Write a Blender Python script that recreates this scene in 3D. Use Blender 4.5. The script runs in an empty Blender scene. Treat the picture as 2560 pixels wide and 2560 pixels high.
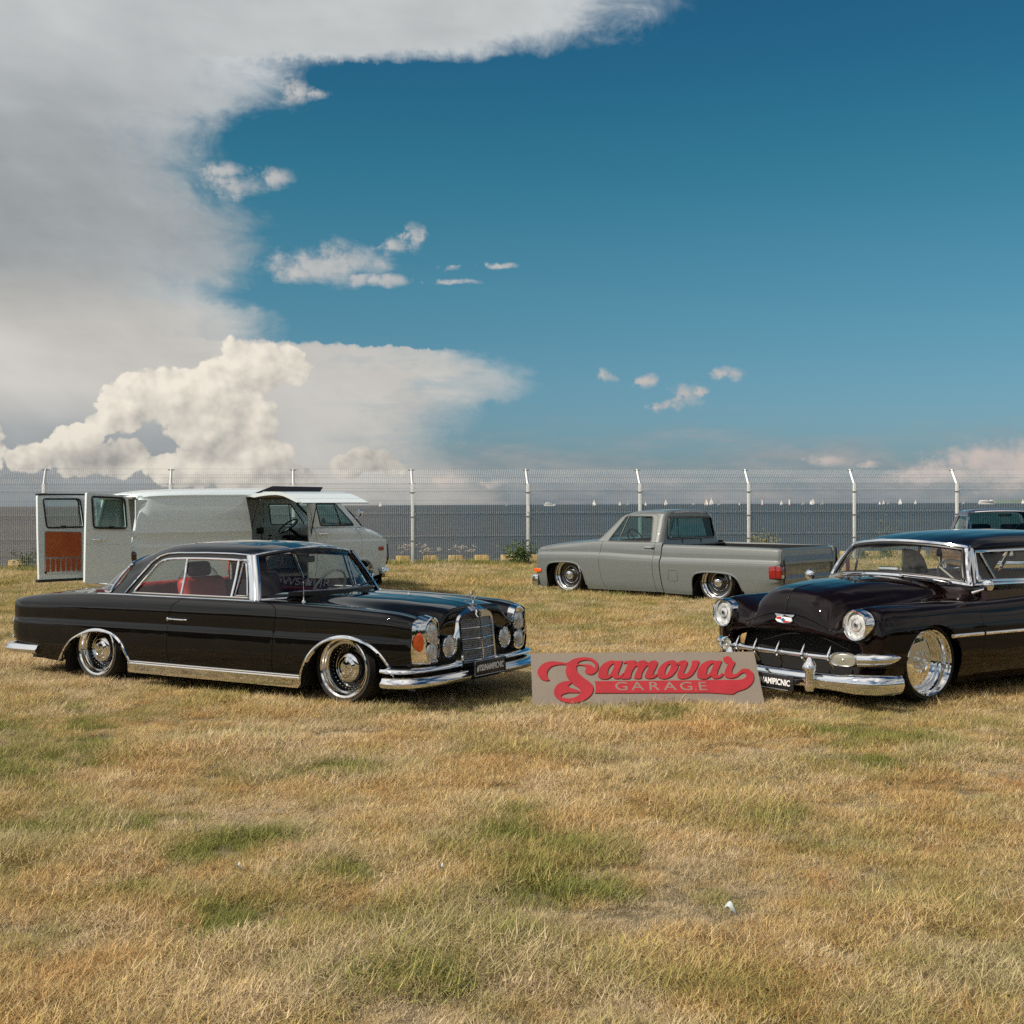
import bpy, bmesh, math, random
import numpy as np
from mathutils import Vector, Matrix
from mathutils.geometry import delaunay_2d_cdt

SC = bpy.context.scene
COL = SC.collection
R = math.radians
rng = np.random.default_rng(7)
random.seed(7)

# ------------------------------------------------------------------ camera
FPX, CAM_H = 3223.0, 1.548
cam_d = bpy.data.cameras.new('camera')
cam_d.sensor_fit = 'HORIZONTAL'
cam_d.sensor_width = 36.0
cam_d.lens = FPX / 2560 * 36.0
cam_d.clip_start, cam_d.clip_end = 0.05, 60000
cam = bpy.data.objects.new('camera', cam_d)
COL.objects.link(cam)
cam.matrix_world = (Matrix.Translation((0, 0, CAM_H)) @ Matrix.Rotation(R(90) - 0.00567, 4, 'X')
                    @ Matrix.Rotation(-0.00388, 4, 'Z'))
SC.camera = cam
SC.view_settings.view_transform = 'Standard'
SC.view_settings.look = 'None'
SC.view_settings.gamma = 1
SC.view_settings.use_curve_mapping = False
SC.view_settings.exposure = 0.0
SC.cycles.max_bounces = 6
SC.cycles.diffuse_bounces = 3
SC.cycles.glossy_bounces = 4
SC.cycles.transparent_max_bounces = 16
SC.cycles.sample_clamp_indirect = 3.0
SC.cycles.blur_glossy = 0.3
SC.cycles.use_denoising = False
SC.cycles.use_adaptive_sampling = True
SC.cycles.adaptive_threshold = 0.015

# ------------------------------------------------------------------ sun
SUN_AZ, SUN_EL = math.atan2(-0.86, -0.50), R(41)     # measured from +Y towards +X
sun_dir = Vector((math.cos(SUN_EL) * math.sin(SUN_AZ), math.cos(SUN_EL) * math.cos(SUN_AZ), math.sin(SUN_EL)))
sun_d = bpy.data.lights.new('sun', 'SUN')
sun_d.energy = 4.6
sun_d.angle = R(0.53)
sun_d.color = (1.0, 0.90, 0.76)
sun = bpy.data.objects.new('sun', sun_d)
COL.objects.link(sun)
sun.rotation_euler = sun_dir.to_track_quat('Z', 'Y').to_euler()


# ------------------------------------------------------------------ node expressions
class X:
    """a socket with arithmetic, so node graphs can be written as formulas"""
    def __init__(s, nt, sock): s.nt, s.s = nt, sock
    def _m(s, op, *a, clamp=False):
        n = s.nt.nodes.new('ShaderNodeMath'); n.operation = op; n.use_clamp = clamp
        for i, v in enumerate((s,) + a):
            if isinstance(v, X): s.nt.links.new(v.s, n.inputs[i])
            else: n.inputs[i].default_value = v
        return X(s.nt, n.outputs[0])
    def __add__(s, o): return s._m('ADD', o)
    __radd__ = __add__
    def __mul__(s, o): return s._m('MULTIPLY', o)
    __rmul__ = __mul__
    def __sub__(s, o): return s._m('SUBTRACT', o)
    def __rsub__(s, o): return (s * -1) + o
    def __truediv__(s, o): return s._m('DIVIDE', o)
    def __pow__(s, o): return s._m('POWER', o)
    def max(s, o): return s._m('MAXIMUM', o)
    def min(s, o): return s._m('MINIMUM', o)
    def sqrt(s): return s._m('SQRT')
    def abs(s): return s._m('ABSOLUTE')
    def clamp(s): return s._m('ADD', 0.0, clamp=True)
    def smooth(s, a, b, lo=0.0, hi=1.0):
        n = s.nt.nodes.new('ShaderNodeMapRange'); n.interpolation_type = 'SMOOTHSTEP'
        s.nt.links.new(s.s, n.inputs['Value'])
        for k, v in (('From Min', a), ('From Max', b), ('To Min', lo), ('To Max', hi)): n.inputs[k].default_value = v
        return X(s.nt, n.outputs[0])
    def curve(s, pts):
        """piecewise linear y(x); pts sorted in x"""
        x0, x1 = pts[0][0], pts[-1][0]; y0 = min(p[1] for p in pts); y1 = max(p[1] for p in pts)
        n = s.nt.nodes.new('ShaderNodeFloatCurve'); c = n.mapping.curves[0]; n.mapping.use_clip = True
        q = [((x - x0) / (x1 - x0), (y - y0) / max(y1 - y0, 1e-9)) for x, y in pts]
        c.points[0].location = q[0]; c.points[-1].location = q[-1]
        for p in q[1:-1]: c.points.new(*p)
        for p in c.points: p.handle_type = 'AUTO_CLAMPED'
        n.mapping.update()
        t = ((s - x0) * (1.0 / (x1 - x0))).clamp()
        s.nt.links.new(t.s, n.inputs['Value'])
        return X(s.nt, n.outputs[0]) * (y1 - y0) + y0


def vec(nt, x, y, z=0.0):
    n = nt.nodes.new('ShaderNodeCombineXYZ')
    for i, v in enumerate((x, y, z)):
        if isinstance(v, X): nt.links.new(v.s, n.inputs[i])
        else: n.inputs[i].default_value = v
    return n.outputs[0]


def noise(nt, v, scale, detail=4, rough=0.55, dist=0.0, kind='FBM'):
    n = nt.nodes.new('ShaderNodeTexNoise'); n.noise_dimensions = '3D'
    if hasattr(n, 'noise_type'): n.noise_type = kind
    nt.links.new(v, n.inputs['Vector'])
    n.inputs['Scale'].default_value = scale; n.inputs['Detail'].default_value = detail
    n.inputs['Roughness'].default_value = rough; n.inputs['Distortion'].default_value = dist
    return X(nt, n.outputs['Fac' if 'Fac' in n.outputs else 0])


def voro(nt, v, scale, smooth=0.4, feature='SMOOTH_F1'):
    n = nt.nodes.new('ShaderNodeTexVoronoi'); n.feature = feature
    nt.links.new(v, n.inputs['Vector']); n.inputs['Scale'].default_value = scale
    if feature == 'SMOOTH_F1': n.inputs['Smoothness'].default_value = smooth
    return X(nt, n.outputs['Distance'])


def mixc(nt, f, a, b):
    n = nt.nodes.new('ShaderNodeMix'); n.data_type = 'RGBA'
    if isinstance(f, X): nt.links.new(f.s, n.inputs[0])
    else: n.inputs[0].default_value = f
    for i, v in ((6, a), (7, b)):
        if isinstance(v, tuple): n.inputs[i].default_value = (*v[:3], 1)
        else: nt.links.new(v, n.inputs[i])
    return n.outputs[2]


def srgb(r, g, b):
    f = lambda c: c / 12.92 if c <= 0.04045 else ((c + 0.055) / 1.055) ** 2.4
    return (f(r / 255), f(g / 255), f(b / 255))
# ------------------------------------------------------------------ sky with clouds (world)
def px_angles(px, py):
    """photo pixel (1932 wide copy) -> azimuth, elevation in degrees"""
    x = (px * 1.32505 - 1280) / FPX; y = (1261.7 - py * 1.32505 - (px * 1.32505 - 1280) * 0.0037) / FPX
    return math.degrees(math.atan(x)), math.degrees(math.atan2(y, math.hypot(1, x)))


world = bpy.data.worlds.new('World'); SC.world = world; world.use_nodes = True
W = world.node_tree; W.nodes.clear()
tc = W.nodes.new('ShaderNodeTexCoord'); sep = W.nodes.new('ShaderNodeSeparateXYZ')
W.links.new(tc.outputs['Generated'], sep.inputs[0])
dx, dy, dz = (X(W, sep.outputs[i]) for i in range(3))
DEG = 57.29578
az = dx._m('ARCTAN2', dy) * DEG
el = dz._m('ARCSINE') * DEG
sky = W.nodes.new('ShaderNodeTexSky'); sky.sky_type = 'NISHITA'; sky.sun_disc = False
sky.sun_elevation = SUN_EL; sky.sun_rotation = SUN_AZ
sky.altitude = 0; sky.air_density = 1.0; sky.dust_density = 1.2; sky.ozone_density = 3.0

# ---- clear sky: the physical sky, graded towards the photograph's teal
tint = W.nodes.new('ShaderNodeMix'); tint.data_type = 'RGBA'; tint.blend_type = 'MULTIPLY'; tint.inputs[0].default_value = 1
W.links.new(sky.outputs[0], tint.inputs[6])
elc = el.max(0.0)
sunc = dx * sun_dir.x + dy * sun_dir.y + dz * sun_dir.z
aur = sunc.smooth(0.25, 0.98)
def T_(c, hi): return c + (hi - c) * aur
W.links.new(vec(W, *[T_(c, hi) for c, hi in zip((elc.curve([(0, 0.56), (3.5, 0.46), (10.3, 0.31), (21, 0.13), (40, 0.10), (90, 0.09)]),
                elc.curve([(0, 0.70), (3.5, 0.69), (10.3, 0.68), (21, 0.52), (40, 0.44), (90, 0.42)]),
                elc.curve([(0, 0.95), (3.5, 0.84), (10.3, 0.685), (21, 0.59), (40, 0.54), (90, 0.52)])), (0.42, 0.46, 0.48))]), tint.inputs[7])
clear = tint.outputs[2]

elp = lambda y: px_angles(966, y)[1]
p2 = vec(W, az, el)
wob = noise(W, p2, 0.35, 5, 0.6) - 0.5
wob2 = noise(W, p2, 1.6, 5, 0.62) - 0.5
streak = noise(W, vec(W, az * 0.25, el * 1.6), 0.8, 5, 0.6) - 0.5

# ---- layer A: the wide grey sheet from the upper left, and the anvil below it
edge_px = [(980, 1000), (950, 960), (900, 900), (860, 830), (810, 850), (765, 900), (735, 985), (712, 990), (690, 940),
           (664, 890), (650, 640), (640, 500), (612, 505), (588, 480), (565, 420), (530, 450), (480, 475), (435, 480),
           (400, 430), (340, 385), (300, 380), (262, 408), (232, 455), (205, 530), (150, 540), (130, 575),
           (119, 720), (108, 860), (92, 1010), (72, 1100), (42, 1205), (0, 1240), (-120, 1290), (-400, 1100), (-900, 700)]
elw = el + wob2 * 0.7 + wob * 0.5
edge = elw.curve([(elp(y), px_angles(x, y)[0]) for y, x in edge_px])
soft = el.curve([(0, 2.6), (elp(870), 2.4), (elp(700), 1.8), (elp(655), 1.6), (elp(600), 1.6), (elp(300), 1.9), (elp(150), 1.7), (elp(122), 4.5), (elp(100), 5.0), (elp(60), 3.0), (40, 2.5)])
wisp = noise(W, vec(W, az * 0.55, el * 0.95 + az * 0.12), 0.75, 9, 0.66, 0.6) - 0.5
gapA = edge - az + wob * 1.6 + streak * 1.2
sheet = ((gapA + soft * wisp * 2.6) / soft).smooth(-0.75, 1.15)
# the sheet thins out away to the left and high overhead
sheet = sheet * az.smooth(-140, -75) * el.smooth(48, 26) * el.smooth(-0.5, 0.3)
thin = 0.72 + 0.28 * (gapA + (wob + wisp) * 5.0).smooth(0.0, 5.0)
thin = thin - (streak * 1.6 + wisp * 1.2 + 0.05).max(0.0) * el.smooth(elp(640), elp(690)) * az.smooth(px_angles(480, 0)[0], px_angles(760, 0)[0]) * 0.9
shade_el = el.curve([(0, 0.64), (elp(880), 0.74), (elp(760), 0.84), (elp(690), 0.86), (elp(620), 0.80), (elp(540), 0.62), (elp(420), 0.54),
                     (elp(250), 0.66), (elp(120), 0.80), (elp(20), 0.84), (40, 0.68), (70, 0.58)])
leftlow = az.smooth(px_angles(640, 0)[0], px_angles(330, 0)[0]) * el.smooth(elp(735), elp(840))
bright_edge = gapA.smooth(7.0, 0.3) * el.smooth(elp(640), elp(560)) * 0.17
slow = noise(W, vec(W, az * 0.5 + 11.0, el + az * 0.35), 0.22, 4, 0.55) - 0.5
lumA = shade_el + bright_edge + wob * 0.14 + streak * 0.12 + slow * 0.42 - leftlow * 0.24
warm = el.smooth(elp(480), elp(640)) * (1.0 - leftlow)
colA = mixc(W, lumA.clamp(), mixc(W, warm, (0.00, 0.03, 0.055), (0.04, 0.045, 0.045)),
            mixc(W, warm, (0.98, 1.02, 1.03), (1.08, 1.045, 0.98)))


# ---- layer B: heaped clouds, shaded by comparing the heap field towards the sun
def blob(P, px, py, rx, ry):
    a, e = px_angles(px, py); k = math.degrees(1.32505 / FPX); sx, sy = 1 / (rx * k), 1 / (ry * k)
    n = W.nodes.new('ShaderNodeVectorMath'); n.operation = 'MULTIPLY_ADD'; W.links.new(P, n.inputs[0])
    n.inputs[1].default_value = (sx, sy, 0); n.inputs[2].default_value = (-a * sx, -e * sy, 0)
    l = W.nodes.new('ShaderNodeVectorMath'); l.operation = 'LENGTH'; W.links.new(n.outputs[0], l.inputs[0])
    return X(W, l.outputs['Value'])


HEAPS = [(488, 690, 86, 56), (400, 735, 94, 54), (300, 748, 94, 54), (238, 768, 50, 44), (420, 800, 96, 62), (462, 858, 82, 60),
         (395, 885, 96, 38), (150, 828, 44, 30), (197, 800, 38, 22), (60, 866, 60, 34), (145, 872, 62, 30), (235, 864, 46, 32),
         (330, 882, 54, 30), (548, 690, 38, 38), (700, 868, 50, 24), (655, 880, 36, 20), (742, 884, 24, 16), (-60, 850, 76, 60), (540, 900, 70, 24)]
SMALL = [(600, 505, 105, 38), (655, 492, 85, 40), (560, 515, 60, 24), (745, 463, 36, 18), (785, 450, 30, 26), (680, 525, 40, 14), (735, 525, 45, 14),
         (1292, 752, 44, 24), (1255, 762, 26, 12), (1325, 745, 20, 14), (1143, 708, 26, 17), (1222, 720, 24, 17), (1378, 706, 40, 16),
         (848, 903, 46, 16), (930, 915, 30, 10), (1555, 868, 45, 14), (1635, 873, 28, 10), (1850, 868, 110, 34), (1780, 895, 130, 22), (1930, 880, 120, 55), (2060, 860, 180, 60),
         (845, 505, 26, 9), (945, 500, 40, 7), (860, 532, 46, 6), (560, 170, 36, 30), (600, 178, 28, 12), (430, 320, 50, 18), (520, 335, 60, 22), (440, 350, 60, 30)]


def field(P, items):
    f = None
    for it in items:
        b = blob(P, *it)
        f = b if f is None else f._m('SMOOTH_MIN', b, 0.12)
    return 1.0 - f


def puffs(a, e):
    pv = vec(W, a, e); pv2 = vec(W, a + 3.7, e + 1.3)
    return ((0.55 - voro(W, pv, 0.52)) * 0.75 + (0.5 - voro(W, pv2, 1.25)) * 0.42 + (0.5 - voro(W, pv, 2.9)) * 0.2
            + (noise(W, pv, 3.0, 6, 0.62) - 0.5) * 0.34)


warp1 = noise(W, vec(W, az + 40.0, el), 0.9, 4, 0.6) - 0.5
PB = vec(W, az + wob2 * 0.9, el + warp1 * 0.7)
PS = vec(W, az + wob2 * 2.0 + warp1 * 1.6, el + wob * 0.9 + streak * 0.5)
n0 = puffs(az, el); n1 = puffs(az - 0.34, el + 0.30)
hB = field(PB, HEAPS); hS = field(PS, SMALL)
main0 = field(vec(W, az, el), HEAPS[:8]); main1 = field(vec(W, az - 0.7, el + 0.7), HEAPS[:8])
covB = (hB * 1.1 + n0 * 0.85).smooth(0.0, 0.16) * el.smooth(-0.1, 0.9)
litB = ((n0 - n1) * 1.0 + (main0 - main1) * 0.42 + 0.60).clamp()
lowdark = el.smooth(elp(930), elp(740))
colB = mixc(W, (litB * 0.74 + lowdark * 0.22).clamp(), (0.50, 0.49, 0.47), (1.44, 1.33, 1.14))
sS = hS + n0 * 0.45 + wob2 * 1.1 + streak * 0.5
covS = (sS + wisp * 1.1).smooth(-0.05, 0.95) * 0.9
litS = ((n0 - n1) * 0.5 + wob2 * 0.5 + 0.70).clamp()
colS = mixc(W, litS, (0.52, 0.57, 0.60), mixc(W, el.smooth(3, 9), (1.02, 0.86, 0.77), (0.96, 0.93, 0.90)))

# ---- low streaky bank along the whole horizon
bank = (noise(W, vec(W, az * 0.16, el * 0.75), 1.0, 6, 0.6) - 0.45) * 2.2 + el.curve([(-1, 0.5), (0, 0.45), (1.2, 0.40), (2.6, 0.1), (4.5, -0.5), (9, -1.6)])
covH = bank.smooth(-0.1, 0.8) * 0.75 * el.smooth(-0.2, 0.15)
colH = mixc(W, (noise(W, vec(W, az * 0.5, el * 1.5), 1.2, 4) * 1.6 - 0.5).clamp(), (0.42, 0.48, 0.52), (0.80, 0.70, 0.64))

# ---- the rest of the sky, out of frame: scattered heaps of the same kind
den = dz.max(0.0) + 0.12
gp = vec(W, dx / den, dy / den)
gen = noise(W, gp, 0.9, 7, 0.58, 0.3)
front = az.abs().smooth(24, 40)
covG = gen.smooth(0.41, 0.56) * front * dz.smooth(0.0, 0.05)
gen2 = noise(W, vec(W, dx / den - 0.12, dy / den - 0.07), 0.9, 7, 0.58, 0.3)
colG = mixc(W, ((gen - gen2) * 3.5 + 0.62).clamp(), (0.42, 0.45, 0.47), (1.05, 0.98, 0.90))

CL = 1.0 / 0.1
def scaled(colsock):
    n = W.nodes.new('ShaderNodeMix'); n.data_type = 'RGBA'; n.blend_type = 'MULTIPLY'; n.inputs[0].default_value = 1
    W.links.new(colsock, n.inputs[6]); n.inputs[7].default_value = (CL * 0.62, CL * 0.62, CL * 0.62, 1); return n.outputs[2]
def bright(cs, k=1.1):      # clouds near the sun glow through
    n = W.nodes.new('ShaderNodeVectorMath'); n.operation = 'SCALE'; W.links.new(cs, n.inputs[0]); W.links.new((sunc.smooth(0.3, 0.97) * k + 1.0).s, n.inputs['Scale']); return n.outputs[0]
c = mixc(W, covG, clear, scaled(bright(colG)))
c = mixc(W, covH, c, scaled(colH))
c = mixc(W, sheet * thin, c, scaled(bright(colA, 0.7)))
c = mixc(W, covS, c, scaled(colS))
c = mixc(W, covB, c, scaled(colB))
bg = W.nodes.new('ShaderNodeBackground'); bg.inputs['Strength'].default_value = 0.1
W.links.new(c, bg.inputs['Color'])
wo = W.nodes.new('ShaderNodeOutputWorld'); W.links.new(bg.outputs[0], wo.inputs['Surface'])
world.cycles.sampling_method = 'MANUAL'; world.cycles.sample_map_resolution = 512
# ------------------------------------------------------------------ materials
MATS = {}


def mat(name, col, rough=0.5, metal=0.0, coat=0.0, coat_rough=0.03, spec=0.5, var=0.0, vscale=8.0, bump=0.0, bscale=60.0, emit=None, sub=None):
    if name in MATS: return MATS[name]
    m = bpy.data.materials.new(name); m.use_nodes = True; nt = m.node_tree
    b = nt.nodes['Principled BSDF']
    b.inputs['Base Color'].default_value = (*col, 1); b.inputs['Roughness'].default_value = rough
    b.inputs['Metallic'].default_value = metal; b.inputs['Coat Weight'].default_value = coat
    b.inputs['Coat Roughness'].default_value = coat_rough; b.inputs['Specular IOR Level'].default_value = spec
    if var or bump:
        t = nt.nodes.new('ShaderNodeTexCoord')
    if var:
        n = noise(nt, t.outputs['Object'], vscale, 6, 0.6)
        lo = tuple(c * (1 - var) for c in col); hi = tuple(min(1, c * (1 + var)) for c in col)
        nt.links.new(mixc(nt, n.smooth(0.3, 0.7), lo, hi), b.inputs['Base Color'])
    if bump:
        bn = nt.nodes.new('ShaderNodeBump'); bn.inputs['Strength'].default_value = bump; bn.inputs['Distance'].default_value = 0.01
        nt.links.new(noise(nt, t.outputs['Object'], bscale, 4).s, bn.inputs['Height']); nt.links.new(bn.outputs[0], b.inputs['Normal'])
    MATS[name] = m
    return m


def glass_mat(name, tint, refl=0.06, rough=0.0):
    """thin pane: tinted see-through plus mirror reflection that grows at grazing angles"""
    m = bpy.data.materials.new(name); m.use_nodes = True; nt = m.node_tree; nt.nodes.clear()
    tr = nt.nodes.new('ShaderNodeBsdfTransparent'); tr.inputs[0].default_value = (*tint, 1)
    gl = nt.nodes.new('ShaderNodeBsdfGlossy'); gl.inputs['Roughness'].default_value = rough
    fr = nt.nodes.new('ShaderNodeLayerWeight'); fr.inputs['Blend'].default_value = 0.5
    f = ((X(nt, fr.outputs['Facing']) ** 5.0) * 0.9 + refl).clamp()
    mx = nt.nodes.new('ShaderNodeMixShader'); o = nt.nodes.new('ShaderNodeOutputMaterial')
    nt.links.new(f.s, mx.inputs[0]); nt.links.new(tr.outputs[0], mx.inputs[1]); nt.links.new(gl.outputs[0], mx.inputs[2])
    nt.links.new(mx.outputs[0], o.inputs[0])
    MATS[name] = m
    return m


CHROME = mat('chrome', (0.82, 0.83, 0.84), 0.035, 1.0)
POLISH = mat('polished_aluminium', (0.80, 0.80, 0.79), 0.10, 1.0)
STEEL = mat('brushed_steel', (0.55, 0.56, 0.57), 0.3, 1.0)
GALV = mat('galvanised_paint', (0.66, 0.68, 0.68), 0.42, 0.1, var=0.06, vscale=6)
RUBBER = mat('tyre_rubber', (0.007, 0.007, 0.007), 0.8, var=0.2, bump=0.1)
BLACKTRIM = mat('black_trim', (0.01, 0.01, 0.011), 0.45)
DARK = mat('dark_underside', (0.006, 0.006, 0.006), 0.85)
GLOSSBLACK = mat('gloss_black', (0.006, 0.006, 0.007), 0.25, coat=1.0)


# ------------------------------------------------------------------ objects
def link(o, parent=None):
    COL.objects.link(o)
    if parent is not None: o.parent = parent
    return o


def mesh(name, verts, faces, m, parent=None, smooth=True, normals=None, mats=None, mi=None):
    me = bpy.data.meshes.new(name)
    verts = np.asarray(verts, float)
    me.from_pydata(verts.tolist(), [], [list(map(int, f)) for f in faces])
    for k in (mats or [m]): me.materials.append(k)
    if mi is not None: me.polygons.foreach_set('material_index', np.asarray(mi, np.int32))
    if smooth: me.polygons.foreach_set('use_smooth', np.ones(len(me.polygons), bool))
    me.update()
    if normals is not None and smooth: me.normals_split_custom_set_from_vertices([tuple(map(float, n)) for n in normals])
    o = bpy.data.objects.new(name, me)
    return link(o, parent)


def thing(name, label, cat, loc=(0, 0, 0), rz=0.0, group=None):
    o = bpy.data.objects.new(name, None); o.empty_display_size = 0.2
    o.location = loc; o.rotation_euler = (0, 0, rz); COL.objects.link(o)
    o['label'] = label; o['category'] = cat
    if group: o['group'] = group
    return o


def tag(o, label=None, cat=None, group=None, kind=None):
    for k, v in (('label', label), ('category', cat), ('group', group), ('kind', kind)):
        if v: o[k] = v
    return o


class MB:
    """collects simple solids into one mesh"""
    def __init__(s): s.v = []; s.f = []; s.n = 0; s.mi = []
    def add(s, v, f, mi=0):
        v = np.asarray(v, float)
        s.v.append(v); s.f += [[i + s.n for i in q] for q in f]; s.mi += [mi] * len(f); s.n += len(v); return s
    def box(s, c, d, rz=0.0, mi=0, M=None, bev=0.0):
        x, y, z = (k / 2 for k in d)
        if bev <= 0:
            v = np.array([(a * x, b * y, e * z) for e in (-1, 1) for b in (-1, 1) for a in (-1, 1)])
            f = [(0, 2, 3, 1), (4, 5, 7, 6), (0, 1, 5, 4), (2, 6, 7, 3), (0, 4, 6, 2), (1, 3, 7, 5)]
        else:
            bm = bmesh.new(); bmesh.ops.create_cube(bm, size=1.0)
            for q in bm.verts: q.co = (q.co.x * d[0], q.co.y * d[1], q.co.z * d[2])
            bmesh.ops.bevel(bm, geom=bm.edges[:], offset=min(bev, min(d) * 0.49), segments=2, affect='EDGES', profile=0.5)
            bm.verts.index_update(); v = np.array([q.co[:] for q in bm.verts]); f = [[q.index for q in p.verts] for p in bm.faces]; bm.free()
        if rz: cr, sr = math.cos(rz), math.sin(rz); v = v @ np.array([[cr, sr, 0], [-sr, cr, 0], [0, 0, 1]])
        if M is not None: v = v @ np.array(M.to_3x3()).T
        return s.add(v + np.array(c), f, mi)
    def tube(s, pts, r, n=8, closed=False, mi=0, cap=True, flat=1.0, up=(0, 0, 1), sec=None):
        """sweep a round (or given) section along a path; r may vary by point"""
        P = np.asarray(pts, float); m = len(P)
        T = (np.roll(P, -1, 0) - np.roll(P, 1, 0)) if closed else np.gradient(P, axis=0)
        T /= np.linalg.norm(T, axis=1)[:, None] + 1e-12
        up = np.asarray(up, float); rr = np.broadcast_to(np.asarray(r, float), (m,))
        S = np.cross(T, up); ln = np.linalg.norm(S, axis=1)
        alt = np.cross(T, np.array([1.0, 0.03, 0.0])); S = np.where((ln < 0.05)[:, None], alt, S)
        S /= np.linalg.norm(S, axis=1)[:, None] + 1e-12
        U = np.cross(S, T)
        if sec is None:
            a = np.linspace(0, 2 * math.pi, n, endpoint=False); q = np.stack([np.cos(a), np.sin(a) * flat], 1)
        else: q = np.asarray(sec, float); n = len(q)
        V = P[:, None, :] + rr[:, None, None] * (q[None, :, :1] * S[:, None, :] + q[None, :, 1:] * U[:, None, :])
        f = []
        for i in range(m if closed else m - 1):
            j = (i + 1) % m
            for k in range(n): f.append((i * n + k, i * n + (k + 1) % n, j * n + (k + 1) % n, j * n + k))
        if cap and not closed: f += [list(range(n))[::-1], [(m - 1) * n + k for k in range(n)]]
        f = [list(q_)[::-1] for q_ in f]
        return s.add(V.reshape(-1, 3), f, mi)
    def lathe(s, prof, c=(0, 0, 0), axis='y', sgn=1, n=40, mi=0, sq=(1, 1), seg=None):
        """prof: (radius, position along axis)"""
        a = np.linspace(0, 2 * math.pi, n, endpoint=False); m = len(prof); v = []
        for r, t in prof:
            ca, sa = r * np.cos(a) * sq[0], r * np.sin(a) * sq[1]
            if axis == 'y': v.append(np.stack([ca, np.full(n, sgn * t), sa], 1))
            elif axis == 'x': v.append(np.stack([np.full(n, sgn * t), ca, sa], 1))
            else: v.append(np.stack([ca, sa, np.full(n, sgn * t)], 1))
        f = [(i * n + k, i * n + (k + 1) % n, (i + 1) * n + (k + 1) % n, (i + 1) * n + k) for i in range(m - 1) for k in range(n)]
        return s.add(np.concatenate(v) + np.array(c), f, mi)
    def ball(s, c, r, n=12, mi=0, sq=(1, 1, 1)):
        t = np.linspace(0, math.pi, n // 2 + 1); v = s.n
        MBtmp = MB(); MBtmp.lathe([(math.sin(k) * r, math.cos(k) * r) for k in t], axis='z', n=n)
        return s.add(np.concatenate(MBtmp.v) * np.array(sq) + np.array(c), MBtmp.f, mi)
    def prism(s, poly, thick, M=None, mi=0):
        """2D polygon (x, y) with thickness along z, placed by a 4x4"""
        P = np.asarray(poly, float); n = len(P)
        v = np.concatenate([np.c_[P, np.zeros(n)], np.c_[P, np.full(n, thick)]])
        f = [list(range(n))[::-1], list(range(n, 2 * n))] + [(k, (k + 1) % n, n + (k + 1) % n, n + k) for k in range(n)]
        if M is not None: v = v @ np.array(M.to_3x3()).T + np.array(M.translation)
        return s.add(v, f, mi)
    def build(s, name, m, parent=None, smooth=True, autosmooth=None, mats=None):
        o = mesh(name, np.concatenate(s.v), s.f, m, parent, smooth, mats=mats, mi=s.mi if mats else None)
        me = o.data
        bm = bmesh.new(); bm.from_mesh(me)
        bmesh.ops.recalc_face_normals(bm, faces=bm.faces)
        ang = autosmooth if autosmooth is not None else 0.6
        for e in bm.edges:
            if len(e.link_faces) == 2 and e.calc_face_angle(0) > ang: e.smooth = False
        bm.to_mesh(me); bm.free()
        return o


def smooth_path(pts, n=8, closed=False):
    """Catmull-Rom through points"""
    P = np.asarray(pts, float); m = len(P); out = []
    for i in range(m if closed else m - 1):
        if closed: p0, p1, p2, p3 = P[i - 1], P[i], P[(i + 1) % m], P[(i + 2) % m]
        else: p0, p1, p2, p3 = P[max(i - 1, 0)], P[i], P[i + 1], P[min(i + 2, m - 1)]
        for t in np.linspace(0, 1, n, endpoint=False):
            out.append(0.5 * (2 * p1 + (p2 - p0) * t + (2 * p0 - 5 * p1 + 4 * p2 - p3) * t * t + (3 * p1 - p0 - 3 * p2 + p3) * t ** 3))
    if not closed: out.append(P[-1])
    return np.array(out)


def round_poly(pts, r, n=5):
    """round the corners of a 2D polygon; r a number or one per corner"""
    P = np.asarray(pts, float); m = len(P); out = []
    for i in range(m):
        a, b, c = P[i - 1], P[i], P[(i + 1) % m]; rr = r if np.isscalar(r) else r[i]
        u, v = a - b, c - b; lu, lv = np.linalg.norm(u), np.linalg.norm(v); k = min(rr, lu * 0.49, lv * 0.49)
        if k < 1e-6: out.append(b); continue
        p, q = b + u / lu * k, b + v / lv * k
        for t in np.linspace(0, 1, n): out.append((1 - t) ** 2 * p + 2 * t * (1 - t) * b + t * t * q)
    return np.array(out)


def inside(P, poly):
    x, y = P[:, 0], P[:, 1]; r = np.zeros(len(P), bool); q = np.asarray(poly); n = len(q)
    for i in range(n):
        x1, y1 = q[i]; x2, y2 = q[(i + 1) % n]
        c = (y1 > y) != (y2 > y)
        with np.errstate(divide='ignore', invalid='ignore'): r ^= c & (x < (x2 - x1) * (y - y1) / (y2 - y1 + 1e-15) + x1)
    return r


def densify(poly, d, closed=True):
    P = np.asarray(poly, float); out = []
    for i in range(len(P) if closed else len(P) - 1):
        a, b = P[i], P[(i + 1) % len(P)]; k = max(1, int(np.linalg.norm(b - a) / d))
        for t in range(k): out.append(a + (b - a) * t / k)
    if not closed: out.append(P[-1])
    return np.array(out)


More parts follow.
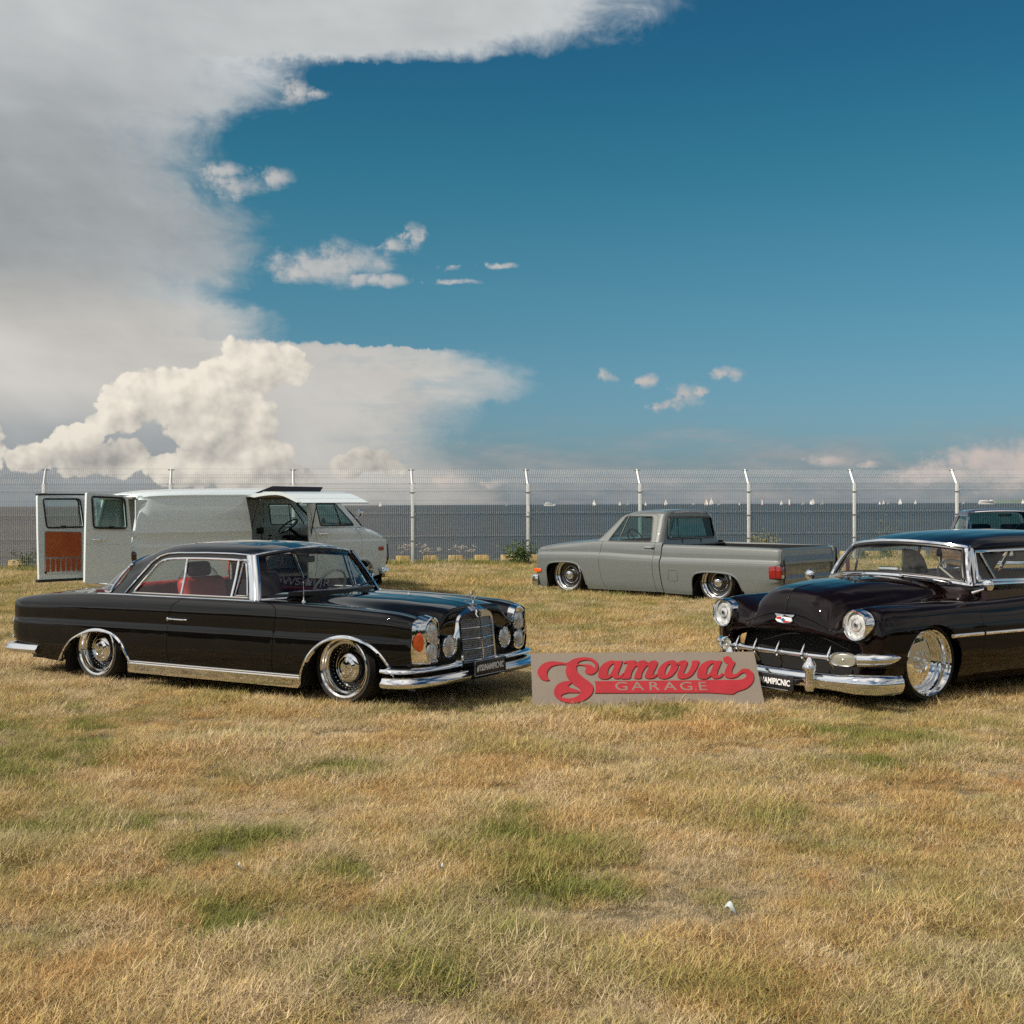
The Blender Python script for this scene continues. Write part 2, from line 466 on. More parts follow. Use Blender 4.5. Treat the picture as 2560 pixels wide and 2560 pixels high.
class Surf:
    """smooth surface through a net of stations x rows (y >= 0 half); rows/stations can be creased"""
    def __init__(s, net, sharp_s=(), sharp_u=()):
        s.N = np.asarray(net, float); nu, ns = s.N.shape[:2]
        ds = np.linalg.norm(np.diff(s.N, axis=1), axis=2).mean(0); s.ps = np.r_[0, np.cumsum(np.maximum(ds, 1e-3))]
        du = np.linalg.norm(np.diff(s.N, axis=0), axis=2).mean(1); s.pu = np.r_[0, np.cumsum(np.maximum(du, 1e-3))]
        s.ss, s.su = set(sharp_s), set(sharp_u); s.inv_cache = {}
    @staticmethod
    def _h(F, p, t, sharp):
        """Hermite along axis 0 of F (k, N, 3) at t (N,)"""
        n = len(p); i = np.clip(np.searchsorted(p, t, side='right') - 1, 0, n - 2); j = np.arange(len(t))
        h = p[i + 1] - p[i]; x = ((t - p[i]) / h)[:, None]
        d = np.diff(F, axis=0) / np.diff(p)[:, None, None]
        def tan(k, left):      # tangent at node k seen from segment (left: k is segment start)
            k = np.asarray(k); out = np.empty((len(t), 3))
            kl, kr = np.clip(k - 1, 0, n - 2), np.clip(k, 0, n - 2)
            hl, hr = (p[kl + 1] - p[kl])[:, None], (p[kr + 1] - p[kr])[:, None]
            a, b = d[kl, j], d[kr, j]
            m = (a * hr + b * hl) / (hl + hr)
            pr = a * b
            lim = 3 * np.minimum(np.abs(a), np.abs(b))
            m = np.where(pr <= 0, m * 0.35, np.sign(m) * np.minimum(np.abs(m), lim))
            shp = np.isin(k, list(sharp)) | (k == 0) | (k == n - 1)
            one = b if left else a
            return np.where(shp[:, None], one, m)
        m0, m1 = tan(i, True) * h[:, None], tan(i + 1, False) * h[:, None]
        a, b = F[i, j], F[i + 1, j]
        x2, x3 = x * x, x ** 3
        return (2 * x3 - 3 * x2 + 1) * a + (x3 - 2 * x2 + x) * m0 + (-2 * x3 + 3 * x2) * b + (x3 - x2) * m1
    def __call__(s, u, v):
        u = np.clip(np.asarray(u, float), 0, s.pu[-1]); v = np.clip(np.asarray(v, float), 0, s.ps[-1])
        G = np.stack([s._h(np.broadcast_to(s.N[k][:, None, :], (s.N.shape[1], len(v), 3)), s.ps, v, s.ss) for k in range(s.N.shape[0])])
        return s._h(G, s.pu, u, s.su)
    def normal(s, u, v, e=2e-3):
        U, V = s.pu[-1], s.ps[-1]
        u0, u1 = np.clip(u - e, 0, U), np.clip(u + e, 0, U); v0, v1 = np.clip(v - e, 0, V), np.clip(v + e, 0, V)
        n = np.cross(s(u1, v) - s(u0, v), s(u, v1) - s(u, v0))
        return n / (np.linalg.norm(n, axis=1)[:, None] + 1e-12)
    def inv(s, q, mode='xz', rows=None):
        """outline points in a side (xz), plan (xy) or front (yz) view -> surface parameters"""
        ax = {'xz': (0, 2), 'xy': (0, 1), 'yz': (1, 2)}[mode]
        v0, v1 = (s.ps[rows[0]], s.ps[rows[1]]) if rows else (0, s.ps[-1])
        key = (mode, rows)
        if key not in s.inv_cache:
            gu, gv = np.meshgrid(np.linspace(0, s.pu[-1], 160), np.linspace(v0, v1, 90), indexing='ij')
            gu, gv = gu.ravel(), gv.ravel(); s.inv_cache[key] = (gu, gv, s(gu, gv)[:, ax])
        gu, gv, g = s.inv_cache[key]
        q = np.asarray(q, float)
        k = np.array([np.argmin(((g - p) ** 2).sum(1)) for p in q]); u, v = gu[k].copy(), gv[k].copy(); e = 1e-4
        for _ in range(6):
            f = s(u, v)[:, ax] - q
            A = (s(u + e, v)[:, ax] - s(u - e, v)[:, ax]) / (2 * e); B = (s(u, v + e)[:, ax] - s(u, v - e)[:, ax]) / (2 * e)
            det = A[:, 0] * B[:, 1] - A[:, 1] * B[:, 0]; ok = np.abs(det) > 1e-3; det = np.where(ok, det, 1)
            du = np.where(ok, (f[:, 0] * B[:, 1] - f[:, 1] * B[:, 0]) / det, 0); dv = np.where(ok, (A[:, 0] * f[:, 1] - A[:, 1] * f[:, 0]) / det, 0)
            u = np.clip(u - np.clip(du, -0.03, 0.03), 0, s.pu[-1]); v = np.clip(v - np.clip(dv, -0.03, 0.03), v0, v1)
        return np.c_[u, v]


def patch(name, S, outline, m, parent=None, side=1, holes=(), mode='xz', rows=None, res=0.035, inset=0.0, flange=0.012, off=0.0,
          raw=False, flange_out=0.0, dres=None):
    """cut an outline (with holes) out of a surface: sheet with true normals and turned-in edges"""
    dres = dres or res
    def prep(o):
        o = densify(np.asarray(o, float), dres)
        return o if raw else S.inv(o, mode, rows)
    loops = [prep(outline)] + [prep(h) for h in holes]
    if inset:
        for li, L in enumerate(loops):
            ar = 0.5 * np.sum(L[:, 0] * np.roll(L[:, 1], -1) - np.roll(L[:, 0], -1) * L[:, 1])
            d = np.roll(L, -1, 0) - np.roll(L, 1, 0); nn = np.c_[-d[:, 1], d[:, 0]]; nn /= np.linalg.norm(nn, axis=1)[:, None] + 1e-12
            sg = (1 if ar > 0 else -1) * (1 if li == 0 else -1)
            loops[li] = L + nn * sg * inset
    lo, hi = loops[0].min(0), loops[0].max(0)
    us = np.arange(lo[0] + res * 0.5, hi[0], res); vs = list(np.arange(lo[1] + res * 0.5, hi[1], res))
    for k in s_sorted(S.ss):
        c = S.ps[k]
        if lo[1] < c < hi[1]:
            vs = [t for t in vs if abs(t - c) > 0.012] + [c - 0.006, c, c + 0.006]
    gu, gv = np.meshgrid(us, np.array(vs), indexing='ij'); G = np.c_[gu.ravel(), gv.ravel()]
    ok = inside(G, loops[0])
    for L in loops[1:]: ok &= ~inside(G, L)
    G = G[ok]; B = np.concatenate(loops)
    if len(G):
        keep = np.ones(len(G), bool)
        for i in range(0, len(G), 2000):
            keep[i:i + 2000] = (((G[i:i + 2000, None, :] - B[None]) ** 2).sum(2).min(1)) > (0.3 * res) ** 2
        G = G[keep]
    V = np.concatenate([B, G]); E = []; o = 0
    for L in loops:
        n = len(L); E += [(o + k, o + (k + 1) % n) for k in range(n)]; o += n
    V2, E2, F2, *_ = delaunay_2d_cdt([Vector(p) for p in V], E, [], 0, 1e-6)
    V2 = np.array([p[:] for p in V2]); F = np.array([f for f in F2 if len(f) == 3], int)
    cen = V2[F].mean(1); ok = inside(cen, loops[0])
    for L in loops[1:]: ok &= ~inside(cen, L)
    F = F[ok]
    used = np.unique(F); rm = np.full(len(V2), -1); rm[used] = np.arange(len(used)); V2 = V2[used]; F = rm[F]
    P = S(V2[:, 0], V2[:, 1]); N = S.normal(V2[:, 0], V2[:, 1])
    if np.median(N[:, 1] * 0.6 + N[:, 2] * 0.8) < 0: N = -N
    P = P + N * off
    nrm = np.cross(P[F[:, 1]] - P[F[:, 0]], P[F[:, 2]] - P[F[:, 0]])
    flip = (nrm * N[F].mean(1)).sum(1) < 0; F[flip] = F[flip][:, ::-1]
    if flange:
        ed = {}
        for t in F:
            for a, b in ((t[0], t[1]), (t[1], t[2]), (t[2], t[0])): ed[(a, b)] = 1
        bd = [(a, b) for a, b in ed if (b, a) not in ed]
        bv = sorted({a for e in bd for a in e}); n0 = len(P); idx = {a: n0 + i for i, a in enumerate(bv)}; idx2 = {a: n0 + len(bv) + i for i, a in enumerate(bv)}
        bva = np.array(bv); Pb = P[bva]
        out = np.zeros((n0, 3))
        for a, b in bd:
            t = np.cross(P[b] - P[a], N[a]); t /= np.linalg.norm(t) + 1e-12; out[a] += t; out[b] += t
        ob = out[bva]; ob /= np.linalg.norm(ob, axis=1)[:, None] + 1e-12
        P = np.concatenate([P, Pb, Pb - N[bva] * flange + ob * flange_out]); N = np.concatenate([N, ob, ob])
        F = [list(t) for t in F] + [[idx[b], idx[a], idx2[a], idx2[b]] for a, b in bd]
    if side < 0:
        P = P * (1, -1, 1); N = N * (1, -1, 1); F = [list(f)[::-1] for f in F]
    return mesh(name, P, F, m, parent, True, N)


def s_sorted(x): return sorted(x)


def strip_on(S, pts, w, h, name, m, parent, side=1, mode='xz', rows=None, closed=False, off=0.0, n=8, res=0.03, build=True, mb=None):
    """moulding laid on a surface along a line given in a view"""
    q = S.inv(densify(np.asarray(pts, float), res, closed), mode, rows)
    P = S(q[:, 0], q[:, 1]); N = S.normal(q[:, 0], q[:, 1])
    if np.median(N[:, 1] * 0.6 + N[:, 2] * 0.8) < 0: N = -N
    return strip(P, N, w, h, name, m, parent, side, closed, off, n, build, mb)


def strip(P, N, w, h, name, m, parent, side=1, closed=False, off=0.0, n=8, build=True, mb=None):
    """half-round moulding of width w and height h along P standing on normals N"""
    P = np.asarray(P, float); N = np.asarray(N, float)
    T = (np.roll(P, -1, 0) - np.roll(P, 1, 0)) if closed else np.gradient(P, axis=0)
    T /= np.linalg.norm(T, axis=1)[:, None] + 1e-12
    B = np.cross(N, T); B /= np.linalg.norm(B, axis=1)[:, None] + 1e-12
    a = np.linspace(0, 2 * math.pi, n, endpoint=False)
    V = P[:, None] + N[:, None] * off + B[:, None] * (np.cos(a) * w / 2)[None, :, None] + N[:, None] * (np.sin(a) * h)[None, :, None]
    k = len(P); f = []
    for i in range(k if closed else k - 1):
        j = (i + 1) % k
        for t in range(n): f.append((i * n + t, i * n + (t + 1) % n, j * n + (t + 1) % n, j * n + t))
    if not closed: f += [list(range(n)), [(k - 1) * n + t for t in range(n)][::-1]]
    V = V.reshape(-1, 3) * (1, side, 1)
    q = mb or MB(); q.add(V, f)
    return q.build(name, m, parent) if build else q


def grid_mesh(name, fn, U, V, m, parent=None, side=1, normals=True):
    gu, gv = np.meshgrid(U, V, indexing='ij'); P = fn(gu.ravel(), gv.ravel()); nu, nv = len(U), len(V)
    f = [(i * nv + j, (i + 1) * nv + j, (i + 1) * nv + j + 1, i * nv + j + 1) for i in range(nu - 1) for j in range(nv - 1)]
    return mesh(name, P * (1, side, 1), f if side > 0 else [q[::-1] for q in f], m, parent)


def text_mesh(name, body, size, m, parent, M, extrude=0.002, shear=0.0, sx=1.0, align='CENTER', off=0.0, space=1.0):
    c = bpy.data.curves.new(name, 'FONT'); c.body = body; c.size = size; c.extrude = extrude; c.align_x = align; c.align_y = 'CENTER'
    c.shear = shear; c.offset = off; c.space_character = space; c.resolution_u = 6
    t = bpy.data.objects.new(name, c); COL.objects.link(t)
    dg = bpy.context.evaluated_depsgraph_get(); me = bpy.data.meshes.new_from_object(t.evaluated_get(dg))
    bpy.data.objects.remove(t); bpy.data.curves.remove(c)
    me.transform(M @ Matrix.Diagonal((sx, 1, 1, 1)))
    me.materials.clear(); me.materials.append(m); me.name = name
    return link(bpy.data.objects.new(name, me), parent)


def rounded(name, c, d, m, parent=None, bev=0.04, rot=None, sub=1):
    """soft cushion-like block"""
    bm = bmesh.new(); bmesh.ops.create_cube(bm, size=1.0)
    for q in bm.verts: q.co = Vector((q.co.x * d[0], q.co.y * d[1], q.co.z * d[2]))
    bmesh.ops.bevel(bm, geom=bm.edges[:], offset=min(bev, min(d) * 0.45), segments=4, affect='EDGES', profile=0.5)
    M = Matrix.Translation(c) @ (rot or Matrix.Identity(4)); bm.transform(M)
    me = bpy.data.meshes.new(name); bm.to_mesh(me); bm.free(); me.materials.append(m)
    me.polygons.foreach_set('use_smooth', np.ones(len(me.polygons), bool))
    return link(bpy.data.objects.new(name, me), parent)


def mirror_y(o):
    """give a half mesh its mirrored other half (same object)"""
    me = o.data; n = len(me.vertices); V = np.empty(n * 3); me.vertices.foreach_get('co', V); V = V.reshape(-1, 3)
    F = [list(p.vertices) for p in me.polygons]
    N = np.array([k.vector[:] for k in me.corner_normals]); vn = np.zeros((n, 3))
    for p in me.polygons:
        for li in p.loop_indices: vn[me.loops[li].vertex_index] = N[li]
    m2 = bpy.data.meshes.new(me.name)
    V2 = np.concatenate([V, V * (1, -1, 1)]); N2 = np.concatenate([vn, vn * (1, -1, 1)])
    m2.from_pydata(V2.tolist(), [], F + [[i + n for i in f[::-1]] for f in F]); m2.materials.append(me.materials[0])
    m2.polygons.foreach_set('use_smooth', np.ones(len(m2.polygons), bool)); m2.update()
    m2.normals_split_custom_set_from_vertices([tuple(k) for k in N2]); o.data = m2; bpy.data.meshes.remove(me)
    return o


PAINTS = {}
def paint(name, col, rough=0.35, coat=1.0, metal=0.0, coat_rough=0.015, peel=0.0, spec=0.5, coat_ior=1.5):
    m = mat(name, col, rough, metal, coat, coat_rough, spec)
    nt = m.node_tree; b = nt.nodes['Principled BSDF']; t = nt.nodes.new('ShaderNodeTexCoord')
    bn = nt.nodes.new('ShaderNodeBump'); bn.inputs['Strength'].default_value = 0.06; bn.inputs['Distance'].default_value = 0.02
    nt.links.new(noise(nt, t.outputs['Object'], 2.2, 3, 0.5).s, bn.inputs['Height']); nt.links.new(bn.outputs[0], b.inputs['Coat Normal'])
    b.inputs['Coat IOR'].default_value = coat_ior
    # a little dust
    n = noise(nt, t.outputs['Object'], 5.0, 6, 0.7).smooth(0.45, 0.85) * 0.05
    nt.links.new(mixc(nt, n, col, tuple(min(1, c * 0.9 + 0.05) for c in col)), b.inputs['Base Color'])
    return m


def arc_pts(cx, cz, rx, rz, a0, a1, n=16):
    return [(cx + rx * math.cos(R(a)), cz + rz * math.sin(R(a))) for a in np.linspace(a0, a1, n)]


def wheel(car, x, y, z, side, tyre_r, rim_r, style, width=0.20, steer=0.0):
    """wheel part with tyre, lip, disc and cap as sub-parts; outer face at |y|"""
    w = bpy.data.objects.new('wheel', None); link(w, car); w.location = (x, side * y, z); w.rotation_euler = (0, 0, steer); w.empty_display_size = 0.1
    s = side
    t = MB(); t.lathe([(rim_r - 0.01, -width), (rim_r + 0.01, -width - 0.01), (tyre_r - 0.025, -width - 0.012), (tyre_r, -width + 0.02), (tyre_r + 0.001, -0.10),
                       (tyre_r, -0.03), (tyre_r - 0.02, -0.002), ((tyre_r + rim_r) / 2, 0.008), (rim_r + 0.006, 0.0), (rim_r - 0.012, -0.012)], sgn=s, n=56)
    t.build('tyre', RUBBER, w)
    if style == 'rivet':
        l = MB(); l.lathe([(rim_r - 0.002, -0.006), (rim_r, 0.004), (rim_r - 0.008, 0.007), (rim_r - 0.022, 0.0), (rim_r - 0.028, -0.012), (rim_r - 0.032, -0.03),
                           (rim_r - 0.036, -0.034), (rim_r - 0.05, -0.036), (rim_r - 0.054, -0.045), (rim_r - 0.058, -0.075)], sgn=s, n=64); l.build('rim', POLISH, w)
        d = MB(); d.lathe([(rim_r - 0.057, -0.06), (rim_r - 0.075, -0.105), (rim_r - 0.085, -0.11), (0.125, -0.105), (0.122, -0.08), (0.115, -0.07), (0.0, -0.07)], sgn=s, n=56)
        d.build('wheel_disc', GLOSSBLACK, w)
        b = MB()
        for k in range(34):
            a = 2 * math.pi * k / 34
            for rr, yy in ((rim_r - 0.066, -0.082), (rim_r - 0.081, -0.105)): b.ball((rr * math.cos(a), s * yy, rr * math.sin(a)), 0.0055, 6)
        tag(b.build('rivet_ring', CHROME, w), kind='stuff')
        c = MB(); c.lathe([(0.115, -0.075), (0.116, -0.055), (0.112, -0.046), (0.104, -0.043), (0.085, -0.040), (0.083, -0.037), (0.081, -0.039), (0.055, -0.031),
                           (0.053, -0.027), (0.050, -0.029), (0.02, -0.025), (0, -0.0245)], sgn=s, n=48); cap = c.build('hub_cap', CHROME, w)
        m = MB()
        for k in range(3):
            a = 2 * math.pi * k / 3 + 0.5; e = np.array([math.cos(a), 0, math.sin(a)]); q = np.array([-math.sin(a), 0, math.cos(a)])
            o_ = np.array([0, s * -0.0245, 0])
            m.add([o_ + q * 0.009, o_ + e * 0.045, o_ - q * 0.009, o_ + np.array([0, s * 0.006, 0])], [(0, 1, 3), (1, 2, 3), (2, 0, 3)])
        m.build('star_emblem', CHROME, w, smooth=False)
    elif style == 'smoothie':
        l = MB(); l.lathe([(rim_r - 0.002, -0.006), (rim_r, 0.004), (rim_r - 0.008, 0.007), (rim_r - 0.020, -0.004), (rim_r - 0.026, -0.03), (rim_r - 0.034, -0.036),
                           (rim_r - 0.048, -0.042), (rim_r - 0.054, -0.07)], sgn=s, n=64); l.build('rim', POLISH, w)
        d = MB(); d.lathe([(rim_r - 0.053, -0.06), (rim_r - 0.060, -0.085), (rim_r - 0.09, -0.10), (0.13, -0.095), (0.10, -0.078), (0.085, -0.07), (0, -0.07)], sgn=s, n=56)
        d.build('wheel_disc', GLOSSBLACK, w)
        r_ = MB(); r_.lathe([(0.145, -0.094), (0.15, -0.090), (0.146, -0.086), (0.14, -0.09)], sgn=s, n=48); r_.build('chrome_ring', CHROME, w)
        c = MB(); c.lathe([(0.082, -0.075), (0.084, -0.05), (0.079, -0.03), (0.066, -0.010), (0.04, 0.006), (0.016, 0.012), (0, 0.013)], sgn=s, n=40); c.build('hub_cap', CHROME, w)
    elif style == 'billet':
        l = MB(); l.lathe([(rim_r - 0.002, -0.006), (rim_r, 0.004), (rim_r - 0.007, 0.008), (rim_r - 0.016, 0.0), (rim_r - 0.02, -0.03), (rim_r - 0.026, -0.033), (rim_r - 0.033, -0.06),
                           (rim_r - 0.040, -0.064), (rim_r - 0.048, -0.105)], sgn=s, n=72); l.build('rim', CHROME, w)
        d = MB(); d.lathe([(rim_r - 0.046, -0.10), (rim_r - 0.050, -0.093), (rim_r - 0.062, -0.086), (rim_r - 0.075, -0.084), (0.12, -0.080), (0.088, -0.079), (0.082, -0.086), (0.076, -0.097), (0, -0.098)], sgn=s, n=64)
        d.build('wheel_disc', CHROME, w)
        c = MB(); c.lathe([(0.030, -0.10), (0.031, -0.06), (0.026, -0.045), (0.014, -0.036), (0, -0.034)], sgn=s, n=28); c.build('hub_cap', CHROME, w)
        for k in range(5):
            a = 2 * math.pi * k / 5 + 0.4; q = MB(); q.lathe([(0.009, -0.10), (0.009, -0.075), (0.006, -0.067), (0, -0.066)], c=(0.054 * math.cos(a), 0, 0.054 * math.sin(a)), sgn=s, n=10)
            q.build('wheel_nut', CHROME, w)
    elif style == 'spoke':
        l = MB(); l.lathe([(rim_r - 0.002, -0.006), (rim_r, 0.004), (rim_r - 0.008, 0.007), (rim_r - 0.018, -0.004), (rim_r - 0.022, -0.05), (rim_r - 0.03, -0.055), (rim_r - 0.038, -0.10)], sgn=s, n=64)
        l.build('rim', POLISH, w)
        d = MB(); d.lathe([(rim_r - 0.036, -0.09), (0.05, -0.12), (0, -0.12)], sgn=s, n=40); d.build('wheel_disc', DARK, w)
        for k in range(5):
            a = 2 * math.pi * k / 5 + 0.3; e = np.array([math.cos(a), 0, math.sin(a)]); q = np.array([-math.sin(a), 0, math.cos(a)]); oy = np.array([0, s, 0])
            b = MB(); P = [(0.045, 0.022, -0.035), (0.10, 0.026, -0.045), (rim_r - 0.075, 0.040, -0.075), (rim_r - 0.034, 0.062, -0.09)]; v = []
            for rr, hw, dp in P: v += [e * rr - q * hw + oy * (dp - 0.018), e * rr - q * hw * 0.45 + oy * dp, e * rr + q * hw * 0.45 + oy * dp, e * rr + q * hw + oy * (dp - 0.018)]
            b.add(v, [(i * 4 + j, i * 4 + j + 1, i * 4 + j + 5, i * 4 + j + 4) for i in range(3) for j in range(3)]); b.build('spoke', POLISH, w)
        c = MB(); c.lathe([(0.055, -0.10), (0.055, -0.035), (0.045, -0.02), (0.02, -0.012), (0, -0.012)], sgn=s, n=28); c.build('hub_cap', CHROME, w)
    return w


def wheel_well(car, x, y0, y1, z, r, side, name='wheel_well'):
    """dark tub above a wheel"""
    a = np.linspace(-0.15, math.pi + 0.15, 20); v = []; n = len(a)
    for y in (y0, y1): v += [(x + r * math.cos(t), side * y, z + r * math.sin(t)) for t in a]
    f = [(k, k + 1, n + k + 1, n + k) for k in range(n - 1)] + [tuple(range(n, 2 * n))]
    return mesh(name, v, f, DARK, car, smooth=False)
# ------------------------------------------------------------------ ground, water
FO, FYAW = Vector((-2.543, 32.94, 0)), R(9.7)
FX, FY = Vector((math.cos(FYAW), math.sin(FYAW), 0)), Vector((-math.sin(FYAW), math.cos(FYAW), 0))
def fpt(x, y, z=0.0): return FO + FX * x + FY * y + Vector((0, 0, z))


def ground_px(px, py):
    """photo pixel (1932 copy) -> point on the flat ground"""
    x, y = px * 1.32505 - 1280, py * 1.32505 - 1280
    c, s = math.cos(0.00388), math.sin(0.00388); x, y = x * c - y * s, x * s + y * c
    c, s = math.cos(-0.00567), math.sin(-0.00567); d = (x / FPX, c + y / FPX * s, s - y / FPX * c)
    t = -CAM_H / d[2]; return np.array([d[0] * t, d[1] * t])


GREEN = [(100, 1360, 230, 34), (40, 1450, 170, 50), (210, 1395, 120, 26), (400, 1385, 190, 16), (620, 1452, 130, 20), (480, 1585, 120, 32), (345, 1612, 90, 32),
         (240, 1692, 100, 38), (60, 1745, 130, 50), (420, 1745, 130, 56), (1050, 1640, 170, 66), (1000, 1570, 170, 46), (1110, 1690, 90, 40), (800, 1765, 200, 50),
         (820, 1865, 130, 44), (1000, 1345, 330, 15), (1250, 1352, 220, 15), (1550, 1392, 140, 22), (1760, 1392, 160, 16), (1370, 1690, 70, 36), (130, 1560, 120, 26),
         (1470, 1550, 90, 26), (640, 1640, 90, 26), (300, 1560, 90, 26), (1650, 1440, 90, 20), (1880, 1400, 100, 18), (700, 1850, 90, 40), (560, 1800, 90, 40), (880, 1600, 80, 30)]
_gp = []
for gx, gy, rx, ry in GREEN:
    a = ground_px(gx, gy); b = ground_px(gx + rx, gy); c_ = ground_px(gx, gy - ry)
    _gp.append((a[0], a[1], abs(b[0] - a[0]), abs(c_[1] - a[1])))


def vnoise(x, y, seed, sc):
    """value noise in numpy"""
    r = np.random.default_rng(seed); T = r.random((64, 64)); x, y = x / sc, y / sc
    i, j = np.floor(x).astype(int), np.floor(y).astype(int); f, g = x - i, y - j; f, g = f * f * (3 - 2 * f), g * g * (3 - 2 * g)
    q = lambda a, b: T[a % 64, b % 64]
    return (q(i, j) * (1 - f) + q(i + 1, j) * f) * (1 - g) + (q(i, j + 1) * (1 - f) + q(i + 1, j + 1) * f) * g


def greenness(x, y):
    g = np.zeros_like(x)
    for a, b, rx, ry in _gp: g = np.maximum(g, np.exp(-(((x - a) / rx) ** 2 + ((y - b) / ry) ** 2) * 0.9))
    n = 0.5 * vnoise(x, y, 1, 0.8) + 0.3 * vnoise(x, y, 2, 0.3) + 0.2 * vnoise(x, y, 3, 0.12)
    far = np.clip((y - 11.5) / 5.0, 0, 1) * 0.52
    edge = np.exp(-((((x - FO.x) * FY.x + (y - FO.y) * FY.y) + 0.2) / 1.0) ** 2) * 0.9
    band = 0.55 * np.exp(-((y - 16.5) / 2.0) ** 2)
    m = 0.45 * vnoise(x + 7, y, 11, 0.13) + 0.30 * vnoise(x, y + 3, 12, 0.3) + 0.25 * vnoise(x, y + 3, 13, 0.8)
    m = np.clip((m - 0.30) / 0.36, 0, 1)
    base = np.maximum.reduce([g * 1.0, far, edge, band, np.full_like(x, 0.30)])
    return np.clip(base * (0.15 + 1.1 * m) + (n - 0.5) * 0.75 - 0.02, 0, 1)


gm = bpy.data.materials.new('dry_turf'); gm.use_nodes = True; nt = gm.node_tree; pb = nt.nodes['Principled BSDF']
tcg = nt.nodes.new('ShaderNodeTexCoord'); ob = tcg.outputs['Object']
n1 = noise(nt, ob, 1.3, 6, 0.65); n2 = noise(nt, ob, 9.0, 6, 0.7); n3 = noise(nt, ob, 70.0, 4, 0.7)
cA = mixc(nt, n2.smooth(0.3, 0.72), (0.20, 0.16, 0.10), (0.10, 0.078, 0.048))
cB = mixc(nt, n2.smooth(0.3, 0.7), (0.11, 0.10, 0.04), (0.07, 0.072, 0.028))
cm = mixc(nt, n1.smooth(0.44, 0.66), cA, cB)
nt.links.new(mixc(nt, n3.smooth(0.35, 0.7), cm, (0.26, 0.21, 0.13)), pb.inputs['Base Color'])
pb.inputs['Roughness'].default_value = 0.95; pb.inputs['Specular IOR Level'].default_value = 0.1
bn = nt.nodes.new('ShaderNodeBump'); bn.inputs['Distance'].default_value = 0.03; bn.inputs['Strength'].default_value = 0.8
nt.links.new((n2 * 0.6 + n3 * 0.5).s, bn.inputs['Height']); nt.links.new(bn.outputs[0], pb.inputs['Normal'])

e0, e1 = fpt(-3000, 2.3), fpt(3000, 2.3)
v = [(-3000, -3000, 0), (3000, -3000, 0), tuple(e1), tuple(e0), (*e0.xy, -2.2), (*e1.xy, -2.2)]
tag(mesh('ground', v, [(0, 1, 2, 3), (3, 2, 5, 4)], gm, smooth=False), 'dry summer turf reaching back from the waterline', kind='structure')

wm = bpy.data.materials.new('sea_water'); wm.use_nodes = True; nt = wm.node_tree; pb = nt.nodes['Principled BSDF']
tcg = nt.nodes.new('ShaderNodeTexCoord'); sp = nt.nodes.new('ShaderNodeSeparateXYZ'); nt.links.new(tcg.outputs['Object'], sp.inputs[0])
wx, wy = X(nt, sp.outputs[0]), X(nt, sp.outputs[1])
big = noise(nt, vec(nt, wx * 0.012, wy * 0.006), 1.0, 4, 0.6)
side_ = (wx + wy * 0.1).smooth(-25, 30)
brown = mixc(nt, big.smooth(0.3, 0.7), (0.050, 0.040, 0.033), (0.125, 0.100, 0.082))
blue = mixc(nt, big.smooth(0.3, 0.7), (0.016, 0.020, 0.025), (0.040, 0.042, 0.045))
farm = wy.smooth(90, 900)
nt.links.new(mixc(nt, (side_ * 0.75 + farm * 0.2).clamp(), brown, blue), pb.inputs['Base Color'])
pb.inputs['Roughness'].default_value = 0.28; pb.inputs['Specular IOR Level'].default_value = 0.24; pb.inputs['IOR'].default_value = 1.33
w1 = noise(nt, vec(nt, wx * 0.16, wy * 0.5), 1.0, 6, 0.6, 0.6); w2 = noise(nt, vec(nt, wx * 1.4, wy * 2.6), 1.0, 4, 0.6)
bn = nt.nodes.new('ShaderNodeBump'); bn.inputs['Distance'].default_value = 9.0; bn.inputs['Strength'].default_value = 1.0
nt.links.new((w1 + w2 * 0.16).s, bn.inputs['Height']); nt.links.new(bn.outputs[0], pb.inputs['Normal'])
a, b = fpt(-20000, 2.2), fpt(20000, 2.2)
tag(mesh('water', [(*a.xy, -1.0), (*b.xy, -1.0), (20000, 40000, -1.0), (-20000, 40000, -1.0)], [(0, 1, 2, 3)], wm, smooth=False),
    'choppy brown and blue sea water out to the horizon', kind='structure')

# ------------------------------------------------------------------ grass (instanced clumps, one object)
blade_m = bpy.data.materials.new('grass_blades'); blade_m.use_nodes = True; nt = blade_m.node_tree; pb = nt.nodes['Principled BSDF']
at = nt.nodes.new('ShaderNodeAttribute'); at.attribute_type = 'INSTANCER'; at.attribute_name = 'tint'
ar = nt.nodes.new('ShaderNodeAttribute'); ar.attribute_type = 'GEOMETRY'; ar.attribute_name = 'rnd'
ah = nt.nodes.new('ShaderNodeAttribute'); ah.attribute_type = 'INSTANCER'; ah.attribute_name = 'hue'
ti, rd, hu = X(nt, at.outputs['Fac']), X(nt, ar.outputs['Fac']), X(nt, ah.outputs['Fac'])
pale = mixc(nt, rd, (0.903, 0.732, 0.488), (0.415, 0.317, 0.189)); gold = mixc(nt, rd, (0.927, 0.708, 0.342), (0.403, 0.275, 0.110)); rust = mixc(nt, rd, (0.805, 0.512, 0.232), (0.317, 0.183, 0.071))
straw = mixc(nt, hu.smooth(0.36, 0.56), mixc(nt, hu.smooth(0.18, 0.36), pale, gold), rust)
straw = mixc(nt, rd.smooth(0.78, 0.98) * 0.75, straw, (0.06, 0.043, 0.022))
grn = mixc(nt, rd, (0.415, 0.409, 0.110), (0.073, 0.104, 0.022))
nt.links.new(mixc(nt, (ti * 1.5 + (1.0 - rd)._m('FRACT') * 0.9 - 0.75).smooth(0.0, 1.0), straw, grn), pb.inputs['Base Color'])
pb.inputs['Roughness'].default_value = 0.6; pb.inputs['Specular IOR Level'].default_value = 0.25
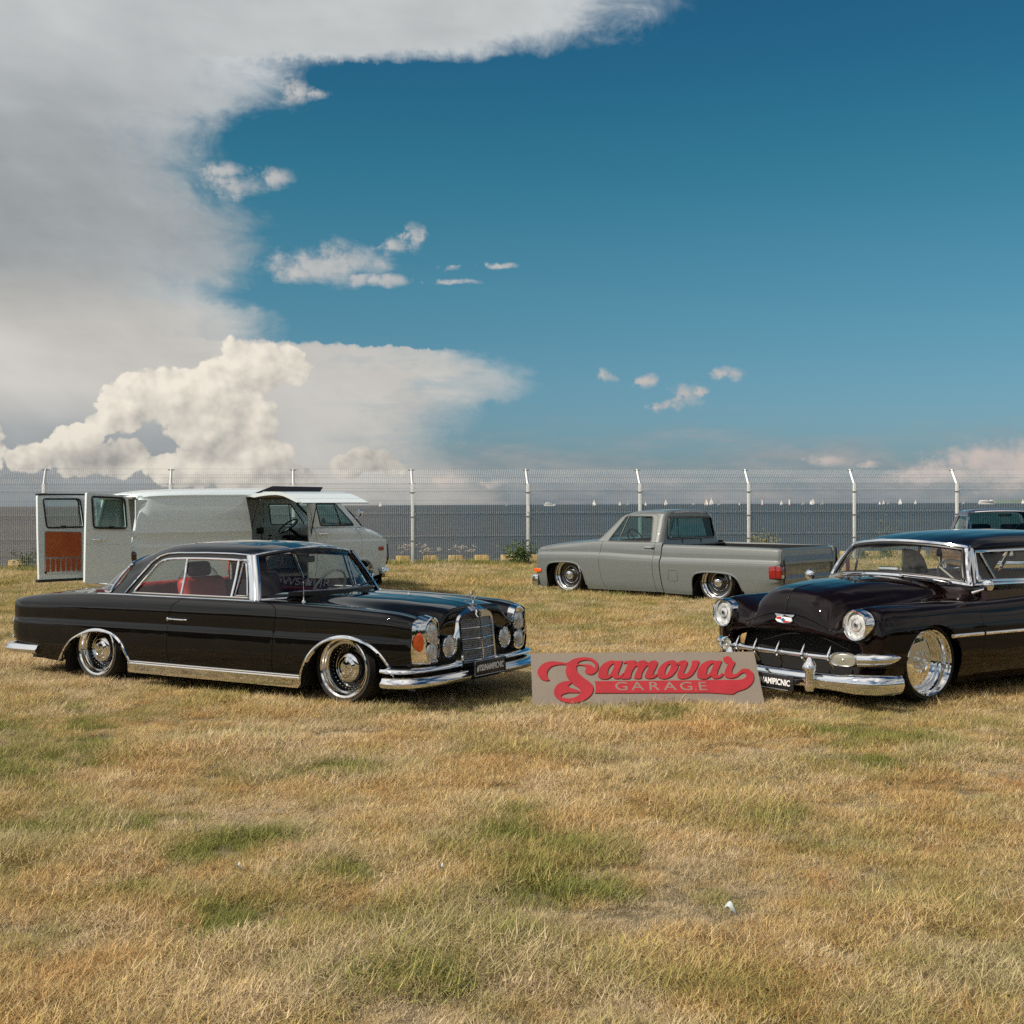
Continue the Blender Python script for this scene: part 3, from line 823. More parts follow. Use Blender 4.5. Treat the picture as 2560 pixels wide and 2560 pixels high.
tl = nt.nodes.new('ShaderNodeBsdfTranslucent'); mx = nt.nodes.new('ShaderNodeMixShader'); mx.inputs[0].default_value = 0.25
lk = nt.links; src = pb.inputs['Base Color'].links[0].from_socket; lk.new(src, tl.inputs[0])
lk.new(pb.outputs[0], mx.inputs[1]); lk.new(tl.outputs[0], mx.inputs[2]); lk.new(mx.outputs[0], nt.nodes['Material Output'].inputs[0])


def clump(r, nb, upright, length, rad, wid):
    v, f, rn = [], [], []
    for _ in range(nb):
        a, q = r.random() * 2 * math.pi, rad * math.sqrt(r.random()); x, y = q * math.cos(a), q * math.sin(a)
        h = r.random() * 2 * math.pi; L = length * (0.5 + r.random()); w = wid * (0.6 + 0.8 * r.random())
        tilt = (r.random() ** 0.7 * 0.9 if upright else 0.75 + 0.75 * r.random())
        curl = (0.35 + 0.7 * r.random()) * (1 if upright else r.choice([-0.2, 0.5]))
        dx, dy = math.cos(h), math.sin(h); sx, sy = -dy * w / 2, dx * w / 2
        p = np.array([x, y, 0.012 * r.random() * (0 if upright else 2)]); b = len(v); ang = tilt; k = 3; rv = r.random()
        for i in range(k):
            ww = 1 - 0.35 * i
            v += [(p[0] - sx * ww, p[1] - sy * ww, p[2]), (p[0] + sx * ww, p[1] + sy * ww, p[2])]; rn += [rv, rv]
            p = p + np.array([dx * math.sin(ang), dy * math.sin(ang), max(math.cos(ang), -0.12)]) * L / k; ang += curl * 0.5
        p[2] = max(p[2], 0.004); v.append(tuple(p)); rn.append(rv)
        for i in range(k - 1): f.append((b + 2 * i, b + 2 * i + 1, b + 2 * i + 3, b + 2 * i + 2))
        f.append((b + 2 * k - 2, b + 2 * k - 1, b + 2 * k))
    return v, f, rn


gv, gf, grn_, gid = [], [], [], []
gr = random.Random(3)
KINDS = ([(170, False, 0.050, 0.13, 0.0027)] * 5 + [(80, True, 0.040, 0.08, 0.0030)] * 4 + [(90, True, 0.062, 0.070, 0.0032)] * 2 + [(46, True, 0.10, 0.14, 0.005)] * 2)
class _R:
    random = gr.random; choice = gr.choice
for ci, k in enumerate(KINDS):
    v, f, q = clump(_R, *k); o = len(gv); gv += v; gf += [tuple(i + o for i in t) for t in f]; grn_ += q; gid += [ci] * len(v)

pts, idx, rotz, scl, tin, hue = [], [], [], [], [], []
def scatter(y0, y1, dens, size):
    n = int(dens * (y1 - y0) * (0.43 * (y0 + y1) + 2.4)); y = rng.uniform(y0, y1, n * 2); hw = 0.43 * y + 1.2
    x = rng.uniform(-1, 1, n * 2) * (0.43 * y1 + 1.2); ok = np.abs(x) < hw; x, y = x[ok][:n], y[ok][:n]
    side = (x - FO.x) * FY.x + (y - FO.y) * FY.y; ok = side < 1.25; x, y, side = x[ok], y[ok], side[ok]
    g = greenness(x, y); r = rng.random(len(x)); n = len(x)
    kind = np.where(r < 0.18 + 0.75 * g, 5 + rng.integers(0, 4, n), rng.integers(0, 5, n))
    kind = np.where((g > 0.62) & (rng.random(n) < 0.28), 9 + rng.integers(0, 2, n), kind)
    tall = (np.abs(side + 0.1) < 0.7) & (rng.random(n) < 0.35)
    kind = np.where(tall, 11 + rng.integers(0, 2, n), kind)
    pts.append(np.c_[x, y, np.zeros(n)]); idx.append(kind); rotz.append(rng.uniform(0, 6.283, n))
    dry = np.clip((0.6 * vnoise(x, y, 41, 1.3) + 0.4 * vnoise(x, y, 42, 0.35) - 0.52) / 0.16, 0, 1) * (1 - np.clip(g * 2.2, 0, 1))
    hgt = (0.55 + 0.85 * vnoise(x, y, 21, 0.3) * (0.5 + vnoise(x, y, 22, 0.9))) * (1 - 0.45 * dry)
    hue.append(np.clip(0.34 * vnoise(x, y, 31, 0.7) + 0.36 * vnoise(x, y, 32, 0.16) + rng.normal(0, 0.12, n) - 0.05, 0, 1))
    scl.append(size * hgt * rng.uniform(0.75, 1.35, n)); tin.append(np.clip(g + rng.normal(0, 0.12, n) + tall * 0.5, 0, 1))
scatter(3.2, 7.0, 420, 0.85); scatter(7.0, 13.0, 260, 1.0); scatter(13.0, 21.0, 110, 1.25); scatter(21.0, 44.0, 42, 1.7)
pts = np.concatenate(pts); idx = np.concatenate(idx); rotz = np.concatenate(rotz); scl = np.concatenate(scl); tin = np.concatenate(tin); hue = np.concatenate(hue)
gme = bpy.data.meshes.new('grass'); NC, NP = len(gv), len(pts)
gme.from_pydata([*gv, *map(tuple, pts)], [], gf); gme.materials.append(blade_m)
def attr(n, t, vals):
    a = gme.attributes.new(n, t, 'POINT'); a.data.foreach_set('vector' if t == 'FLOAT_VECTOR' else 'value', np.ascontiguousarray(vals).ravel())
attr('clump', 'INT', np.r_[gid, np.full(NP, -1)].astype(np.int32))
attr('rnd', 'FLOAT', np.r_[grn_, np.zeros(NP)].astype(np.float32))
attr('idx', 'INT', np.r_[np.zeros(NC), idx].astype(np.int32))
attr('rz', 'FLOAT_VECTOR', np.concatenate([np.zeros((NC, 3)), np.c_[rng.normal(0, 0.06, (NP, 2)), rotz]]).astype(np.float32))
attr('scl', 'FLOAT', np.r_[np.zeros(NC), scl].astype(np.float32))
attr('tint', 'FLOAT', np.r_[np.zeros(NC), tin].astype(np.float32))
attr('hue', 'FLOAT', np.r_[np.zeros(NC), hue].astype(np.float32))
gt = bpy.data.node_groups.new('grass_scatter', 'GeometryNodeTree')
gt.interface.new_socket('Geometry', in_out='INPUT', socket_type='NodeSocketGeometry'); gt.interface.new_socket('Geometry', in_out='OUTPUT', socket_type='NodeSocketGeometry')
N_ = gt.nodes.new; L_ = gt.links.new
gi, go = N_('NodeGroupInput'), N_('NodeGroupOutput')
def named(n, t):
    a = N_('GeometryNodeInputNamedAttribute'); a.data_type = t; a.inputs['Name'].default_value = n; return a.outputs['Attribute']
cmp_ = N_('FunctionNodeCompare'); cmp_.data_type = 'INT'; cmp_.operation = 'GREATER_EQUAL'; cid = named('clump', 'INT')
L_(cid, cmp_.inputs[2]); cmp_.inputs[3].default_value = 0
sp_ = N_('GeometryNodeSeparateGeometry'); L_(gi.outputs[0], sp_.inputs[0]); L_(cmp_.outputs[0], sp_.inputs['Selection'])
sti = N_('GeometryNodeSplitToInstances'); L_(sp_.outputs['Selection'], sti.inputs[0]); L_(cid, sti.inputs['Group ID'])
iop = N_('GeometryNodeInstanceOnPoints'); L_(sp_.outputs['Inverted'], iop.inputs['Points']); L_(sti.outputs['Instances'], iop.inputs['Instance'])
iop.inputs['Pick Instance'].default_value = True; L_(named('idx', 'INT'), iop.inputs['Instance Index'])
L_(named('rz', 'FLOAT_VECTOR'), iop.inputs['Rotation']); L_(named('scl', 'FLOAT'), iop.inputs['Scale'])
L_(iop.outputs[0], go.inputs[0])
grass = link(bpy.data.objects.new('grass', gme)); md = grass.modifiers.new('scatter', 'NODES'); md.node_group = gt
tag(grass, 'short dry grass, tan with green patches, around and before the cars', 'grass', kind='stuff')

# ------------------------------------------------------------------ wire fence along the water
fence = thing('wire_fence', 'tall white welded wire fence with tilted top panels along the water', 'fence', FO, FYAW)
K0, K1 = -5, 7
pm = MB(); pm.box((0, 0, 1.05), (0.075, 0.06, 2.10), bev=0.004)
post0 = pm.build('post', GALV, fence)
ar_ = MB(); ar_.tube([(0, 0.01, 2.06), (0, 0.30, 2.47)], 0.03, 4); arm0 = ar_.build('arm', GALV, post0)
cl = MB()
for z in (0.06, 0.64, 1.25, 1.87): cl.box((0, -0.005, z), (0.12, 0.078, 0.022), bev=0.003); cl.ball((0.064, -0.02, z), 0.014, 6); cl.ball((-0.064, -0.02, z), 0.014, 6)
for t in (0.08, 0.95):
    p = np.array((0, 0.01, 2.06)) * (1 - t) + np.array((0, 0.30, 2.47)) * t
    cl.box(tuple(p), (0.13, 0.05, 0.022)); cl.ball((0.07, p[1], p[2]), 0.015, 6); cl.ball((-0.07, p[1], p[2]), 0.015, 6)
clamp0 = tag(cl.build('clamp', STEEL, post0), kind='stuff')
WIRE = mat('galvanised_wire', (0.42, 0.44, 0.44), 0.5, 0.1)
def wire_panel(L=2.93):
    m = MB(); r = 0.0023; tri = np.array([(math.cos(a), math.sin(a)) for a in (0.5, 2.6, 4.7)])
    prof = [(0.0, 0.02)]
    for zt in (0.17, 0.785, 1.365, 1.975): prof += [(0.0, zt - 0.09), (-0.045, zt - 0.045), (0.0, zt)]
    prof += [(0.0, 2.10)]
    for x in np.arange(0.035, L, 0.05): m.tube([(x, y, z) for y, z in prof], r, sec=tri, up=(1, 0, 0), cap=False)
    for z in (0.08, 0.17, 0.24, 0.46, 0.695, 0.785, 0.86, 1.075, 1.275, 1.365, 1.45, 1.67, 1.885, 1.975, 2.09):
        m.tube([(0, 0.004, z), (L, 0.004, z)], r * 1.15, sec=tri, cap=False)
    return m.build('wire_panel', WIRE, fence, smooth=False)
def top_panel(L=2.93):
    m = MB(); r = 0.0023; tri = np.array([(math.cos(a), math.sin(a)) for a in (0.5, 2.6, 4.7)])
    f = lambda t, o=0.0: (0.02 + 0.29 * t + o * 0.8, 2.09 + 0.39 * t + o * 0.58)
    prof = [f(0), f(0.40), f(0.5, -0.05), f(0.6), f(1.0)]
    for x in np.arange(0.035, L, 0.05): m.tube([(x, y, z) for y, z in prof], r, sec=tri, up=(1, 0, 0), cap=False)
    for t in (0.02, 0.40, 0.60, 0.98): m.tube([(0, *f(t)), (L, *f(t))], r * 1.15, sec=tri, cap=False)
    return m.build('top_panel', WIRE, fence, smooth=False)
wp0, tp0 = wire_panel(), top_panel()
for k in range(K0, K1 + 1):
    if k == K0:
        p, q, s_ = post0, wp0, tp0
    else:
        p = post0.copy(); link(p, fence); q = wp0.copy(); link(q, fence); s_ = tp0.copy(); link(s_, fence)
        for ch in (arm0, clamp0): c_ = ch.copy(); link(c_, p)
    p.location = (3 * k, 0, 0); q.location = s_.location = (3 * k + 0.035, 0, 0)
lb = MB(); lb.box((3, -0.034, 1.43), (0.07, 0.006, 0.15)); lab = lb.build('paper_label', mat('label_white', (0.8, 0.8, 0.8), 0.6), fence)

# ------------------------------------------------------------------ yellow blocks at the water's edge
YEL = mat('worn_yellow_concrete', (0.52, 0.37, 0.14), 0.85, var=0.45, vscale=7, bump=0.6, bscale=30)
bb = MB(); bb.box((0, 0, 0.085), (0.36, 0.30, 0.22), bev=0.015); b0 = None
x = -12.0; k = 0
while x < 17.5:
    if b0 is None: o = b0 = bb.build('kerb_block', YEL)
    else: o = b0.copy(); link(o)
    o.location = fpt(x + random.uniform(-.03, .03), 1.45); o.rotation_euler = (0, 0, FYAW + random.uniform(-.05, .05))
    tag(o, 'worn yellow concrete block in the row behind the wire fence', 'concrete block', 'yellow blocks in a row along the waterline')
    x += 0.70; k += 1

# ------------------------------------------------------------------ shrubs and weeds by the fence
def leaf_mat(name, a, b):
    m = bpy.data.materials.new(name); m.use_nodes = True; nt = m.node_tree; pb = nt.nodes['Principled BSDF']
    g = nt.nodes.new('ShaderNodeNewGeometry'); nt.links.new(mixc(nt, X(nt, g.outputs['Random Per Island']), a, b), pb.inputs['Base Color'])
    pb.inputs['Roughness'].default_value = 0.5; return m
LEAF = leaf_mat('bush_leaf', (0.035, 0.075, 0.014), (0.10, 0.14, 0.03)); LEAFY = leaf_mat('yellow_leaf', (0.16, 0.17, 0.035), (0.26, 0.23, 0.06))
STEM = mat('stem_brown', (0.10, 0.08, 0.05), 0.8)
def bush(name, label, cat, loc, w, h, n, m, lf=0.05, seed=0, airy=0.0):
    r = random.Random(seed); t = thing(name, label, cat, loc, FYAW)
    sm = MB(); lm = MB(); tips = []
    for i in range(9):
        a = r.uniform(0, 6.28); q = r.uniform(0.15, 1) * w * 0.45; hh = h * r.uniform(0.6, 1.0)
        p = smooth_path([(0, 0, 0), (q * 0.4 * math.cos(a), q * 0.4 * math.sin(a), hh * 0.5), (q * math.cos(a), q * math.sin(a), hh)], 4)
        sm.tube(p, np.linspace(0.008, 0.003, len(p)), 5); tips += [tuple(k) for k in p[3:]]
    for i in range(n):
        b = r.choice(tips); s = w * (0.13 + 0.1 * airy); c = np.array([b[0] + r.gauss(0, s), b[1] + r.gauss(0, s), max(0.02, b[2] + r.gauss(0, s * 0.8))])
        a = np.array([r.gauss(0, 1), r.gauss(0, 1), r.gauss(0, 0.6)]); a /= np.linalg.norm(a); u = np.cross(a, [r.gauss(0, 1), r.gauss(0, 1), 1]); u /= np.linalg.norm(u)
        L = lf * r.uniform(0.6, 1.3); k = np.cross(a, u) * L * 0.18
        lm.add([c, c + a * L * 0.5 + u * L * 0.32 + k, c + a * L, c + a * L * 0.5 - u * L * 0.32 + k], [(0, 1, 2, 3)])
    sm.build('stem', STEM, t); o = mesh('foliage', np.concatenate(lm.v), lm.f, m, t, smooth=False); return t
bush('leafy_bush', 'dark green leafy bush by the fence post left of the grey pickup', 'bush', fpt(2.72, -0.35), 0.85, 0.52, 900, LEAF, 0.07, 1)
bush('leafy_bush', 'yellow green shrub beyond the fence above the pickup bed', 'bush', fpt(9.75, 1.0), 0.8, 0.72, 800, LEAFY, 0.06, 2)
bush('leafy_bush', 'sparse thin shrub beyond the fence right of the pickup', 'bush', fpt(13.3, 0.9), 0.9, 1.05, 240, LEAF, 0.05, 3, 0.6)
bush('leafy_bush', 'low dark weeds by the fence behind the left end of the van', 'bush', fpt(-9.6, 0.8), 0.9, 0.40, 400, LEAF, 0.06, 4)
FLOW = mat('dry_flower_head', (0.52, 0.46, 0.40), 0.9)
def weed(loc, label, seed):
    r = random.Random(seed); t = thing('flowering_weed', label, 'weed', loc, FYAW, 'dry flowering weeds behind the fence'); s = MB(); f = MB()
    for i in range(7):
        x, y, h = r.gauss(0, 0.16), r.gauss(0, 0.1), r.uniform(0.28, 0.52); s.tube([(x * 0.3, y * 0.3, 0), (x, y, h)], 0.004, 4)
        for k in range(6): f.ball((x + r.gauss(0, 0.03), y + r.gauss(0, 0.03), h + r.gauss(0, 0.02)), 0.016, 5)
    tag(s.build('stalk', STEM, t), kind='stuff'); tag(f.build('flower_head', FLOW, t), kind='stuff')
for i, x in enumerate((-0.1, 0.4, 0.6, 1.25, 1.55)):
    weed(fpt(x, 1.0), 'dry flowering weed behind the fence between van and pickup', 10 + i)
for i, x in enumerate((12.2, 12.9, 4.6)):
    bush('fence_weed', ['small green weed at the fence foot between pickup tail and black cruiser', 'green weed at the fence foot seen through the cruiser windscreen',
         'small green weed at the fence foot behind the pickup bonnet'][i], 'weed', fpt(x, -0.2), 0.5, 0.32, 200, LEAF, 0.05, 30 + i)

# ------------------------------------------------------------------ boats, towers and headland on the horizon
SAIL = mat('sail_cloth', (0.80, 0.78, 0.74), 0.7); HULL = mat('boat_hull', (0.75, 0.75, 0.74), 0.4); TAN = mat('tan_sail', (0.55, 0.42, 0.30), 0.7)
REDP = mat('red_tower_paint', (0.40, 0.12, 0.09), 0.6)
def sea(px, D): return Vector(((px - 1280) / FPX * D, D, -1.0))
def sailboat(px, hpx, D, label, tan=False, rz=0.3):
    s = hpx / FPX * D / 10.0; t = thing('sailboat', label, 'sailboat', sea(px, D), rz, 'sailing boats along the horizon')
    h = MB(); n = 7; rows = []
    for i in range(n):
        u = i / (n - 1); x = -2.6 + 5.6 * u; w = 0.95 * (1 - (2 * u - 0.85) ** 2 * 0.7) * (1 if u < .99 else 0.1); zt = 0.9 + 0.25 * u * u
        rows.append([(x, -w, zt), (x, -w * 0.7, 0.1), (x, 0, -0.25), (x, w * 0.7, 0.1), (x, w, zt)])
    v = np.array(rows).reshape(-1, 3) * s; f = [(i * 5 + k, i * 5 + k + 1, (i + 1) * 5 + k + 1, (i + 1) * 5 + k) for i in range(n - 1) for k in range(4)]
    f += [(0, 1, 2, 3, 4), *( (i * 5 + 4, i * 5, (i + 1) * 5, (i + 1) * 5 + 4) for i in range(n - 1)), tuple((n - 1) * 5 + k for k in range(5))[::-1]]
    h.add(v, f); h.build('hull', HULL, t)
    m = MB(); m.tube([(0.4 * s, 0, 0.9 * s), (0.4 * s, 0, 10.2 * s)], 0.07 * s, 6); m.build('mast', HULL, t)
    def sail(a, b, c_, bow):
        q = []
        for i in range(7):
            for k in range(5):
                u, w = i / 6, k / 4; p = (np.array(a) * (1 - w) + np.array(b) * w) * (1 - u) + np.array(c_) * u
                p = p + np.array([0, bow * math.sin(math.pi * w) * (1 - u), 0]); q.append(p * s)
        fs = [(i * 5 + k, i * 5 + k + 1, (i + 1) * 5 + k + 1, (i + 1) * 5 + k) for i in range(6) for k in range(4)]
        q = np.array(q); b2 = MB(); b2.add(np.concatenate([q, q + (0, 0.03 * s, 0)]), fs + [tuple(i + 35 for i in g)[::-1] for g in fs]); return b2
    sail((0.3, 0, 1.7), (-3.0, 0, 1.6), (0.35, 0, 10.0), 0.5).build('mainsail', TAN if tan else SAIL, t)
    sail((2.9, 0, 1.3), (0.7, 0.3, 1.4), (0.5, 0, 9.0), 0.35).build('jib', SAIL, t)
SB = [(951, 12, 'lone sailboat above the van bonnet'), (1266, 9, 'tiny sailboat left of the white motor yacht'), (1485, 15, 'sailboat right of the motor yacht'),
      (1550, 11, 'left one of two sailboats near the pickup bonnet'), (1568, 14, 'right one of two sailboats near the pickup bonnet'), (1614, 9, 'small sailboat right behind the fence post by the pickup cab'),
      (1665, 15, 'sailboat above the middle of the pickup roof'), (1733, 13, 'sailboat above the rear of the pickup cab'), (1765, 18, 'tan sailed boat beside tall white sails'),
      (1779, 19, 'tallest white sailboat beside the tan sails'), (1797, 15, 'white sailboat at the right of the tan sails'), (1848, 6, 'faint tiny sailboat left of the tall fence post'),
      (1954, 13, 'sailboat between the two white towers'), (2007, 15, 'sailboat just right of the second tower'), (2027, 12, 'left boat of a close pair of sails'), (2033, 17, 'right boat of a close pair of sails'),
      (2055, 15, 'sailboat right of the close pair'), (2199, 9, 'first of three small sails right of the fence post'), (2209, 11, 'second of three small sails right of the fence post'),
      (2220, 11, 'third of three small sails right of the fence post'), (2250, 16, 'sailboat alone above the black cruiser windscreen'), (2289, 12, 'sailboat above the black cruiser roof'),
      (2408, 15, 'sailboat left of the white passenger ship'), (2557, 13, 'sailboat at the right edge by the dark headland')]
for i, (px, h, l) in enumerate(SB): sailboat(px, h, 2300 + (i * 377) % 900, l, l.startswith('tan'), 0.5 * math.sin(i * 2.1) + (3.14 if i % 3 == 0 else 0))
D = 2400; k = D / FPX
t = thing('motor_yacht', 'white motor yacht on the horizon left of the pickup', 'motor yacht', sea(1374, D), 0.05)
m = MB(); m.add(np.array([(-12, -2, 3), (13, -0.2, 4.2), (11, -0.2, 0), (-12, -2, 0), (-12, 2, 3), (13, 0.2, 4.2), (11, 0.2, 0), (-12, 2, 0)]) * 0.9,
                [(0, 1, 2, 3), (4, 7, 6, 5), (0, 4, 5, 1), (0, 3, 7, 4), (1, 5, 6, 2), (3, 2, 6, 7)]); m.build('hull', HULL, t)
m = MB(); m.box((-2, 0, 4.0), (13, 3, 1.8), bev=0.5); m.box((-3.5, 0, 5.6), (7, 2.6, 1.4), bev=0.4); m.build('cabin', HULL, t)
m = MB(); m.box((-2, 0, 4.0), (11, 3.06, 0.6)); m.build('window', GLOSSBLACK, t)
t = thing('passenger_ship', 'white passenger ship on the horizon above the maroon car', 'ship', sea(2468, D), 0.05)
m = MB(); m.add(np.array([(-16, -3, 4), (16, -0.3, 5), (13, -0.3, 0), (-15, -3, 0), (-16, 3, 4), (16, 0.3, 5), (13, 0.3, 0), (-15, 3, 0)]),
                [(0, 1, 2, 3), (4, 7, 6, 5), (0, 4, 5, 1), (0, 3, 7, 4), (1, 5, 6, 2), (3, 2, 6, 7)]); m.build('hull', HULL, t)
m = MB(); m.box((-2, 0, 5.4), (25, 5, 2.6), bev=0.5); m.box((-6, 0, 7.0), (12, 4, 1.2), bev=0.4); m.box((8, 0, 7.3), (5, 4, 1.6), bev=0.4); m.build('deck_house', HULL, t)
m = MB(); m.box((-2, 0, 5.3), (22, 5.06, 0.7)); m.build('window', STEEL, t)
for px, l in ((1906, 'left one of two white harbour towers on the horizon'), (1974, 'right one of two white harbour towers on the horizon')):
    t = thing('harbour_tower', l, 'lighthouse', sea(px, D), 0, 'pair of harbour light towers on the horizon')
    m = MB(); m.lathe([(0, 0), (2.6, 0), (2.4, 1.2), (1.5, 1.4)], axis='z', n=16); m.build('base', REDP, t)
    m = MB(); m.lathe([(1.5, 1.4), (1.25, 10.2), (1.9, 10.4), (1.9, 11.0), (1.0, 11.0)], axis='z', n=16); m.build('tower_shaft', HULL, t)
    m = MB(); m.lathe([(1.0, 11.0), (1.0, 12.6), (1.25, 12.7), (0, 13.6)], axis='z', n=16); m.build('lantern', REDP, t)
hm = mat('far_headland', (0.10, 0.14, 0.12), 0.9)
prof = [(2526, 0), (2534, 4), (2541, 6), (2552, 7), (2575, 7.5), (2620, 9), (2700, 8), (2900, 6), (3200, 2), (3300, 0)]
D2 = 5200; v, f = [], []
for px, h in prof:
    for dy, hh in ((0, 0), (60, h), (200, h * 1.0), (320, 0)): p = sea(px, D2); v.append((p.x, p.y + dy, -1.0 + hh / FPX * D2 + (4 if hh else 0)))
n = len(prof); f = [(i * 4 + k, (i + 1) * 4 + k, (i + 1) * 4 + k + 1, i * 4 + k + 1) for i in range(n - 1) for k in range(3)]
tag(mesh('hills', v, f, hm), 'dark far headland at the right end of the horizon', kind='structure')

# a wood far behind the photographer, seen only in the chrome and paint
tm = leaf_mat('wood_leaf', (0.02, 0.035, 0.012), (0.045, 0.06, 0.02)); m = MB(); r = random.Random(5)
for i in range(230):
    a = math.pi * (1.02 + 0.96 * (i / 229)); d = 95 + r.uniform(-12, 25); h = r.uniform(5, 11)
    c = np.array([d * math.cos(a) * 1.5, d * math.sin(a), 0])
    for k in range(26):
        p = c + np.array([r.gauss(0, 1.9), r.gauss(0, 1.9), h * r.uniform(0.08, 1.0)]); u = np.array([r.gauss(0, 1), r.gauss(0, 1), r.gauss(0, 1)]) * 1.1; w = np.array([r.gauss(0, 1), r.gauss(0, 1), r.gauss(0, 1)]) * 1.1
        m.add([p - u - w, p + u - w, p + u + w, p - u + w], [(0, 1, 2, 3)])
tag(mesh('wood', np.concatenate(m.v), m.f, tm, smooth=False), 'dark belt of trees far behind the photographer', 'wood', kind='stuff')
# ================================================================== black two-door coupe
CP = thing('coupe', 'glossy black two-door coupe with red seats and upright chrome grille', 'car', (-3.228, 11.988, 0), R(-31.89))
def coupe():
    car = CP
    PB = paint('charcoal_black_paint', (0.0035, 0.0032, 0.0030), 0.5, coat=1.0, spec=0.0, coat_ior=1.44)
    GL = glass_mat('clear_glass', (0.93, 0.96, 0.94)); GW = glass_mat('tinted_screen', (0.86, 0.91, 0.91), 0.06)
    RED = mat('red_leather', (0.36, 0.030, 0.026), 0.45, var=0.25, vscale=10); DRED = mat('dark_red_trim', (0.07, 0.010, 0.010), 0.5); CREAM = mat('cream_trim', (0.42, 0.38, 0.31), 0.6)
    HEAD = mat('headliner', (0.30, 0.28, 0.24), 0.9)
    # ---- lower body net: stations (x, width, sill z, lower crease z, upper crease z, crown z, valley z, hood edge z, centre z)
    base = [(0.87, 0.19), (0.888, 0.25), (0.90, 0.36), (0.897, 0.47), (0.8905, 0.535), (0.882, 0.562), (0.884, 0.63), (0.8795, 0.69), (0.871, 0.722), (0.852, 0.757), (0.805, 0.785)]
    ST = [(-1.155, 0.80, 0.38, 0.53, 0.655, 0.675, 0.685, 0.69, 0.695), (-1.14, 0.875, 0.345, 0.53, 0.672, 0.70, 0.71, 0.717, 0.722), (-1.05, 0.93, 0.27, 0.535, 0.682, 0.714, 0.724, 0.733, 0.738),
          (-0.80, 0.965, 0.205, 0.543, 0.69, 0.744, 0.757, 0.768, 0.775), (-0.30, 0.99, 0.17, 0.552, 0.708, 0.775, 0.79, 0.802, 0.808), (0.40, 1.0, 0.19, 0.558, 0.722, 0.786, 0.795, 0.80, 0.805),
          (1.20, 1.0, 0.19, 0.562, 0.728, 0.787, 0.795, 0.80, 0.805), (2.00, 1.0, 0.19, 0.565, 0.73, 0.786, 0.786, 0.812, 0.826), (2.60, 0.995, 0.19, 0.567, 0.725, 0.774, 0.758, 0.803, 0.823),
          (3.00, 0.98, 0.20, 0.57, 0.716, 0.758, 0.715, 0.788, 0.810), (3.28, 0.955, 0.28, 0.562, 0.702, 0.737, 0.665, 0.765, 0.785), (3.43, 0.915, 0.33, 0.552, 0.68, 0.705, 0.62, 0.735, 0.765)]
    net = []
    for x, w, z0, zl, zu, zc, zv, zh, zm in ST:
        row = []
        for i, (y, z) in enumerate(base):
            if i <= 5: zz = z0 + (z - 0.19) / (0.562 - 0.19) * (zl - z0)
            elif i <= 8: zz = zl + (z - 0.562) / (0.722 - 0.562) * (zu - zl)
            else: zz = zu + (z - 0.722) / (0.785 - 0.722) * (zc - zu)
            row.append((x, y * w, zz))
        row += [(x, 0.70 * w, zc + (zv - zc) * 0.12 + 0.004), (x, 0.585 * min(w, .97), zv), (x, 0.36, zh), (x, 0.0, zm)]
        net.append(row)
    S = Surf(net, sharp_s=(5, 8))
    SR = (0, 10)
    door_r = [(1.10, 0.80), (1.06, 0.757), (1.016, 0.722), (0.991, 0.649), (0.974, 0.56), (0.972, 0.50), (0.977, 0.337), (0.998, 0.18)]
    door_f = [(2.133, 0.18), (2.135, 0.26), (2.148, 0.573), (2.163, 0.69), (2.155, 0.735), (2.12, 0.757), (2.045, 0.777), (1.95, 0.80)]
    arch_r = smooth_path([(-0.40, 0.15), (-0.375, 0.205), (-0.28, 0.315), (-0.17, 0.392), (-0.008, 0.449), (0.152, 0.466), (0.309, 0.446), (0.412, 0.384), (0.463, 0.309), (0.503, 0.235), (0.515, 0.15)], 4)
    arch_f = smooth_path([(2.42, 0.15), (2.431, 0.237), (2.47, 0.315), (2.52, 0.392), (2.602, 0.468), (2.707, 0.518), (2.829, 0.539), (2.949, 0.534), (3.067, 0.503), (3.155, 0.455), (3.213, 0.40), (3.259, 0.335), (3.275, 0.27)], 4)
    tail = [(-1.155, 0.66), (-1.155, 0.39), (-1.0, 0.23), (-0.70, 0.16)]
    for sd in (-1, 1):
        patch('rear_quarter', S, [*tail, *arch_r, (0.7, 0.15), (0.998, 0.15), *door_r[::-1], (0.4, 0.84), (-0.4, 0.84), (-1.0, 0.78), (-1.155, 0.70)], PB, car, sd, rows=SR, inset=0.0025)
        d = patch('door', S, [*door_r, *door_f], PB, car, sd, rows=SR, inset=0.0025)
        h = MB(); h.tube(smooth_path([(1.0, -0.905, 0.613), (1.03, -0.925, 0.614), (1.10, -0.93, 0.614), (1.18, -0.928, 0.613), (1.215, -0.905, 0.612)], 4), 0.0085, 8, flat=0.9)
        h.lathe([(0.0, 0.008), (0.014, 0.006), (0.017, -0.03)], c=(1.012, -0.918, 0.613), sgn=-1, n=14)
        hh = h.build('door_handle', CHROME, d)
        if sd > 0: hh.data.transform(Matrix.Diagonal((1, -1, 1, 1)))
        patch('front_fender', S, [*door_f[::-1], (2.133, 0.15), *arch_f, (3.35, 0.28), (3.43, 0.34), (3.43, 0.72), (3.30, 0.78), (2.8, 0.82), (2.2, 0.84)], PB, car, sd, rows=SR, inset=0.0025)
        patch('fender_top', S, [(1.87, 0.84), (3.43, 0.80), (3.43, 0.57), (3.0, 0.592), (2.3, 0.615), (1.87, 0.63)], PB, car, sd, rows=(10, 13), mode='xy', inset=0.0)
        # chrome: belt, sill, arches
        strip_on(S, [(0.03, 0.787), (0.6, 0.785), (1.2, 0.786), (1.9, 0.785)], 0.018, 0.008, 'belt_moulding', CHROME, car, sd, rows=(9, 10), off=0.001)
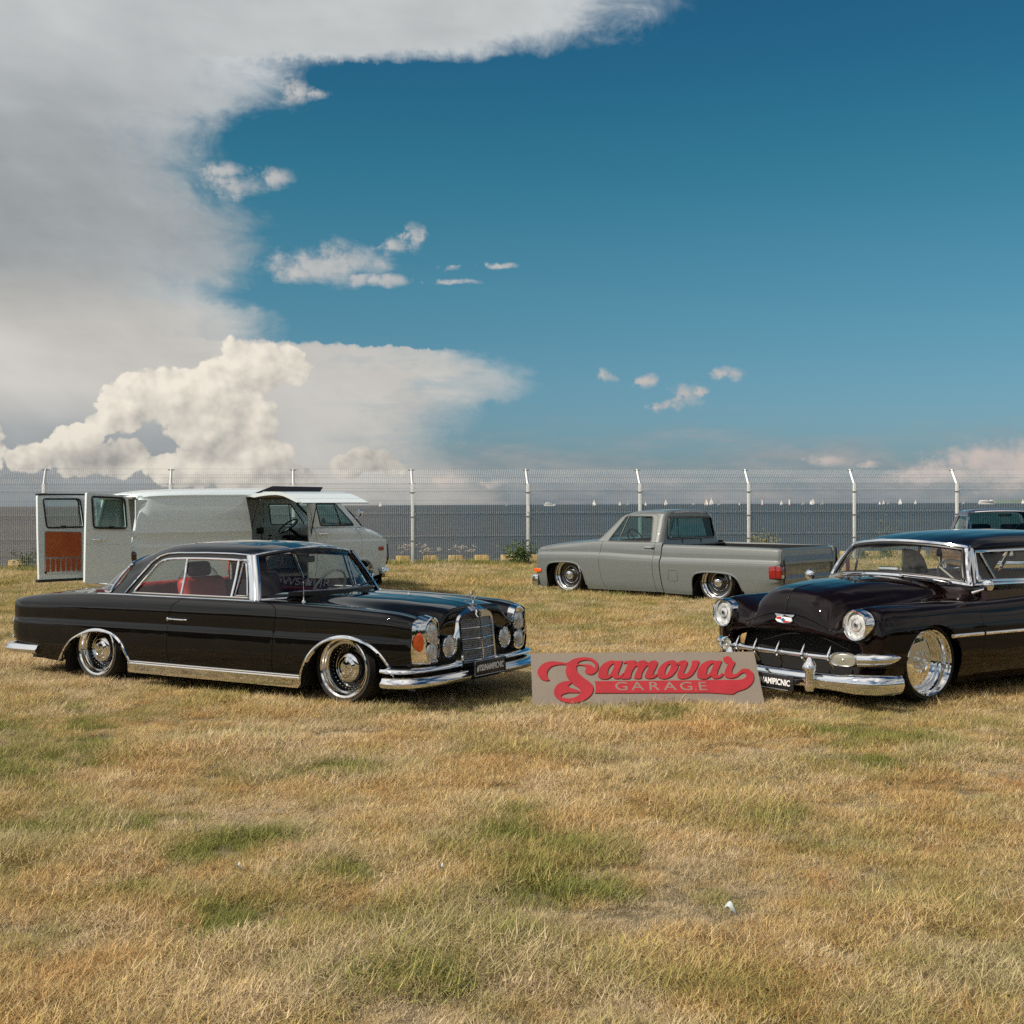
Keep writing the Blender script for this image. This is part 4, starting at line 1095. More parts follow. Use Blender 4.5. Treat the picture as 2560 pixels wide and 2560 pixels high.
        for nm, pts, lo, hi in (('wheel_arch_trim', arch_r[2:-2], 0, 0), ('wheel_arch_trim', arch_f[2:-1], 0, 0)):
            q = S.inv(densify(pts, 0.03, False), 'xz', SR); P = S(q[:, 0], q[:, 1]); P[:, 1] = np.convolve(np.pad(P[:, 1], 4, 'edge'), np.ones(9) / 9, 'valid') + 0.005
            T = np.gradient(P, axis=0); T /= np.linalg.norm(T, axis=1)[:, None]; N = np.tile((0, 1.0, 0), (len(P), 1)); B = np.cross(T, N); B *= np.sign((B[:, 2:].mean()) or 1)
            c_ = P.mean(0); out = P - c_; out[:, 1] = 0; out /= np.linalg.norm(out, axis=1)[:, None]
            sec = [(0.024, -0.006), (0.026, 0.004), (0.018, 0.011), (0.004, 0.013), (-0.003, 0.008), (-0.004, -0.03)]
            V = (P[:, None] + out[:, None] * np.array([a for a, b in sec])[None, :, None] + N[:, None] * np.array([b for a, b in sec])[None, :, None]); k = len(sec)
            f = [(i * k + j, i * k + j + 1, (i + 1) * k + j + 1, (i + 1) * k + j) for i in range(len(P) - 1) for j in range(k - 1)]
            m = MB(); m.add(V.reshape(-1, 3) * (1, sd, 1), f); m.build(nm, CHROME, car)
        sl = MB(); sec = [(0.0, 0.075), (0.010, 0.074), (0.016, 0.066), (0.011, 0.058), (0.013, 0.052), (0.019, 0.048), (0.013, 0.040), (0.011, 0.034), (0.014, 0.0), (0.008, -0.03), (-0.03, -0.034), (-0.03, 0.07)]
        xs = np.linspace(0.50, 2.43, 24); V = np.array([[(x - (0.035 if b < 0 and x > 2.4 else 0), sd * (0.882 + a), 0.166 + b) for a, b in sec] for x in xs]); k = len(sec)
        sl.add(V.reshape(-1, 3), [(i * k + j, i * k + (j + 1) % k, (i + 1) * k + (j + 1) % k, (i + 1) * k + j) for i in range(23) for j in range(k)] + [tuple(range(k)), tuple(23 * k + j for j in range(k))])
        sl.build('sill_trim', CHROME, car, autosmooth=0.9)
        wheel_well(car, 2.80, 0.86, 0.45, 0.20, 0.40, sd); wheel_well(car, 0.06, 0.86, 0.45, 0.14, 0.40, sd)
        wheel(car, 2.75, 0.765, 0.30, sd, 0.288, 0.235, 'rivet', 0.2); wheel(car, 0.0, 0.80, 0.295, sd, 0.283, 0.232, 'rivet', 0.2)
    # ---- bonnet, cowl, boot
    mirror_y(patch('bonnet', S, [(2.10, 0.0), (3.43, 0.0), (3.43, 0.555), (3.0, 0.58), (2.3, 0.606), (2.02, 0.62), (2.06, 0.3)], PB, car, 1, rows=(10, 14), mode='xy', inset=0.0, flange=0.0))
    mirror_y(patch('cowl', S, [(1.70, 0.0), (2.095, 0.0), (2.055, 0.3), (2.013, 0.62), (1.865, 0.64), (1.865, 0.80), (1.70, 0.80)], PB, car, 1, rows=(10, 14), mode='xy', flange=0.0))
    mirror_y(patch('boot_lid', S, [(-1.155, 0.0), (-0.1, 0.0), (-0.1, 0.60), (-1.155, 0.60)], PB, car, 1, rows=(10, 14), mode='xy', flange=0.0))
    mirror_y(patch('rear_deck', S, [(-1.155, 0.605), (-0.095, 0.605), (-0.095, 0.0), (0.15, 0.0), (0.15, 0.85), (-1.155, 0.85)], PB, car, 1, rows=(10, 14), mode='xy', flange=0.0))
    last = np.array(net[0]); v = np.concatenate([last, (last * (1, -1, 1))[::-1]]); mesh('tail_panel', v, [tuple(range(len(v)))], PB, car, smooth=False)
    m = MB(); m.box((1.15, 0, 0.20), (4.4, 1.30, 0.10)); m.box((1.45, 0, 0.225), (1.5, 1.60, 0.05)); m.build('underbody', DARK, car)
    m = MB(); m.box((2.9, 0, 0.40), (0.9, 0.9, 0.36)); m.box((-0.75, 0, 0.45), (0.7, 1.4, 0.40)); m.build('inner_structure', DARK, car)
    # ---- nose panel behind grille and lamps
    m = MB(); pr = [(-0.80, 0.33), (-0.80, 0.62), (-0.55, 0.62), (-0.36, 0.725), (0.36, 0.725), (0.55, 0.62), (0.80, 0.62), (0.80, 0.33), (0.6, 0.22), (-0.6, 0.22)]
    m.prism(pr, 0.05, Matrix(((0, 0, 1, 3.36), (1, 0, 0, 0), (0, 1, 0, 0), (0, 0, 0, 1)))); m.build('nose_panel', BLACKTRIM, car, smooth=False)
    m = MB(); ys = np.linspace(-0.575, 0.575, 47); V = []
    for y in ys:
        a = abs(y); zt = S(np.array([S.pu[-1]]), np.array([np.interp(a, [0, 0.36, 0.585 * 0.915, 0.62], [S.ps[14], S.ps[13], S.ps[12], S.ps[11]])]))[0, 2]
        for dx, dz in ((0.0, 0.0), (0.012, -0.010), (0.018, -0.03), (0.018, -0.06)): V.append((3.43 + dx, y, zt + dz))
        V += [(3.44, y, 0.56), (3.425, y, 0.515), (3.36, y, 0.50)]
    m.add(V, [(i * 7 + k, (i + 1) * 7 + k, (i + 1) * 7 + k + 1, i * 7 + k + 1) for i in range(46) for k in range(6)]); m.build('bonnet_front', PB, car, autosmooth=1.2)
    # ---- grille shell
    def arch_out(hw, z0, z1, cr, n=10):   # outline (y, z) of the shell, flat-arched top
        return [(-hw, z0), *[(-hw + cr - cr * math.cos(t), z1 - cr * 0.8 + cr * 0.8 * math.sin(t) * 0.92 + 0.0) for t in np.linspace(0, math.pi / 2, 6)], (-0.1, z1 + 0.006), (0, z1 + 0.016), (0.1, z1 + 0.006),
                *[(hw - cr + cr * math.sin(t), z1 - cr * 0.8 + cr * 0.8 * math.cos(t) * 0.92) for t in np.linspace(0, math.pi / 2, 6)], (hw, z0)]
    px = lambda y, z=0.5: 3.515 - 0.16 * abs(y) - 0.10 * (z - 0.5)                   # prow, leaning back
    o1 = arch_out(0.268, 0.30, 0.742, 0.12); o2 = arch_out(0.245, 0.30, 0.712, 0.10); o3 = arch_out(0.225, 0.315, 0.690, 0.012)
    # inner opening has a flat top under the chrome header
    o3 = [(-0.222, 0.315), (-0.222, 0.55), (-0.22, 0.62), (-0.214, 0.645), (-0.20, 0.658), (-0.17, 0.663), (-0.1, 0.665), (-0.05, 0.6655), (0, 0.666), (0.05, 0.6655), (0.1, 0.665), (0.17, 0.663), (0.20, 0.658), (0.214, 0.645), (0.22, 0.62), (0.222, 0.55), (0.222, 0.315)]
    m = MB(); v = []; n = len(o1)
    for o_, dx in ((o1, -0.16), (o1, -0.035), (o2, 0.002), (o3 if len(o3) == n else o3, 0.0), (o3, -0.03)): v += [(px(y, z) + dx, y, z) for y, z in o_]
    m.add(v, [(r_ * n + k, r_ * n + k + 1, (r_ + 1) * n + k + 1, (r_ + 1) * n + k) for r_ in range(4) for k in range(n - 1)]); shell = m.build('grille_shell', CHROME, car, autosmooth=0.5)
    m = MB(); v = [(px(y, z) - 0.045, y, z) for y, z in o3]; m.add(v, [tuple(range(len(v)))]); m.build('grille_backing', DARK, shell)
    sil = STEEL
    for zb in (0.338, 0.425, 0.505, 0.588):
        b = MB(); b.tube([(px(y, zb) + 0.001, y, zb) for y in (-0.222, -0.1, 0, 0.1, 0.222)], 0.0045, 6); b.build('grille_bar', CHROME, shell)
    b = MB(); b.tube([(px(0, 0.30) + 0.004, 0, 0.30), (px(0, 0.668) + 0.004, 0, 0.668)], 0.006, 6, up=(1, 0, 0)); b.build('grille_bar', CHROME, shell)
    b = MB()
    for zb in np.arange(0.322, 0.66, 0.0165): b.tube([(px(y, zb) - 0.012, y, zb) for y in (-0.22, -0.1, 0, 0.1, 0.22)], 0.0028, 4)
    for yb in np.arange(-0.216, 0.22, 0.0135): b.tube([(px(yb, 0.315) - 0.018, yb, 0.315), (px(yb, 0.66) - 0.018, yb, 0.66)], 0.0018, 4, up=(1, 0, 0))
    tag(b.build('grille_mesh', STEEL, shell, smooth=False), kind='stuff')
    m = MB(); m.lathe([(0.0, 0.006), (0.021, 0.005), (0.023, 0)], c=(3.495, 0.0, 0.690), axis='x', n=20); bd = m.build('badge', BLACKTRIM, shell)
    st = MB()
    for k in range(3):
        a = math.pi / 2 + 2 * math.pi * k / 3; e = np.array([0, math.cos(a), math.sin(a)]); q = np.array([0, -math.sin(a), math.cos(a)]); o_ = np.array([3.503, 0, 0.690])
        st.add([o_ + q * 0.003, o_ + e * 0.017, o_ - q * 0.003, o_ + (0.002, 0, 0)], [(0, 1, 3), (1, 2, 3), (0, 2, 1)])
    st.build('star', CHROME, bd, smooth=False)
    # bonnet star
    m = MB(); m.lathe([(0.030, 0.757), (0.032, 0.763), (0.022, 0.770), (0.008, 0.775), (0.005, 0.795), (0.004, 0.80)], c=(3.435, 0, 0), axis='z', n=20)
    orn = m.build('bonnet_star', CHROME, car)
    m = MB(); a = np.linspace(0, 2 * math.pi, 28, endpoint=False); m.tube([(3.435, 0.036 * math.cos(t), 0.835 + 0.036 * math.sin(t)) for t in a], 0.003, 6, closed=True, up=(1, 0, 0))
    for k in range(3):
        t = math.pi / 2 + 2 * math.pi * k / 3; m.tube([(3.435, 0, 0.835), (3.435, 0.036 * math.cos(t), 0.835 + 0.036 * math.sin(t))], [0.004, 0.0015], 6, up=(1, 0, 0))
    m.build('star_ring', CHROME, orn)
    # ---- lamp clusters
    LENS = lens_mat('headlamp_glass'); AMB = mat('amber_lens', (0.75, 0.10, 0.008), 0.15, coat=1.0, bump=0.3, bscale=90)
    for sd in (-1, 1):
        hd = bpy.data.objects.new('headlight', None); link(hd, car)
        front = [(0.535, 0.405), (0.53, 0.55), (0.535, 0.64), (0.555, 0.685), (0.60, 0.708), (0.655, 0.700), (0.70, 0.66), (0.715, 0.56), (0.70, 0.42), (0.66, 0.365), (0.58, 0.362)]
        back = [(0.525, 0.40), (0.52, 0.55), (0.525, 0.65), (0.55, 0.70), (0.60, 0.722), (0.70, 0.722), (0.775, 0.682), (0.80, 0.56), (0.79, 0.42), (0.76, 0.352), (0.58, 0.352)]
        front = smooth_path(front, 4, True); back = smooth_path(back, 4, True); n = len(front); inn = (front - front.mean(0)) * 0.93 + front.mean(0)
        m = MB(); v = [(3.425 - 0.02 * (abs(y) > 0.7), y, z) for y, z in back] + [(3.482, y, z) for y, z in front] + [(3.484, y, z) for y, z in inn] + [(3.462, y, z) for y, z in inn]
        m.add(np.array(v) * (1, sd, 1), [(r_ * n + k, r_ * n + (k + 1) % n, (r_ + 1) * n + (k + 1) % n, (r_ + 1) * n + k) for r_ in range(3) for k in range(n)] + [tuple(3 * n + k for k in range(n))])
        m.build('bezel', CHROME, hd, autosmooth=0.7)
        for zc, rz, ry in ((0.590, 0.078, 0.070), (0.447, 0.070, 0.066)):
            m = MB(); m.lathe([(1.0, 0.0), (1.02, 0.010), (0.97, 0.014), (0.94, 0.008)], c=(0, 0, 0), axis='x', n=32)
            vv = np.concatenate(m.v) * (1, ry, rz) + (3.470, 0.618 * sd, zc); r_ = MB(); r_.add(vv, m.f); r_.build('lamp_ring', CHROME, hd)
            m = MB(); m.lathe([(0.96, 0.006), (0.8, 0.014), (0.5, 0.022), (0.0, 0.026)], axis='x', n=32); vv = np.concatenate(m.v) * (1, ry, rz) + (3.470, 0.618 * sd, zc); r_ = MB(); r_.add(vv, m.f); r_.build('lens', LENS, hd)
        # amber repeater on the side of the bezel
        am = smooth_path([(3.462, 0.60), (3.480, 0.53), (3.462, 0.462), (3.440, 0.475), (3.428, 0.53), (3.440, 0.585)], 5, True)
        yb = lambda x: 0.795 - (x - 3.425) / 0.057 * 0.085
        m = MB(); v = [(x, sd * (yb(x) - 0.004), z) for x, z in am] + [(3.452 + (x - 3.452) * 0.8, sd * (yb(3.452 + (x - 3.452) * 0.8) + 0.013), 0.53 + (z - 0.53) * 0.85) for x, z in am]; n = len(am)
        m.add(v, [(k, (k + 1) % n, n + (k + 1) % n, n + k) for k in range(n)] + [tuple(n + k for k in range(n))]); m.build('amber_indicator', AMB, hd)
        fg = bpy.data.objects.new('fog_lamp', None); link(fg, car)
        m = MB(); m.lathe([(0.02, -0.06), (0.075, -0.03), (0.084, -0.005), (0.086, 0.006), (0.080, 0.012), (0.075, 0.006)], c=(3.475, 0.395 * sd, 0.470), axis='x', n=36); m.build('lamp_bowl', CHROME, fg)
        m = MB(); m.lathe([(0.077, 0.004), (0.06, 0.012), (0.03, 0.017), (0, 0.018)], c=(3.475, 0.395 * sd, 0.470), axis='x', n=32); m.build('lens', LENS, fg)
    # ---- bumpers
    path = lambda pts: smooth_path(pts, 6)
    lo = [(0.0, 0.0), (0.030, 0.004), (0.046, 0.018), (0.048, 0.036), (0.036, 0.046), (0.030, 0.054), (0.022, 0.072), (0.0, 0.082), (-0.02, 0.078), (-0.02, 0.004)]
    up_ = [(0.0, 0.0), (0.024, 0.004), (0.034, 0.016), (0.030, 0.030), (0.014, 0.040), (-0.02, 0.044), (-0.02, 0.0)]
    for sd in (-1, 1):
        pl = path([(3.243, 0.90, 0), (3.31, 0.905, 0), (3.41, 0.872, 0), (3.485, 0.77, 0), (3.522, 0.55, 0), (3.535, 0.245, 0)])
        for nm, sec, z in (('front_bumper', lo, 0.198), ('upper_bumper', up_, 0.302)):
            p = pl if nm == 'front_bumper' else path([(3.225, 0.895, 0), (3.30, 0.90, 0), (3.40, 0.865, 0), (3.465, 0.76, 0), (3.495, 0.55, 0), (3.50, 0.36, 0), (3.485, 0.275, 0), (3.46, 0.25, 0)])
            m = MB(); m.tube(p * (1, sd, 1) + (0, 0, z), 1.0, sec=[(a * (1 if sd > 0 else 1), b) for a, b in ([(-s_, t) for s_, t in sec] if sd > 0 else sec)])
            m.build(nm, CHROME, car, autosmooth=0.8)
        m = MB(); m.tube(path([(-0.66, 0.885, 0), (-0.85, 0.89, 0), (-1.03, 0.885, 0), (-1.115, 0.84, 0), (-1.155, 0.70, 0), (-1.175, 0.3, 0), (-1.175, 0.0, 0)]) * (1, sd, 1) + (0, 0, 0.225), 1.0,
                         sec=[(-a, b) for a, b in lo] if sd < 0 else lo); m.build('rear_bumper', CHROME, car, autosmooth=0.8)
        m = MB(); m.tube(path([(-1.10, 0.78, 0), (-1.17, 0.74, 0), (-1.21, 0.60, 0), (-1.215, 0.45, 0)]) * (1, sd, 1) + (0, 0, 0.335), 1.0, sec=[(-a, b * .8) for a, b in up_] if sd < 0 else [(a, b * .8) for a, b in up_]); m.build('upper_bumper', CHROME, car)
        tl = bpy.data.objects.new('tail_light', None); link(tl, car)
        m = MB(); m.box((-1.165, sd * 0.62, 0.46), (0.05, 0.30, 0.13), bev=0.02); m.build('bezel', CHROME, tl)
        m = MB(); m.box((-1.19, sd * 0.62, 0.46), (0.04, 0.27, 0.10), bev=0.018); m.build('lens', mat('red_lens', (0.22, 0.006, 0.006), 0.12, coat=1.0), tl)
    number_plate(car, (3.592, 0, 0.285), 0.44, 0.115, 0.0)
    m = MB(); m.box((3.50, 0, 0.245), (0.12, 0.5, 0.05)); m.build('plate_bracket', BLACKTRIM, car)
    # ---- roof and pillars
    RY = [0.80, 0.728, 0.652, 0.632, 0.55, 0.30, 0.0]
    RN = []
    for xs, zs, ys in (([1.87, 1.79, 1.705, 1.675, 1.675, 1.725, 1.755], [0.785, 0.95, 1.118, 1.136, 1.152, 1.186, 1.196], [0.79, 0.715, 0.64, 0.622, 0.55, 0.30, 0]),
                       ([1.55] * 7, [0.785, 0.95, 1.128, 1.146, 1.182, 1.215, 1.226], RY), ([1.15] * 7, [0.785, 0.95, 1.134, 1.152, 1.196, 1.234, 1.245], RY),
                       ([0.80] * 7, [0.785, 0.95, 1.124, 1.142, 1.190, 1.229, 1.241], RY), ([0.55, 0.55, 0.56, 0.56, 0.55, 0.54, 0.53], [0.785, 0.945, 1.085, 1.108, 1.160, 1.203, 1.215], [0.795, 0.72, 0.64, 0.62, 0.54, 0.29, 0]),
                       ([0.34, 0.37, 0.41, 0.41, 0.37, 0.31, 0.29], [0.785, 0.935, 1.035, 1.062, 1.108, 1.150, 1.162], [0.785, 0.705, 0.625, 0.605, 0.52, 0.28, 0]),
                       ([0.115, 0.20, 0.235, 0.24, 0.215, 0.15, 0.12], [0.787, 0.915, 1.02, 1.04, 1.070, 1.10, 1.108], [0.735, 0.665, 0.60, 0.58, 0.49, 0.26, 0])):
        RN.append([(x, y, z) for x, y, z in zip(xs, ys, zs)])
    G = Surf(RN, sharp_s=())
    win = smooth_path([(0.445, 0.803), (0.50, 0.880), (0.59, 0.995), (0.655, 1.062), (0.76, 1.095), (1.0, 1.107), (1.35, 1.108), (1.66, 1.100)], 4).tolist() + [(1.70, 1.06), (1.805, 0.803)]
    outl = [(0.10, 0.76), (1.93, 0.76), (1.72, 1.15), (1.62, 1.30), (0.3, 1.30), (0.0, 1.10)]
    nu, nsr = G.pu[-1], G.ps[-1]
    q = G.inv(densify(win, 0.03), 'xz', (0, 3))
    raw_outer = np.array([(0.0, nsr), (0, 0), (nu, 0), (nu, nsr)])
    mirror_y(patch('roof', G, raw_outer, PB, car, 1, holes=[q], raw=True, res=0.04, flange=0.0, dres=0.03))
    for sd in (-1, 1):
        # chrome window frame, drip rail, divider bars, vent frame
        strip_on(G, win, 0.020, 0.010, 'window_frame', CHROME, car, sd, rows=(0, 3), closed=True, off=-0.001)
        strip_on(G, [(0.355, 0.797), (0.45, 0.925), (0.545, 1.052), (0.635, 1.110), (0.72, 1.133), (0.85, 1.143), (1.2, 1.149), (1.5, 1.146), (1.66, 1.137)], 0.014, 0.012, 'drip_rail', CHROME, car, sd, rows=(0, 4), off=0.004)
        for a, b, nm in (((0.985, 1.104), (1.03, 0.80), 'window_divider'), ((1.575, 1.104), (1.60, 0.80), 'vent_bar')):
            strip_on(G, [a, b], 0.022, 0.009, nm, CHROME, car, sd, rows=(0, 3), off=-0.004)
        strip_on(G, [(1.625, 1.085), (1.655, 1.08), (1.765, 0.82), (1.635, 0.82)], 0.014, 0.007, 'vent_frame', CHROME, car, sd, rows=(0, 3), closed=True, off=-0.006)
        for pts, nm in (([(0.45, 0.80), (0.60, 1.005), (0.66, 1.062), (0.76, 1.095), (0.985, 1.105), (1.03, 0.80)], 'quarter_glass'),
                        ([(1.03, 0.80), (0.985, 1.105), (1.575, 1.105), (1.60, 0.80)], 'door_glass'), ([(1.60, 0.80), (1.575, 1.105), (1.66, 1.10), (1.70, 1.06), (1.80, 0.80)], 'vent_glass')):
            patch(nm, G, pts, GL, car, sd, rows=(0, 3), off=-0.012, flange=0.0, res=0.06)
        # windscreen pillar, broad chrome
        m = MB(); p0 = np.array((1.868, 0.80, 0.775)); p1 = np.array((1.685, 0.637, 1.140)); V = []
        for t in np.linspace(0, 1, 8):
            c = p0 * (1 - t) + p1 * t + np.array((0.012, 0.004, 0)) * math.sin(math.pi * t)
            for a, b in ((-0.058, -0.012), (-0.052, 0.004), (-0.025, 0.012), (0.0, 0.010), (0.02, 0.016), (0.04, 0.004), (0.045, -0.02)): V.append(c + np.array((a, b * 0.75 - max(a, 0) * 0.35, b * 0.3)))
        m.add(np.array(V) * (1, sd, 1), [(i * 7 + k, i * 7 + k + 1, (i + 1) * 7 + k + 1, (i + 1) * 7 + k) for i in range(7) for k in range(6)]); m.build('windscreen_pillar', CHROME, car, autosmooth=0.9)
    for pts in ([(1.30, -0.40), (1.30, 0.40)], [(0.82, -0.42), (0.82, 0.42)], [(1.30, 0.40), (0.82, 0.42)], [(1.30, -0.40), (0.82, -0.42)]):
        q = np.array(pts); q = q[0] + (q[1] - q[0]) * np.linspace(0, 1, 16)[:, None]; uu = G.inv(np.c_[q[:, 0], np.abs(q[:, 1])], 'xy', (4, 6)); P = G(uu[:, 0], uu[:, 1]); P[:, 1] = q[:, 1]
        strip(P, np.tile((0, 0.0, 1.0), (16, 1)), 0.008, 0.0012, 'sunroof_gap', BLACKTRIM, car)
    # ---- windscreen and rear window
    def ws(y, t):
        b = np.stack([2.09 - 0.245 * np.abs(y) ** 2.2, y * 0.782, 0.800 - 0.012 * y * y], 1); a = np.stack([1.765 - 0.09 * y ** 2, y * 0.615, 1.190 - 0.052 * y ** 2], 1)
        p = b + (a - b) * t[:, None]; bul = np.sin(np.pi * t) * 0.012; return p + np.stack([bul, 0 * bul, bul], 1)
    yy, tt = np.linspace(-1, 1, 31), np.linspace(0, 1, 9); grid_mesh('windscreen', ws, yy, tt, GW, car)
    def rim(fn, name, r, m_, off=0.004):
        e = [(y, 0.0) for y in np.linspace(-1, 1, 41)] + [(1.0, t) for t in np.linspace(0.05, 0.95, 12)] + [(y, 1.0) for y in np.linspace(1, -1, 41)] + [(-1.0, t) for t in np.linspace(0.95, 0.05, 12)]
        e = np.array(e); P = fn(e[:, 0], e[:, 1]); m = MB(); m.tube(P, r, 8, closed=True); return m.build(name, m_, car)
    rim(ws, 'windscreen_frame', 0.013, CHROME)
    def ws_in(y, t): return ws(y * 0.965, 0.045 + t * 0.91) - np.array((0.006, 0, 0.002))
    rim(ws_in, 'windscreen_seal', 0.012, BLACKTRIM)
    def rw(y, t):
        b = np.stack([-0.46 + 0.565 * np.abs(y) ** 2.8, y * 0.735, 0.800 - 0.010 * y * y], 1)
        q_ = np.clip(np.abs(y), 0, 1); vv = G.ps[-1] + (G.ps[1] * 0.0 - G.ps[-1]) * 0 + 0 * q_
        a = np.stack([0.10 + 0.13 * q_ ** 2, y * 0.60, 1.108 - 0.075 * q_ ** 2.5], 1)
        p = b + (a - b) * t[:, None]; bul = np.sin(np.pi * t) * 0.035 * (1 - 0.7 * y * y); return p + np.stack([-bul, 0 * bul, bul], 1)
    grid_mesh('rear_window', rw, yy, tt, GL, car); rim(rw, 'rear_window_frame', 0.013, CHROME)
    # ---- cowl vent, wipers, aerial
    vent = [(2.02, 0.0), (1.985, 0.3), (1.93, 0.5), (1.965, 0.56), (2.05, 0.45), (2.10, 0.2), (2.115, 0)]
    vv = vent + [(x, -y) for x, y in vent[::-1] if y > 0]; m = MB(); m.prism([(x, y) for x, y in vv], 0.032, Matrix.Translation((0.045, 0, 0.812))); cv = m.build('cowl_vent', BLACKTRIM, car)
    for k in (0.25, 0.6):
        m = MB(); m.tube([((vent[i][0] * (1 - k) + vent[j][0] * k) + 0.045, s_ * (vent[i][1] * (1 - k) + vent[j][1] * k), 0.846) for s_, pr_ in ((-1, [(2, 4), (1, 5), (0, 6)]), (1, [(1, 5), (2, 4)])) for i, j in pr_], 0.003, 5); m.build('vent_slat', STEEL, cv)
    for y0, y1, x0 in ((-0.32, 0.16, 2.04), (0.16, 0.60, 2.07)):
        m = MB(); m.tube(smooth_path([(x0 + 0.03, y0, 0.822), (x0 + 0.005, y0 + 0.1, 0.842), (x0 - 0.04, (y0 + y1) / 2, 0.862), (x0 - 0.09, y1, 0.878)], 4), 0.005, 6); m.tube([(x0 - 0.0, y0 + 0.06, 0.838), (x0 - 0.11, y1 + 0.08, 0.884)], 0.007, 4, flat=0.5)
        w_ = m.build('wiper', BLACKTRIM, car); m = MB(); m.box((x0 + 0.035, y0, 0.822), (0.04, 0.02, 0.02), bev=0.005); m.build('wiper_boss', CHROME, w_)
    m = MB(); m.lathe([(0.016, 0.0), (0.014, 0.012), (0.006, 0.02), (0.0035, 0.03), (0.003, 0.155), (0.005, 0.158), (0.0, 0.165)], c=(2.30, -0.705, 0.782), axis='z', n=12); ae = m.build('aerial', CHROME, car); 
    # ---- cabin
    m = MB(); m.box((1.18, 0, 0.36), (1.4, 1.50, 0.06)); m.build('cabin_floor', DRED, car)
    for sd in (-1, 1):
        m = MB(); m.box((1.15, sd * 0.735, 0.56), (1.16, 0.06, 0.40), bev=0.02); m.build('door_trim', DRED, car)
        m = MB(); m.box((1.05, sd * 0.705, 0.772), (1.3, 0.09, 0.035), bev=0.012); m.build('door_cap', RED, car)
        st = bpy.data.objects.new('front_seat', None); link(st, car)
        rounded('cushion', (1.17, sd * 0.36, 0.54), (0.52, 0.52, 0.15), RED, st, 0.06)
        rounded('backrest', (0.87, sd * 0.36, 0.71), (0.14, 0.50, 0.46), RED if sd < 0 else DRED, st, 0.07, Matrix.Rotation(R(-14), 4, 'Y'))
        rounded('headrest', (0.80, sd * 0.36, 1.00), (0.09, 0.25, 0.13), DRED, st, 0.045, Matrix.Rotation(R(-10), 4, 'Y'))
    rounded('rear_bench', (0.48, 0, 0.58), (0.5, 1.30, 0.16), RED, car, 0.06); rounded('rear_backrest', (0.20, 0, 0.70), (0.16, 1.30, 0.34), RED, car, 0.06, Matrix.Rotation(R(-18), 4, 'Y'))
    m = MB(); m.box((-0.02, 0, 0.795), (0.32, 1.30, 0.02)); m.build('parcel_shelf', DRED, car)
    rounded('dashboard', (1.83, 0, 0.705), (0.26, 1.34, 0.15), DRED, car, 0.06)
    m = MB(); c0 = np.array((1.66, 0.36, 0.80)); ax = Matrix.Rotation(R(-62), 3, 'Y'); a = np.linspace(0, 2 * math.pi, 32, endpoint=False)
    P = [c0 + np.array(ax @ Vector((0.205 * math.cos(t), 0.205 * math.sin(t), 0))) for t in a]; m.tube(P, 0.012, 8, closed=True, up=(0.9, 0, 0.44)); sw = m.build('steering_wheel', mat('ivory', (0.45, 0.44, 0.40), 0.35), car)
    m = MB()
    for t in (0.3, math.pi - 0.3): m.tube([c0 + np.array(ax @ Vector((0, 0, -0.03))), c0 + np.array(ax @ Vector((0.2 * math.sin(t) * 0.3, 0.2 * math.cos(t), 0)))], 0.009, 6)
    m.tube([c0, c0 + np.array((0.22, 0, -0.13))], 0.03, 10); m.build('steering_column', sw.data.materials[0], sw)
    rounded('rear_view_mirror', (1.70, 0.02, 1.085), (0.02, 0.21, 0.055), BLACKTRIM, car, 0.01); m = MB(); m.tube([(1.71, 0.02, 1.10), (1.75, 0.02, 1.17)], 0.008, 6); m.build('mirror_stem', BLACKTRIM, car)
    m = MB(); m.tube([(1.715, 0.02, 1.06), (1.72, 0.02, 0.93)], 0.0025, 4); m.lathe([(0, 0.93), (0.018, 0.90), (0.026, 0.86), (0.0, 0.855)], c=(1.72, 0.02, 0), axis='z', n=10); m.build('hanging_ornament', mat('ornament_thread', (0.30, 0.29, 0.26), 0.8), car)
    m = MB(); m.box((1.0, 0.752, 0.828), (0.78, 0.006, 0.085)); bn = m.build('window_banner', BLACKTRIM, car)
    M = Matrix.Translation((1.0, 0.7485, 0.830)) @ Matrix.Rotation(R(90), 4, 'X')
    fit_text('banner_lettering', 'OWSKII JR', 0.066, 0.72, mat('white_print', (0.82, 0.82, 0.82), 0.5), bn, M, 0.15)
    # headliner
    mirror_y(patch('headliner', G, np.array([(0.02, nsr), (0.02, G.ps[3]), (nu - 0.02, G.ps[3]), (nu - 0.02, nsr)]), HEAD, car, 1, raw=True, res=0.12, flange=0.0, off=-0.03))


def fit_text(name, body, cap_h, width, m, parent, M, shear=0.0):
    o = text_mesh(name, body, cap_h / 0.70, m, parent, Matrix.Identity(4), 0.0006, shear, 1.0, off=0.0016 * cap_h / 0.045)
    xs = [v.co.x for v in o.data.vertices]; k = width / (max(xs) - min(xs)); o.data.transform(Matrix.Translation((-(max(xs) + min(xs)) / 2, 0, 0)))
    o.data.transform(M @ Matrix.Diagonal((k, 1, 1, 1))); return o


